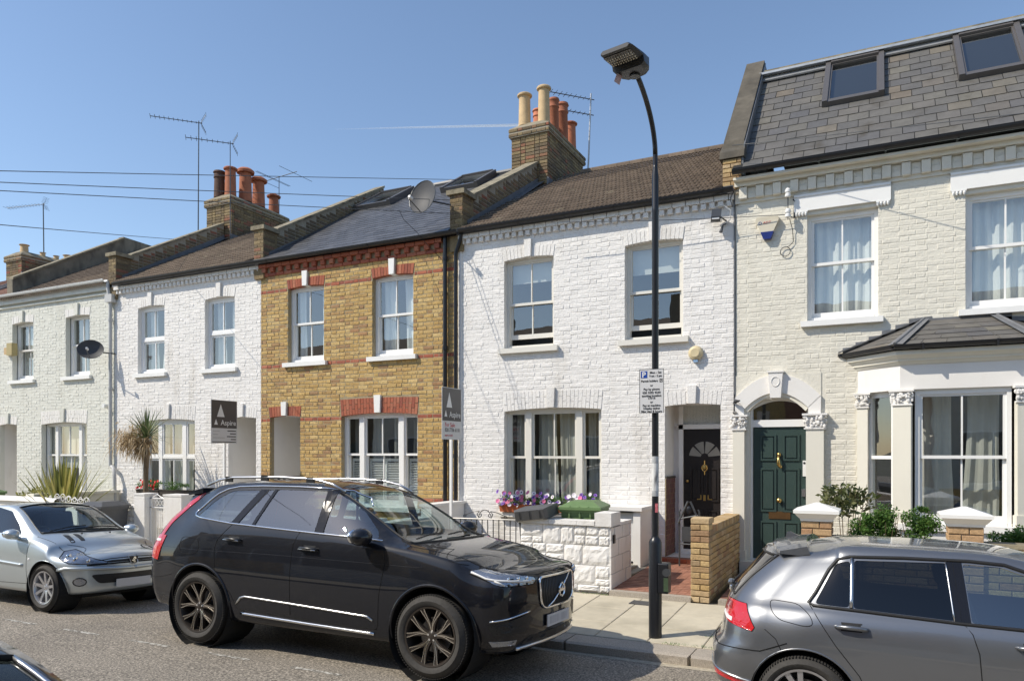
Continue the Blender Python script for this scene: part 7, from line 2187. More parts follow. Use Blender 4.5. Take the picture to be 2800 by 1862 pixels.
def wheel(parent, x, y, side, R, rr, w, style, rimm, facem, zc=None):
    """side -1: outer face towards -y."""
    zc = R if zc is None else zc
    t = MB(); s = side
    prof = [(rr + .004, -w / 2 + .03), (rr + .02, -w / 2), (R - .05, -w / 2), (R - .012, -w / 2 + .03), (R, -w / 2 + .055), (R, w / 2 - .055), (R - .012, w / 2 - .03), (R - .05, w / 2 - .002), ((R + rr) / 2, w / 2 + .004), (rr + .02, w / 2 - .004), (rr + .004, w / 2 - .02), (rr - .006, w / 2 - .04), (rr - .012, -w / 2 + .05)]
    t.lathe([(a, h * s) for a, h in prof], (x, y, zc), 'Y', 48, cap=False)
    ty = t.build('tyre', 'tyre', parent); smooth_by_angle(ty, 35)
    tr = MB()
    for k in range(90):
        a = 2 * pi * k / 90
        for q in (-1, 1):
            c = Vector((x + (R + .001) * cos(a), y + s * (q * (w / 2 - .045)), zc + (R + .001) * sin(a)))
            tr.obox(c, Vector((-sin(a), 0, cos(a))) * .006, (0, .022, 0), Vector((cos(a), 0, sin(a))) * .003)
    tr.build('tread_blocks', 'tyre', ty, kind='stuff')
    f0 = w / 2 - .012
    rim = MB(); rim.lathe([(rr - .002, (f0 - .018) * s), (rr + .004, f0 * s), (rr - .012, (f0 - .004) * s), (rr - .022, (f0 - .03) * s), (rr - .03, (f0 - .10) * s), (rr - .03, (-w / 2 + .05) * s)], (x, y, zc), 'Y', 48, cap=False)
    ro = rim.build('rim', facem if style != 'volvo' else rimm, parent); smooth_by_angle(ro, 30)
    MB().lathe([(rr * .62, (f0 - .135) * s), (rr * .62, (f0 - .12) * s), (1e-5, (f0 - .12) * s)], (x, y, zc), 'Y', 32).build('brake_disc', 'disc_metal', ro)
    MB().lathe([(rr - .03, (-w / 2 + .06) * s), (1e-5, (-w / 2 + .06) * s)], (x, y, zc), 'Y', 32).build('wheel_back', 'text_black', ro)
    def spoke(a0, a1, r0, r1, w0, w1, mm, dep, f1=f0 - .012, f2=f0 - .045, nm='spoke'):
        q = MB(); n = 6
        for k in range(n):
            ta, tb = k / n, (k + 1) / n
            vs = []
            for tt in (ta, tb):
                rad = r0 + (r1 - r0) * tt; a = a0 + (a1 - a0) * sst(tt); ww = w0 + (w1 - w0) * tt; ff = f2 + (f1 - f2) * (tt ** .7)
                c = Vector((x + rad * cos(a), y, zc + rad * sin(a))); tn = Vector((-sin(a), 0, cos(a)))
                for sg in (-1, 1):
                    for dd in (0, dep): vs.append(c + tn * sg * ww + Vector((0, s * (ff - dd), 0)))
            q.add(vs, [(0, 2, 6, 4), (1, 5, 7, 3), (0, 4, 5, 1), (2, 3, 7, 6)])
        return q.build(nm, mm, ro)
    hub_r = rr * .20
    if style == 'volvo':
        for k in range(5):
            a = RAD(90 + 72 * k)
            for sg in (-1, 1):
                spoke(a + sg * .10, a + sg * .36, hub_r * .6, rr - .012, .024, .017, rimm, .04)
                for e in (-1, 1): spoke(a + sg * .10 + e * .02, a + sg * .36 + e * (.075), hub_r * .9, rr - .008, .0035, .004, facem, .006, f0 - .008, f0 - .04, 'polished_edge')
    elif style == 'golf':
        for k in range(5):
            a = RAD(90 + 18 + 72 * k)
            for sg in (-1, 1): spoke(a + sg * .13, a + sg * .21, hub_r * .6, rr - .008, .015, .019, facem, .035)
    else:
        for k in range(9): spoke(RAD(90 + 40 * k), RAD(90 + 40 * k), hub_r * .6, rr - .008, .022, .017, facem, .03)
    hb = MB(); hb.lathe([(1e-5, (f0 - .030) * s), (hub_r * .45, (f0 - .032) * s), (hub_r * .95, (f0 - .042) * s), (hub_r, (f0 - .07) * s)], (x, y, zc), 'Y', 20)
    hbo = hb.build('hub', facem if style != 'volvo' else rimm, ro); smooth_by_angle(hbo, 40)
    for k in range(5):
        a = 2 * pi * k / 5 + .3; c = Vector((x + hub_r * .72 * cos(a), y + s * (f0 - .034), zc + hub_r * .72 * sin(a)))
        MB().tube([c, c - Vector((0, s * .02, 0))], .010, 6).build('wheel_nut', 'chrome', hbo)
    return ty

M['tyre'] = mat('tyre_rubber', (.045, .042, .038), .8, nscale=30, namt=.3)
M['disc_metal'] = mat('brake_disc_metal', (.22, .21, .20), .4, metal=.8, namt=.1)
M['liner'] = mat('wheel_arch_liner', (.012, .012, .012), .9, namt=0)
M['rim_dark'] = mat('bronze_grey_alloy', (.06, .05, .042), .35, metal=.5, namt=.05)
M['rim_face'] = mat('polished_alloy', (.62, .58, .52), .22, metal=1, namt=0)
M['rim_silver'] = mat('silver_alloy', (.52, .52, .54), .3, metal=.8, namt=.05)
M['black_plastic'] = mat('black_trim_plastic', (.018, .018, .018), .45, namt=.1)
M['gloss_black'] = mat('gloss_black', (.010, .010, .012), .05, namt=0)
M['seam'] = mat('panel_gap', (.004, .004, .004), .9, namt=0)
M['seat'] = mat('dark_seat_fabric', (.022, .026, .045), .85, namt=.1)
M['seat_grey'] = mat('grey_seat', (.05, .05, .055), .8, namt=.1)
M['red_lens'] = None
def lens(name, col, rough=.08, em=0):
    m, n, l, b = newmat(name); b.inputs['Base Color'].default_value = (*col, 1); b.inputs['Roughness'].default_value = rough
    b.inputs['Coat Weight'].default_value = 1; b.inputs['Coat Roughness'].default_value = .02
    no = n.new('ShaderNodeTexNoise'); no.inputs['Scale'].default_value = 45; bp = n.new('ShaderNodeBump'); bp.inputs['Distance'].default_value = .004
    geo = n.new('ShaderNodeTexCoord'); l.new(geo.outputs['Object'], no.inputs['Vector']); l.new(no.outputs[0], bp.inputs['Height']); l.new(bp.outputs[0], b.inputs['Normal'])
    return m
M['red_lens'] = lens('red_lamp_lens', (.52, .015, .018))
M['red_lens_dark'] = lens('dark_red_lamp_lens', (.26, .008, .015))
M['clear_lens'] = lens('headlamp_reflector', (.30, .32, .36)); M['clear_lens'].node_tree.nodes['Principled BSDF'].inputs['Metallic'].default_value = .7
M['car_glass'] = glassmat('car_glass', (.50, .60, .59), 2.6, wav=.0)
M['car_glass_dark'] = glassmat('tinted_car_glass', (.16, .18, .20), 1.6, wav=.0)
M['car_glass_light'] = glassmat('clear_car_glass', (.80, .88, .86), 1.7, wav=.0)
M['lamp_glass'] = glassmat('headlamp_cover', (.85, .87, .9), 1.5, wav=0)
def paint(name, col, metal=.6, rough=.35, dust=.08, dustcol=(.35, .31, .25)):
    m, n, l, b = newmat(name)
    geo = n.new('ShaderNodeNewGeometry'); no = n.new('ShaderNodeTexNoise'); no.inputs['Scale'].default_value = 3.5; no.inputs['Detail'].default_value = 8; no.inputs['Roughness'].default_value = .7
    l.new(geo.outputs['Position'], no.inputs['Vector'])
    sx = n.new('ShaderNodeSeparateXYZ'); l.new(geo.outputs['Normal'], sx.inputs[0])
    up = n.new('ShaderNodeMapRange'); up.inputs[1].default_value = .3; up.inputs[2].default_value = 1; up.inputs[3].default_value = .25; up.inputs[4].default_value = 1.6
    l.new(sx.outputs[2], up.inputs[0])
    mr = n.new('ShaderNodeMapRange'); mr.inputs[1].default_value = .50; mr.inputs[2].default_value = .78; mr.inputs[3].default_value = dust * .5; mr.inputs[4].default_value = dust * 4
    l.new(no.outputs[0], mr.inputs[0])
    mu = n.new('ShaderNodeMath'); mu.operation = 'MULTIPLY'; l.new(mr.outputs[0], mu.inputs[0]); l.new(up.outputs[0], mu.inputs[1])
    mx = n.new('ShaderNodeMix'); mx.data_type = 'RGBA'; l.new(mu.outputs[0], mx.inputs[0]); mx.inputs[6].default_value = (*col, 1); mx.inputs[7].default_value = (*dustcol, 1)
    l.new(mx.outputs[2], b.inputs['Base Color']); b.inputs['Metallic'].default_value = metal; b.inputs['Roughness'].default_value = rough
    b.inputs['Coat Weight'].default_value = 1.0; b.inputs['Coat Roughness'].default_value = .015; b.inputs['Coat IOR'].default_value = 1.45; b.inputs['Specular IOR Level'].default_value = .1
    return m
M['paint_dark'] = paint('blue_black_car_paint', (.005, .006, .010), 0, .5, .02)
M['paint_silver'] = paint('silver_blue_car_paint', (.52, .57, .59), .7, .36, .03)
M['paint_grey'] = paint('mid_grey_car_paint', (.205, .215, .232), .75, .32, .05)
M['paint_near'] = paint('black_car_paint', (.012, .013, .016), .3, .3, .05)

def arch_poly(cx, cz, R, n=26, flat=.22): 
    return [(cx + R * cos(2 * pi * i / n), cz + R * sin(2 * pi * i / n)) for i in range(n)]

def make_car(name, label, cat, loc, roll, C, nose, tail, wb, R, rr, tw, track, wstyle, pm, rimm, facem, archR, windows, wscreen, rwin, glass, glass_r, rz=0, lip=None, cast_only=False, archlip='body'):
    root = thing(name, label, cat, loc, local=True, rot=(roll, 0, rz))
    mb = car_body(C, nose, tail)
    me = mb.mesh('tmp'); bm = bmesh.new(); bm.from_mesh(me); bpy.data.meshes.remove(me)
    bmesh.ops.remove_doubles(bm, verts=bm.verts, dist=.0004)
    bmesh.ops.recalc_face_normals(bm, faces=bm.faces); bm.normal_update()
    cast = Caster(bm)
    sidec = lambda f, c: abs(c.y) > .42 and abs(f.normal.y) > .25
    for (nm, poly, gm) in windows:
        fs = cut(bm, poly, (0, 2), lambda f, c: abs(c.y) > .40 and abs(f.normal.y) > .2 and c.z > .7)
        for isl in islands(fs): split_out(bm, isl, nm, gm, root, .004)
    if wscreen:
        fs = cut(bm, wscreen, (0, 1), lambda f, c: f.normal.z > .15 and c.z > .75)
        split_out(bm, fs, 'windscreen', glass, root, .003)
    if rwin:
        fs = cut(bm, rwin, (1, 2), lambda f, c: f.normal.x < -.2 and c.x < tail['start'])
        split_out(bm, fs, 'rear_window', glass_r, root, .003)
    for cx in (0, -wb):
        ap = arch_poly(cx, R * 1.02, archR)
        fs = cut(bm, ap, (0, 2), lambda f, c: abs(c.y) > .50)
        bmesh.ops.delete(bm, geom=fs, context='FACES')
    me = bpy.data.meshes.new('body'); bm.to_mesh(me); bm.free()
    me.materials.append(M[pm]); me.polygons.foreach_set('use_smooth', [True] * len(me.polygons))
    bo = bpy.data.objects.new('body', me); finish(bo, root)
    # wheel wells
    for cx in (0, -wb):
        for s in (-1, 1):
            w = MB(); w.lathe([(archR + .004, s * .50), (archR + .004, s * (interp(C['ym'], cx) - .012))], (cx, 0, R * 1.02), 'Y', 30, cap=False).lathe([(archR, s * .50), (1e-5, s * .50)], (cx, 0, R * 1.02), 'Y', 30, cap=False)
            # keep only the parts inside the body
            w.build('wheel_well', 'liner', root, fix=False)
            yy = s * (track / 2)
            wheel(root, cx, yy, s, R, rr, tw, wstyle, rimm, facem)
            pts = []
            for i in range(33):
                a = RAD(-12 + 204 * i / 32); px, pz = cx + archR * cos(a), R * 1.02 + archR * sin(a)
                if pz < interp(C['zf'], px) + .03: continue
                h, no = cast.side(px, pz, s); pts.append(h)
            if len(pts) > 3: MB().tube(pts, lip or .010, 6).build('arch_lip', pm if archlip == 'body' else archlip, root, smooth=True)
    MB().box(-wb - .3, .45, -.55, .55, .18, .40).build('underbody', 'liner', root)
    return root, cast

def cabin(root, x0, x1, belt, roofz, hw, seatm, wheelx, rows=((-1.5,), (-2.3,)), dashx=-.75, dashz=None, driver=-1, third=False):
    dz = dashz or belt
    q = MB(); q.box(x0, x1, -hw, hw, .38, .45); q.build('cabin_floor', 'liner', root)
    q = MB(); q.prism([(dashx, -hw * .95, .6), (dashx + .42, -hw * .95, .6), (dashx + .42, -hw * .95, dz - .06), (dashx + .10, -hw * .95, dz - .02), (dashx, -hw * .95, dz - .12)], (0, hw * 1.9, 0)); q.build('dashboard', seatm, root)
    for row in rows:
        for x in row:
            for y in (-hw * .52, hw * .52):
                s = MB(); s.obox((x + .12, y, .62), (.26, 0, .02), (0, .24, 0), (0, 0, .09)); s.obox((x - .20, y, .93), (.055, 0, .015), (0, .23, 0), (-.09, 0, .30)); s.obox((x - .31, y, belt + .18), (.045, 0, 0), (0, .12, 0), (-.02, 0, .085))
                so = s.build('seat', seatm, root, smooth=False); b = so.modifiers.new('bevel', 'BEVEL'); b.width = .05; b.segments = 3
    s = MB(); c = Vector((wheelx, driver * hw * .52, belt - .04)); ax = Vector((.35, 0, 1)).normalized(); sd = Vector((0, 1, 0)); fwd_ = ax.cross(sd)
    for i in range(20):
        a, b = 2 * pi * i / 20, 2 * pi * (i + 1) / 20
        s.tube([c + (sd * cos(a) + ax * sin(a)) * .185, c + (sd * cos(b) + ax * sin(b)) * .185], .014, 6)
    s.obox(c, Vector((.02, 0, 0)), sd * .07, ax * .05); s.tube([c - sd * .18, c + sd * .18], .012, 6); s.tube([c, c + Vector((.35, 0, -.15))], .02, 6)
    s.build('steering_wheel', 'black_plastic', root)

def handle(cast, root, x, z, L=.2, m='chrome', L2=.012):
    c, no = cast.side(x, z); q = MB(); q.tube([c + Vector((-L / 2, -.006, 0)), c + Vector((-L * .4, -.035, .004)), c + Vector((0, -.042, .004)), c + Vector((L * .4, -.035, .0)), c + Vector((L / 2, -.006, -.004))], [.010, .015, .016, .015, .010], 8)
    o = q.build('door_handle', m, root, smooth=True)
    patch(cast, 'side', [(x - L * .32, z - .028), (x + L * .32, z - .028), (x + L * .32, z + .03), (x - L * .32, z + .03)], 'handle_recess', 'black_plastic', root, off=.001, rings=2, edge=False)
    return o
def mirror(root, x, y, z, m, s=-1, w=.24, h=.16):
    q = MB(); q.sphere((x, y, z), 1, 14, 10, (.10, w / 2, h / 2)); q.obox((x - .055, y - s * w * .62, z - h * .42), (.03, 0, 0), (0, .06, 0), (0, 0, .018)); o = q.build('door_mirror', m, root, smooth=True)
    g = MB(); g.sphere((x - .075, y, z), 1, 12, 8, (.04, w / 2 * .86, h / 2 * .84)); g.build('mirror_glass', 'chrome', o, smooth=True)
    return o

# ------------------------------------------------------------------ large dark SUV
C = dict(
    zf=[(-4.0, .34), (-3.3, .27), (-2.5, .25), (-.5, .25), (.4, .24), (.9, .26)],
    ys=[(-4.0, .80), (-3.4, .88), (-2.4, .90), (-.6, .90), (.3, .87), (.9, .78)],
    ym=[(-3.85, .885), (-3.4, .945), (-3.0, .955), (-2.3, .945), (-1.4, .942), (-.6, .945), (0, .957), (.35, .945), (.65, .905)],
    zm=[(-3.85, .72), (-3, .80), (-2, .76), (-.6, .74), (0, .78), (.65, .70)],
    yb=[(-3.85, .80), (-3.3, .865), (-2.6, .892), (-1.4, .90), (-.6, .905), (0, .90), (.35, .87), (.65, .80)],
    zb=[(-3.85, 1.25), (-3.1, 1.285), (-2.6, 1.25), (-2.04, 1.225), (-1.4, 1.20), (-.6, 1.165), (-.1, 1.12), (.35, 1.035), (.65, .965)],
    yr=[(-3.85, .60), (-3.0, .635), (-2.2, .650), (-1.4, .655), (-1.1, .675), (-.8, .715), (-.5, .76), (-.2, .79), (.1, .76), (.4, .70), (.65, .62)],
    zr=[(-3.85, 1.56), (-3.5, 1.64), (-3.0, 1.70), (-2.2, 1.725), (-1.6, 1.705), (-1.4, 1.67), (-1.1, 1.545), (-.8, 1.385), (-.5, 1.215), (-.3, 1.165), (0, 1.125), (.35, 1.055), (.65, .985)],
    zc=[(-3.85, 1.63), (-3.5, 1.70), (-3.0, 1.755), (-2.2, 1.785), (-1.6, 1.765), (-1.35, 1.71), (-1.1, 1.60), (-.8, 1.43), (-.5, 1.255), (-.33, 1.19), (0, 1.155), (.35, 1.085), (.65, 1.00)])
nose = dict(x=.66, R=.19, Rz=.035, ky=.8, b=.20, start=.15, prof=[(.2, .10), (.32, .02), (.5, .0), (.62, .0), (.70, -.015), (.92, .0), (.97, .03), (1.05, .08)])
tail = dict(x=-3.83, R=.20, Rz=.05, ky=.9, b=.12, start=-2.8, prof=[(.25, .14), (.4, .03), (.6, 0), (.92, .0), (1.07, .06), (1.3, .22), (1.5, .40), (1.62, .40), (1.75, .36)])
side_w = [('side_window', round_poly([(-3.17, 1.345), (-2.60, 1.300), (-2.36, 1.655), (-2.78, 1.64), (-2.96, 1.545)], .05), 'car_glass'),
          ('side_window', round_poly([(-2.50, 1.295), (-2.30, 1.285), (-2.17, 1.66), (-2.24, 1.66)], .015), 'car_glass'),
          ('side_window', round_poly([(-2.26, 1.283), (-1.44, 1.248), (-1.46, 1.665), (-2.12, 1.668)], .03), 'car_glass'),
          ('side_window', round_poly([(-1.33, 1.243), (-.67, 1.218), (-.72, 1.29), (-1.03, 1.53), (-1.24, 1.645), (-1.34, 1.66)], .03), 'car_glass')]
suv, cast = make_car('parked_suv', 'large blue black SUV with roof rails parked in the middle, facing right', 'car', (-3.65, 6.635, .0), RAD(-2.6), C, nose, tail, 2.975, .378, .268, .27, 1.67, 'volvo', 'paint_dark', 'rim_dark', 'rim_face', .455,
                     side_w, round_poly([(-.36, -.70), (-.30, 0), (-.36, .70), (-1.34, .60), (-1.42, 0), (-1.34, -.60)], .06), round_poly([(-.60, 1.22), (.60, 1.22), (.52, 1.56), (-.52, 1.56)], .06), 'car_glass_light', 'car_glass_dark', lip=.016)
T = suv
cabin(T, -3.2, -.5, 1.2, 1.7, .76, 'seat_grey', -1.02, rows=((-1.45,), (-2.35,)), dashx=-.92, dashz=1.2)
# chrome window surround
ch1 = [(-.62, 1.205), (-1.0, 1.228), (-1.4, 1.242), (-2.04, 1.268), (-2.6, 1.292), (-3.10, 1.336), (-3.20, 1.352), (-3.235, 1.38), (-3.12, 1.49), (-2.98, 1.60), (-2.86, 1.655), (-2.7, 1.685), (-2.35, 1.698), (-1.85, 1.700), (-1.5, 1.690), (-1.30, 1.668), (-1.12, 1.595), (-1.0, 1.52)]
line(cast, 'side', ch1, .0095, 'chrome_trim', 'chrome', T, off=.004)
# black pillars between the panes
for poly in ([(-2.60, 1.30), (-2.50, 1.296), (-2.25, 1.665), (-2.36, 1.66)], [(-1.44, 1.249), (-1.33, 1.245), (-1.345, 1.665), (-1.455, 1.668)], [(-2.30, 1.286), (-2.26, 1.285), (-2.12, 1.668), (-2.16, 1.668)]):
    patch(cast, 'side', poly, 'window_pillar', 'gloss_black', T, off=.003, rings=2)
for pts in ([(-2.57, 1.285), (-2.73, 1.12), (-2.76, 1.02), (-2.74, .80), (-2.50, .55), (-2.43, .42), (-2.3, .38)], [(-1.62, 1.25), (-1.68, 1.12), (-1.69, .9), (-1.685, .42)], [(-.56, 1.19), (-.53, 1.0), (-.585, .7), (-.60, .42), (-.62, .38)],
            [(-2.3, .40), (-1.6, .385), (-.62, .375)], [(-.20, 1.16), (.0, 1.14), (.15, 1.07), (.30, 1.03)]):
    line(cast, 'side', pts, .0035, 'panel_gap', 'seam', T)
line(cast, 'side', round_poly([(-3.29, 1.12), (-3.03, 1.12), (-2.98, 1.0), (-3.06, .94), (-3.27, .94), (-3.33, 1.0)], .05), .003, 'fuel_flap_gap', 'seam', T, closed=True)
handle(cast, T, -2.50, 1.13, .235, 'black_metal'); handle(cast, T, -1.46, 1.09, .235, 'black_metal')
for x, z in ((-2.50, 1.118), (-1.46, 1.078)): line(cast, 'side', [(x - .11, z), (x + .11, z - .004)], .004, 'handle_trim', 'chrome', T, off=.045)
line(cast, 'side', [(-2.43, .455), (-2.36, .53), (-2.30, .545), (-1.66, .525), (-.72, .49), (-.66, .455)], .011, 'door_moulding', 'satin_metal', T, off=.002)
line(cast, 'side', [(-2.36, .365), (-1.5, .345), (-.65, .33)], .015, 'sill_trim', 'chrome', T, off=.006)
line(cast, 'side', [(-3.8, 1.0), (-3.0, .99), (-2.0, 1.0), (-1.0, .995), (-.1, .99)], .002, 'shoulder_crease', 'paint_dark', T)
mirror(T, -.74, -1.03, 1.245, 'paint_dark', -1, .25, .17); mirror(T, -.74, 1.03, 1.245, 'paint_dark', 1, .25, .17)
for s in (-1, 1):
    pts = [(x, s * interp(C['yr'], x) * .93, z) for x, z in ((-3.30, 1.69), (-3.1, 1.755), (-2.9, 1.785), (-2.2, 1.80), (-1.7, 1.785), (-1.45, 1.735), (-1.28, 1.66))]
    ro = MB().tube(pts, .014, 8).build('roof_rail', 'satin_metal', T, smooth=True)
    for x, z in ((-2.95, 1.745), (-2.4, 1.765), (-1.75, 1.755)): MB().box(x - .05, x + .05, s * interp(C['yr'], x) * .93 - .012, s * interp(C['yr'], x) * .93 + .012, z - .01, z + .05).build('rail_foot', 'black_plastic', ro)
# front: grille, headlamps, plate, bumper openings
gp_ = round_poly([(-.40, .915), (.40, .915), (.385, .69), (.30, .625), (-.30, .625), (-.385, .69)], .05)
gr1 = patch(cast, 'front', gp_, 'grille', 'black_plastic', T, off=.004, rings=4)
line(cast, 'front', gp_, .012, 'grille_frame', 'chrome', T, off=.012, closed=True)
for i in range(25):
    y = -.36 + i * .03; z0 = .64 + max(0, abs(y) - .28) * .5
    line(cast, 'front', [(y, z0), (y, .905)], .0045, 'grille_bar', 'satin_metal' if i % 1 else 'dark_metal', gr1, off=.014, step=.09)
line(cast, 'front', [(-.25, .635), (.25, .905)], .008, 'diagonal_bar', 'chrome', gr1, off=.020)
bc, _ = cast.front(0, .77); q = MB()
for i in range(24):
    a, b = 2 * pi * i / 24, 2 * pi * (i + 1) / 24; q.tube([bc + Vector((.028, .062 * cos(a), .062 * sin(a))), bc + Vector((.028, .062 * cos(b), .062 * sin(b)))], .012, 6)
q.obox(bc + Vector((.034, 0, 0)), (.004, 0, 0), (0, .052, 0), (0, 0, .013)); q.tube([bc + Vector((.028, .045, .045)), bc + Vector((.028, .075, .075))], .008, 5)
q.build('badge', 'chrome', gr1)
pc, _ = cast.front(0, .50)
MB().box(pc.x + .004, pc.x + .016, -.26, .26, .445, .555).build('number_plate', 'sign_grey', T)
q = MB()
for i in range(8): q.box(pc.x + .0165, pc.x + .018, -.22 + i * .056, -.22 + i * .056 + .046, .465, .535, rng.random())
q.build('plate_blur', mat('plate_patches', (.52, .52, .53), .6, var=.14, namt=0), T, kind='stuff')
for s in (-1, 1):
    hl = [(RAD(-68 * 1), .985), (RAD(-60), 1.0), (RAD(-40), .955), (RAD(-30), .93), (RAD(-28.5), .90), (RAD(-31), .865), (RAD(-52), .865), (RAD(-58), .905), (RAD(-68), .965)]
    hl = [(a * -s if s > 0 else a, z) for a, z in hl]
    if s > 0: hl = [(-a, z) for a, z in [(RAD(-68), .985), (RAD(-60), 1.0), (RAD(-40), .955), (RAD(-30), .93), (RAD(-28.5), .90), (RAD(-31), .865), (RAD(-52), .865), (RAD(-58), .905), (RAD(-68), .965)]]
    ho = patch(cast, 'cyl', hl, 'headlight', 'clear_lens', T, off=.004, rings=4, xc=0)
    sg = s
    line(cast, 'cyl', [(sg * RAD(67), .972), (sg * RAD(59), .925), (sg * RAD(55), .915), (sg * RAD(33), .895)], .010, 'daylight_bar', 'sign_white', ho, off=.010, xc=0, step=.06)
    line(cast, 'cyl', [(sg * RAD(55), .91), (sg * RAD(50), .872)], .009, 'daylight_bar', 'sign_white', ho, off=.010, xc=0, step=.06)
    for a in (36, 42, 48): 
        c, no = cast.cyl(sg * RAD(a), .925, 0); MB().sphere(tuple(c + Vector((.004, 0, 0))), .022, 10, 6, (.5, 1, 1)).build('lamp_lens', 'chrome', ho, smooth=True)
        c, no = cast.cyl(sg * RAD(a), .878, 0); MB().sphere(tuple(c + Vector((.004, 0, 0))), .012, 8, 5, (.5, 1.4, .8)).build('lamp_lens', 'text_black', ho, smooth=True)
    line(cast, 'cyl', hl, .005, 'headlight_seal', 'seam', ho, closed=True, off=.003, xc=0, step=.08)
    bi = [(sg * RAD(58), .52), (sg * RAD(34), .60), (sg * RAD(30), .545), (sg * RAD(37), .44), (sg * RAD(55), .43)]
    patch(cast, 'cyl', bi, 'bumper_vent', 'black_plastic', T, off=.003, rings=3, xc=0)
    line(cast, 'cyl', [(sg * RAD(57), .555), (sg * RAD(33), .625)], .008, 'vent_trim', 'chrome', T, off=.006, xc=0)
    patch(cast, 'cyl', [(sg * RAD(57), .375), (sg * RAD(42), .385), (sg * RAD(43), .34), (sg * RAD(55), .325)], 'fog_lamp', 'clear_lens', T, off=.004, rings=2, xc=0)
patch(cast, 'front', round_poly([(-.52, .40), (.52, .40), (.60, .335), (-.60, .335)], .02), 'lower_intake', 'black_plastic', T, off=.003, rings=3)
line(cast, 'front', [(-.66, .30), (-.4, .315), (0, .32), (.4, .315), (.66, .30)], .017, 'skid_trim', 'satin_metal', T, off=.008)
patch(cast, 'side', [(-.0 + .47, .30), (.62, .30), (.60, .26), (.47, .255)], 'lower_valance', 'black_plastic', T, off=.003, rings=2)
# bonnet gaps, wipers
for s in (-1, 1): line(cast, 'top', [(-.32, s * .80), (0, s * .775), (.3, s * .72), (.55, s * .64), (.66, s * .52)], .0035, 'bonnet_gap', 'seam', T)
line(cast, 'front', [(-.42, .945), (-.2, .955), (0, .958), (.2, .955), (.42, .945)], .003, 'bonnet_gap', 'seam', T)
for y in (-.35, .25):
    a, _ = cast.top(-.40, y - .25); b, _ = cast.top(-.44, y + .3); MB().tube([a + Vector((0, 0, .02)), (a + b) / 2 + Vector((0, 0, .035)), b + Vector((0, 0, .02))], .008, 5).build('wiper', 'black_plastic', T)
line(cast, 'top', [(-.36, -.70), (-.31, -.35), (-.30, 0), (-.31, .35), (-.36, .70)], .012, 'cowl_seal', 'black_plastic', T, off=.002)
for s in (-1, 1): line(cast, 'top', [(-.36, s * .70), (-.85, s * .655), (-1.34, s * .60)], .010, 'windscreen_seal', 'black_plastic', T, off=.002)
# rear lamps
for md, s in (('side', -1), ('side+', 1)):
    up_ = [(-3.28, 1.575), (-3.24, 1.565), (-3.42, 1.40), (-3.60, 1.20), (-3.67, 1.10), (-3.70, 1.12), (-3.68, 1.22), (-3.52, 1.43), (-3.38, 1.56)]
    tl = patch(cast, md, [(-3.33, 1.60), (-3.285, 1.595), (-3.44, 1.435), (-3.60, 1.24), (-3.67, 1.10), (-3.73, 1.10), (-3.665, 1.30), (-3.51, 1.49)], 'tail_light', 'red_lens', T, off=.006, rings=3)
    patch(cast, md, [(-3.61, 1.12), (-3.76, 1.12), (-3.86, .98), (-3.84, .86), (-3.70, .84), (-3.66, .98)], 'lamp_lower', 'red_lens', tl, off=.007, rings=3)
    patch(cast, md, [(-3.68, 1.075), (-3.78, 1.075), (-3.80, 1.05), (-3.69, 1.05)], 'reverse_lens', 'sign_white', tl, off=.010, rings=2)
    line(cast, md, [(-3.95, .62), (-3.6, .66), (-3.42, .70)], .003, 'bumper_gap', 'seam', T)
q = MB(); q.prism([(-3.35, -.60, 1.66), (-3.62, -.58, 1.60), (-3.60, -.58, 1.57), (-3.35, -.60, 1.60)], (0, 1.2, 0)); q.build('spoiler', 'paint_dark', T)
# ------------------------------------------------------------------ silver coupe-cabriolet
C2 = dict(
    zf=[(-3.1, .32), (-2.6, .22), (-.4, .20), (.3, .20), (.6, .24)],
    ys=[(-3.1, .70), (-2.2, .775), (-.6, .78), (.2, .765), (.6, .68)],
    ym=[(-3.0, .76), (-2.4, .825), (-1.4, .82), (-.5, .818), (0, .832), (.3, .815), (.45, .78)],
    zm=[(-3.0, .66), (-2.4, .66), (-.6, .62), (0, .62), (.45, .56)],
    yb=[(-3.0, .66), (-2.4, .75), (-1.4, .775), (-.6, .775), (-.2, .77), (.1, .75), (.45, .69)],
    zb=[(-3.0, .96), (-2.4, .99), (-1.4, .955), (-.8, .935), (-.4, .915), (0, .85), (.25, .77), (.45, .70)],
    yr=[(-3.0, .55), (-2.6, .60), (-2.2, .60), (-1.8, .575), (-1.3, .565), (-1.0, .60), (-.65, .66), (-.35, .70), (-.1, .68), (.2, .60), (.45, .52)],
    zr=[(-3.0, .985), (-2.6, 1.02), (-2.25, 1.17), (-1.8, 1.31), (-1.3, 1.345), (-1.05, 1.30), (-.75, 1.15), (-.45, .985), (-.2, .93), (.1, .86), (.3, .80), (.45, .73)],
    zc=[(-3.0, 1.0), (-2.7, 1.03), (-2.3, 1.21), (-1.8, 1.355), (-1.35, 1.385), (-1.05, 1.35), (-.7, 1.19), (-.38, 1.02), (-.15, .97), (.1, .915), (.3, .85), (.45, .765)])
nose2 = dict(x=.46, R=.22, Rz=.05, ky=.9, b=.20, start=-.05, prof=[(.2, .08), (.3, .0), (.45, .0), (.58, .0), (.68, .03), (.75, .09), (.82, .16)])
tail2 = dict(x=-2.95, R=.2, Rz=.05, ky=.9, b=.1, start=-2.5, prof=[(.2, .1), (.4, 0), (.8, .02), (1.0, .06)])
sw2 = [('side_window', round_poly([(-2.05, 1.0), (-.62, .965), (-.80, 1.10), (-1.10, 1.27), (-1.45, 1.315), (-1.80, 1.27)], .04), 'car_glass_light')]
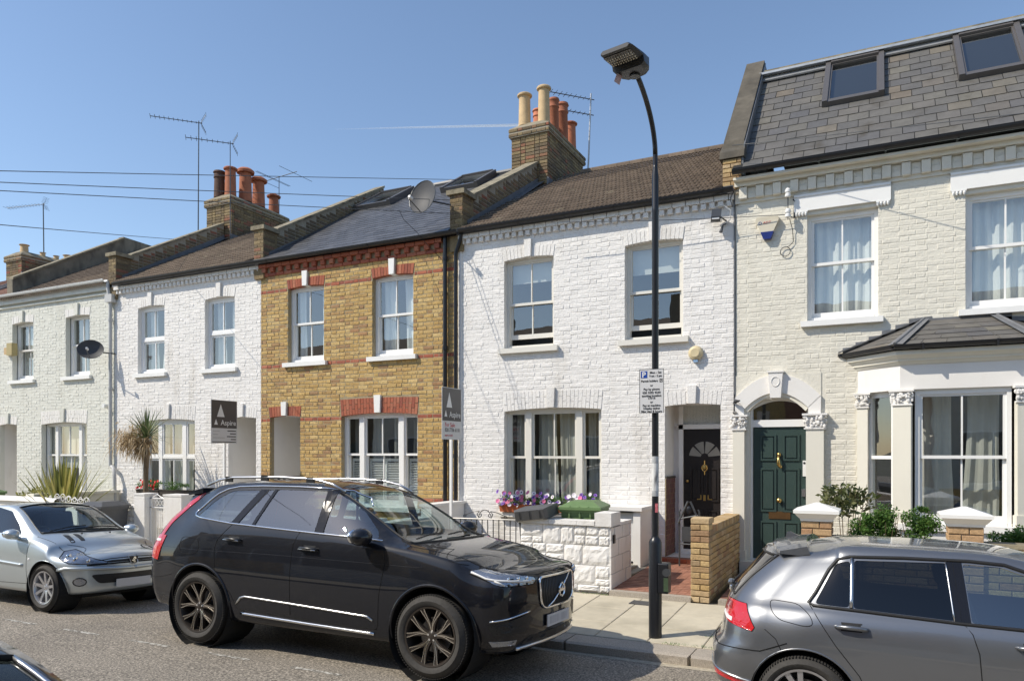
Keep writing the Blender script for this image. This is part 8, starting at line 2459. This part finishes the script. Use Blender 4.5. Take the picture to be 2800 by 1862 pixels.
pg_, cast = make_car('parked_coupe', 'silver blue coupe convertible parked at the left edge, facing right', 'car', (-9.92, 6.86, -.035), RAD(-2.6), C2, nose2, tail2, 2.44, .305, .215, .20, 1.46, 'peugeot', 'paint_silver', 'rim_silver', 'rim_silver', .352,
                      sw2, round_poly([(-.40, -.62), (-.27, 0), (-.40, .62), (-1.10, .52), (-1.18, 0), (-1.10, -.52)], .05), None, 'car_glass_light', 'car_glass', lip=.006)
T = pg_
cabin(T, -2.4, -.35, .92, 1.3, .68, 'seat', -.92, rows=((-1.35,), (-2.0,)), dashx=-.85, dashz=.93)
fr_ = [(-.40, -.62), (-.31, -.3), (-.27, 0), (-.31, .3), (-.40, .62)]
line(cast, 'top', fr_, .016, 'cowl_seal', 'black_plastic', T, off=.004)
for s in (-1, 1): line(cast, 'top', [(-.40, s * .62), (-.75, s * .57), (-1.10, s * .52)], .008, 'windscreen_seal', 'black_plastic', T, off=.002)
line(cast, 'top', [(-1.10, -.52), (-1.15, -.25), (-1.18, 0), (-1.15, .25), (-1.10, .52)], .010, 'windscreen_seal', 'black_plastic', T, off=.002)
for y0, y1 in ((-.50, .05), (.02, .55)):
    a, _ = cast.top(-.40, y0); b, _ = cast.top(-.46, y1); MB().tube([a + Vector((0, 0, .012)), (a + b) / 2 + Vector((.0, 0, .03)), b + Vector((0, 0, .015))], .008, 5).build('wiper', 'black_plastic', T)
for pts in ([(-.34, .96), (-.38, .80), (-.385, .55), (-.37, .34)], [(-1.62, .99), (-1.66, .8), (-1.65, .34)], [(-.36, .33), (-1.0, .31), (-1.65, .33)], [(.06, .86), (.2, .80), (.32, .74)]): line(cast, 'side', pts, .003, 'panel_gap', 'seam', T)
line(cast, 'side', [(-1.6, .62), (-1.0, .595), (-.47, .575)], .018, 'rubbing_strip', 'paint_silver', T, off=.006)
handle(cast, T, -1.4, .83, .17, 'paint_silver')
mirror(T, -.60, -.90, .985, 'paint_silver', -1, .20, .14); mirror(T, -.60, .90, .985, 'paint_silver', 1, .20, .14)
for s in (-1, 1):
    hl = [(s * RAD(79), .775), (s * RAD(72), .795), (s * RAD(52), .735), (s * RAD(30), .65), (s * RAD(29), .63), (s * RAD(44), .625), (s * RAD(62), .64), (s * RAD(74), .695)]
    ho = patch(cast, 'cyl', hl, 'headlight', 'clear_lens', T, off=.005, rings=5, xc=0, bulge=.004)
    line(cast, 'cyl', hl, .006, 'headlight_seal', 'seam', ho, closed=True, off=.004, xc=0, step=.08)
    for a, z, r_ in ((67, .715, .045), (57, .69, .040), (46, .668, .032)):
        c, no = cast.cyl(s * RAD(a), z, 0); MB().sphere(tuple(c), r_, 12, 8, (.35, 1, 1)).build('lamp_lens', 'chrome', ho, smooth=True)
    c, no = cast.cyl(s * RAD(52), .40, 0)
    fo = MB(); 
    patch(cast, 'cyl', [(s * RAD(52) + .085 * cos(q * pi / 6), .40 + .045 * sin(q * pi / 6)) for q in range(12)], 'fog_lamp', 'clear_lens', T, off=.006, rings=3, xc=0)
    line(cast, 'cyl', [(s * RAD(52) + .095 * cos(q * pi / 6), .40 + .052 * sin(q * pi / 6)) for q in range(12)], .007, 'fog_ring', 'black_plastic', T, off=.006, closed=True, xc=0)
    line(cast, 'cyl', [(s * RAD(72), .545), (s * RAD(64), .575), (s * RAD(45), .575), (s * RAD(20), .56), (0, .555)], .026, 'bumper_strip', 'paint_silver', T, off=.008, xc=0)
patch(cast, 'front', round_poly([(-.50, .640), (-.30, .668), (0, .672), (.30, .668), (.50, .640), (0, .640)], .01), 'grille', 'black_plastic', T, off=.004, rings=3)
line(cast, 'front', [(-.55, .655), (-.30, .688), (0, .695), (.30, .688), (.55, .655)], .006, 'grille_gap', 'seam', T, off=.002)
line(cast, 'front', [(-.60, .615), (-.30, .625), (0, .628), (.30, .625), (.60, .615)], .011, 'grille_slot', 'seam', T, off=.002)
patch(cast, 'front', round_poly([(-.56, .49), (.56, .49), (.46, .37), (-.46, .37)], .05), 'lower_intake', 'black_plastic', T, off=.004, rings=4)
bc, _ = cast.front(0, .655)
q = MB(); q.prism([(bc.x + .012, -.065, .705), (bc.x + .012, .065, .705), (bc.x + .012, .05, .62), (bc.x + .012, .03, .60), (bc.x + .012, -.03, .60), (bc.x + .012, -.05, .62)], (.008, 0, 0)); bo_ = q.build('badge', 'black_metal', T)
q = MB(); q.obox((bc.x + .026, 0, .65), (.003, 0, 0), (0, .010, .004), (0, -.006, .030)); q.obox((bc.x + .026, .012, .668), (.003, 0, 0), (0, .020, .006), (0, 0, .006)); q.obox((bc.x + .026, -.014, .645), (.003, 0, 0), (0, .018, -.004), (0, 0, .006)); q.obox((bc.x + .026, .01, .628), (.003, 0, 0), (0, .012, -.008), (0, 0, .006)); q.obox((bc.x + .026, .006, .685), (.003, 0, 0), (0, .014, 0), (0, 0, .010))
q.build('rampant_emblem', 'chrome', bo_)
line(cast, 'front', [(-.068, .708), (.068, .708), (.052, .618), (.03, .597), (-.03, .597), (-.052, .618)], .004, 'badge_frame', 'chrome', bo_, closed=True, off=.02)
pc, _ = cast.front(0, .36)
MB().box(pc.x + .012, pc.x + .022, -.26, .26, .305, .415).build('number_plate', 'sign_grey', T)
for y in (-.40, -.26):
    patch(cast, 'top', round_poly([(-.22, y - .04), (.06, y - .10), (.07, y - .04), (-.18, y + .02)], .02), 'bonnet_vent', 'black_plastic', T, off=.003, rings=2)
for y in (-.18, .25): 
    c, _ = cast.top(-.20, y); MB().sphere(tuple(c), .016, 8, 5).build('washer_jet', 'black_plastic', T)
for s in (-1, 1): line(cast, 'top', [(-.34, s * .71), (0, s * .67), (.25, s * .58), (.42, s * .46)], .003, 'bonnet_gap', 'seam', T)
c, _ = cast.side(-.33, .66); MB().sphere(tuple(c), .022, 8, 6, (1, .4, .8)).build('side_repeater', 'sign_white', T)
c, _ = cast.top(-1.25, -.05); MB().tube([c, c + Vector((-.12, 0, .17))], .006, 6).build('aerial_mast', 'black_plastic', T)

# ------------------------------------------------------------------ grey hatchback
C3 = dict(
    zf=[(-3.4, .36), (-2.9, .24), (-2.2, .22), (-.5, .21), (.4, .2), (.8, .24)],
    ys=[(-3.4, .74), (-2.8, .83), (-.6, .84), (.3, .82), (.8, .7)],
    ym=[(-3.2, .845), (-2.9, .885), (-2.4, .892), (-1.3, .885), (-.4, .888), (0, .893), (.35, .87), (.55, .83)],
    zm=[(-3.2, .66), (-2.6, .70), (-1.4, .66), (0, .66), (.55, .58)],
    yb=[(-3.2, .735), (-2.8, .79), (-2.3, .815), (-1.3, .825), (-.5, .82), (0, .80), (.55, .70)],
    zb=[(-3.2, .99), (-2.6, .985), (-2.0, .965), (-1.2, .945), (-.5, .915), (0, .86), (.3, .80), (.55, .72)],
    yr=[(-3.2, .56), (-2.8, .585), (-2.2, .60), (-1.4, .605), (-1.0, .63), (-.6, .68), (-.3, .70), (0, .68), (.3, .60), (.55, .5)],
    zr=[(-3.2, 1.33), (-2.8, 1.375), (-2.2, 1.405), (-1.5, 1.395), (-1.15, 1.33), (-.8, 1.17), (-.45, .98), (-.2, .93), (.1, .88), (.35, .82), (.55, .75)],
    zc=[(-3.2, 1.385), (-2.8, 1.425), (-2.2, 1.45), (-1.5, 1.44), (-1.15, 1.38), (-.8, 1.22), (-.42, 1.03), (-.15, .98), (.1, .93), (.35, .86), (.55, .78)])
nose3 = dict(x=.56, R=.22, Rz=.04, ky=.9, b=.16, start=0, prof=[(.2, .08), (.35, 0), (.6, 0), (.75, .05), (.8, .1)])
tail3 = dict(x=-3.17, R=.22, Rz=.05, ky=.9, b=.17, start=-2.25, prof=[(.2, .14), (.32, .04), (.50, .0), (.60, .0), (.66, .07), (.80, .10), (.95, .15), (1.1, .28), (1.25, .45), (1.34, .54), (1.46, .53)])
sw3 = [('side_window', round_poly([(-2.565, 1.005), (-2.335, 1.0), (-2.335, 1.315), (-2.43, 1.290)], .03), 'car_glass_dark'),
       ('side_window', round_poly([(-2.31, .998), (-1.695, .972), (-1.735, 1.335), (-2.31, 1.318)], .02), 'car_glass_dark'),
       ('side_window', round_poly([(-1.60, .967), (-.74, .945), (-.92, 1.07), (-1.20, 1.25), (-1.42, 1.325), (-1.64, 1.335)], .02), 'car_glass')]
gf, cast = make_car('parked_hatchback', 'mid grey hatchback parked at the right edge, seen from its rear corner', 'car', (2.15, 6.50, -.03), RAD(-2.0), C3, nose3, tail3, 2.63, .318, .232, .225, 1.60, 'golf', 'paint_grey', 'rim_silver', 'rim_silver', .368,
                     sw3, round_poly([(-.38, -.64), (-.30, 0), (-.38, .64), (-1.12, .56), (-1.2, 0), (-1.12, -.56)], .05), round_poly([(-.56, 1.0), (.56, 1.0), (.50, 1.31), (-.50, 1.31)], .06), 'car_glass_light', 'car_glass_dark', lip=.008)
T = gf
cabin(T, -2.7, -.4, .96, 1.4, .70, 'seat_grey', -.95, rows=((-1.4,), (-2.25,)), dashx=-.85, dashz=.95)
ring = [(-.66, .925), (-1.2, .948), (-1.65, .957), (-2.3, .985), (-2.57, .992), (-2.605, 1.01), (-2.56, 1.08), (-2.475, 1.245), (-2.42, 1.315), (-2.34, 1.34), (-2.0, 1.352), (-1.6, 1.354), (-1.40, 1.342), (-1.15, 1.26), (-.9, 1.10), (-.70, .96)]
line(cast, 'side', ring, .013, 'window_seal', 'black_plastic', T, off=.001)
line(cast, 'side', [(-2.325, .998), (-2.325, 1.33)], .012, 'window_divider', 'satin_metal', T, off=.004)
patch(cast, 'side', [(-1.695, .965), (-1.605, .962), (-1.645, 1.345), (-1.735, 1.347)], 'window_pillar', 'gloss_black', T, off=.003, rings=2)
line(cast, 'side', [(-1.70, .965), (-1.74, 1.34)], .005, 'pillar_trim', 'satin_metal', T, off=.006)
for pts in ([(-2.60, 1.0), (-2.55, .93), (-2.42, .74), (-2.27, .55), (-2.22, .44)], [(-1.645, .955), (-1.60, .90), (-1.565, .78), (-1.545, .5), (-1.55, .32)], [(-.58, .92), (-.50, .75), (-.5, .35)], [(-1.66, .975), (-1.70, 1.36)]): line(cast, 'side', pts, .0032, 'panel_gap', 'seam', T)
line(cast, 'side', round_poly([(-2.88, 1.005), (-2.68, .995), (-2.59, .93), (-2.565, .865), (-2.62, .85), (-2.80, .875), (-2.86, .93)], .04), .0028, 'fuel_flap_gap', 'seam', T, closed=True)
line(cast, 'side', [(-2.90, .80), (-2.82, .74), (-2.78, .66)], .003, 'bumper_gap', 'seam', T)
handle(cast, T, -2.32, .875, .21, 'paint_grey'); handle(cast, T, -1.26, .845, .21, 'paint_grey')
mirror(T, -.72, -.98, 1.0, 'paint_grey', -1, .22, .15); mirror(T, -.72, .98, 1.0, 'paint_grey', 1, .22, .15)
for s in (-1, 1):
    # tail lamps wrap the corner: cast around the axis at x = -2.6
    tl = [(pi - s * RAD(48), .965), (pi - s * RAD(60), .955), (pi - s * RAD(67), .80), (pi - s * RAD(66), .775), (pi - s * RAD(52), .805), (pi - s * RAD(36), .84), (pi - s * RAD(36), .955)]
    to = patch(cast, 'cyl', tl, 'tail_light', 'red_lens', T, off=.007, rings=4, xc=-2.62)
    patch(cast, 'cyl', [(pi - s * RAD(38), .868), (pi - s * RAD(54), .845), (pi - s * RAD(54), .818), (pi - s * RAD(38), .845)], 'reverse_lens', 'sign_white', to, off=.012, rings=2, xc=-2.62)
    patch(cast, 'cyl', [(pi - s * RAD(40), .95), (pi - s * RAD(50), .95), (pi - s * RAD(52), .90), (pi - s * RAD(40), .905)], 'dark_lens', 'red_lens_dark', to, off=.011, rings=2, xc=-2.62)
    line(cast, 'cyl', tl, .004, 'lamp_gap', 'seam', to, closed=True, off=.002, xc=-2.62, step=.08)
    patch(cast, 'cyl', [(pi - s * RAD(40), .445), (pi - s * RAD(62), .395), (pi - s * RAD(64), .36), (pi - s * RAD(40), .40)], 'reflector', 'red_lens', T, off=.005, rings=2, xc=-2.62)
    line(cast, 'cyl', [(pi - s * RAD(20), .475), (pi - s * RAD(40), .46), (pi - s * RAD(66), .395), (pi - s * RAD(70), .32)], .008, 'bumper_trim', 'satin_metal', T, off=.004, xc=-2.62)
    line(cast, 'cyl', [(pi, .625), (pi - s * RAD(40), .625), (pi - s * RAD(70), .64), (pi - s * RAD(82), .72)], .004, 'bumper_gap', 'seam', T, off=.001, xc=-2.62)
line(cast, 'rear', [(-.56, 1.0), (0, 1.0), (.56, 1.0), (.50, 1.31), (0, 1.31), (-.50, 1.31)], .009, 'rear_window_seal', 'black_plastic', T, off=.002, closed=True)
q = MB(); pts_t = [(-2.66, 1.422), (-2.80, 1.405), (-2.92, 1.378), (-2.925, 1.358), (-2.78, 1.350), (-2.64, 1.365)]
n_ = 12; secs = []
for i in range(n_ + 1):
    y = -.57 + 1.14 * i / n_; e = (abs(y) / .58) ** 3
    secs.append([(x + .10 * e * (1 if x < -2.76 else .3), y, z - .03 * e + .022 * (1 - e) * (1 if z > 1.355 else .6)) for x, z in pts_t])
for i in range(n_):
    for k in range(len(pts_t)): q.add([secs[i][k], secs[i][(k + 1) % 6], secs[i + 1][(k + 1) % 6], secs[i + 1][k]], [(0, 1, 2, 3)])
q.add(secs[0], [tuple(range(6))]); q.add(secs[-1], [tuple(range(6))])
smooth_by_angle(q.build('spoiler', 'paint_grey', T), 50)
c, _ = cast.top(-2.75, 0); q = MB(); q.prism([(c.x - .10, -.012, c.z), (c.x + .10, -.012, c.z), (c.x - .06, -.012, c.z + .075), (c.x - .085, -.012, c.z + .07)], (0, .024, 0)); q.build('shark_fin', 'paint_grey', T)
c, _ = cast.front(.0, .985, -1); MB().sphere((c.x - .01, .0, .97), .045, 12, 8, (.5, 1, 1)).build('badge', 'chrome', T)
a, _ = cast.front(-.02, 1.02, -1); MB().tube([a + Vector((-.03, 0, 0)), a + Vector((.02, .28, .06))], .008, 5).build('rear_wiper', 'black_plastic', T)
MB().sphere((a.x - .035, -.02, 1.02), .03, 10, 6).build('wiper_boss', 'paint_grey', T)

# ------------------------------------------------------------------ black car on the near side, only its roof corner shows
nc, cast = make_car('parked_car', 'black car on the near side, only its roof corner showing bottom left', 'car', (-1.47, .92, .07), 0, C3, nose3, tail3, 2.63, .318, .232, .225, 1.60, 'golf', 'paint_near', 'rim_silver', 'rim_silver', .368,
                     sw3, round_poly([(-.38, -.64), (-.30, 0), (-.38, .64), (-1.12, .56), (-1.2, 0), (-1.12, -.56)], .05), None, 'car_glass_dark', 'car_glass_dark', lip=.008)
T = nc
cabin(T, -2.7, -.4, .96, 1.4, .70, 'seat_grey', -.95, rows=((-1.4,), (-2.25,)), dashx=-.85, dashz=.95)
for s in (-1, 1): line(cast, 'top', [(-.38, s * .64), (-.75, s * .60), (-1.12, s * .56)], .010, 'windscreen_seal', 'satin_metal', T, off=.004)
line(cast, 'top', [(-1.12, -.56), (-1.17, -.28), (-1.2, 0), (-1.17, .28), (-1.12, .56)], .012, 'windscreen_seal', 'seam', T, off=.003)
for md in ('side', 'side+'):
    line(cast, md, [(-.66, .93), (-.9, 1.11), (-1.15, 1.27), (-1.40, 1.352), (-1.6, 1.364), (-2.0, 1.362), (-2.4, 1.335)], .010, 'roof_trim', 'satin_metal', T, off=.003)
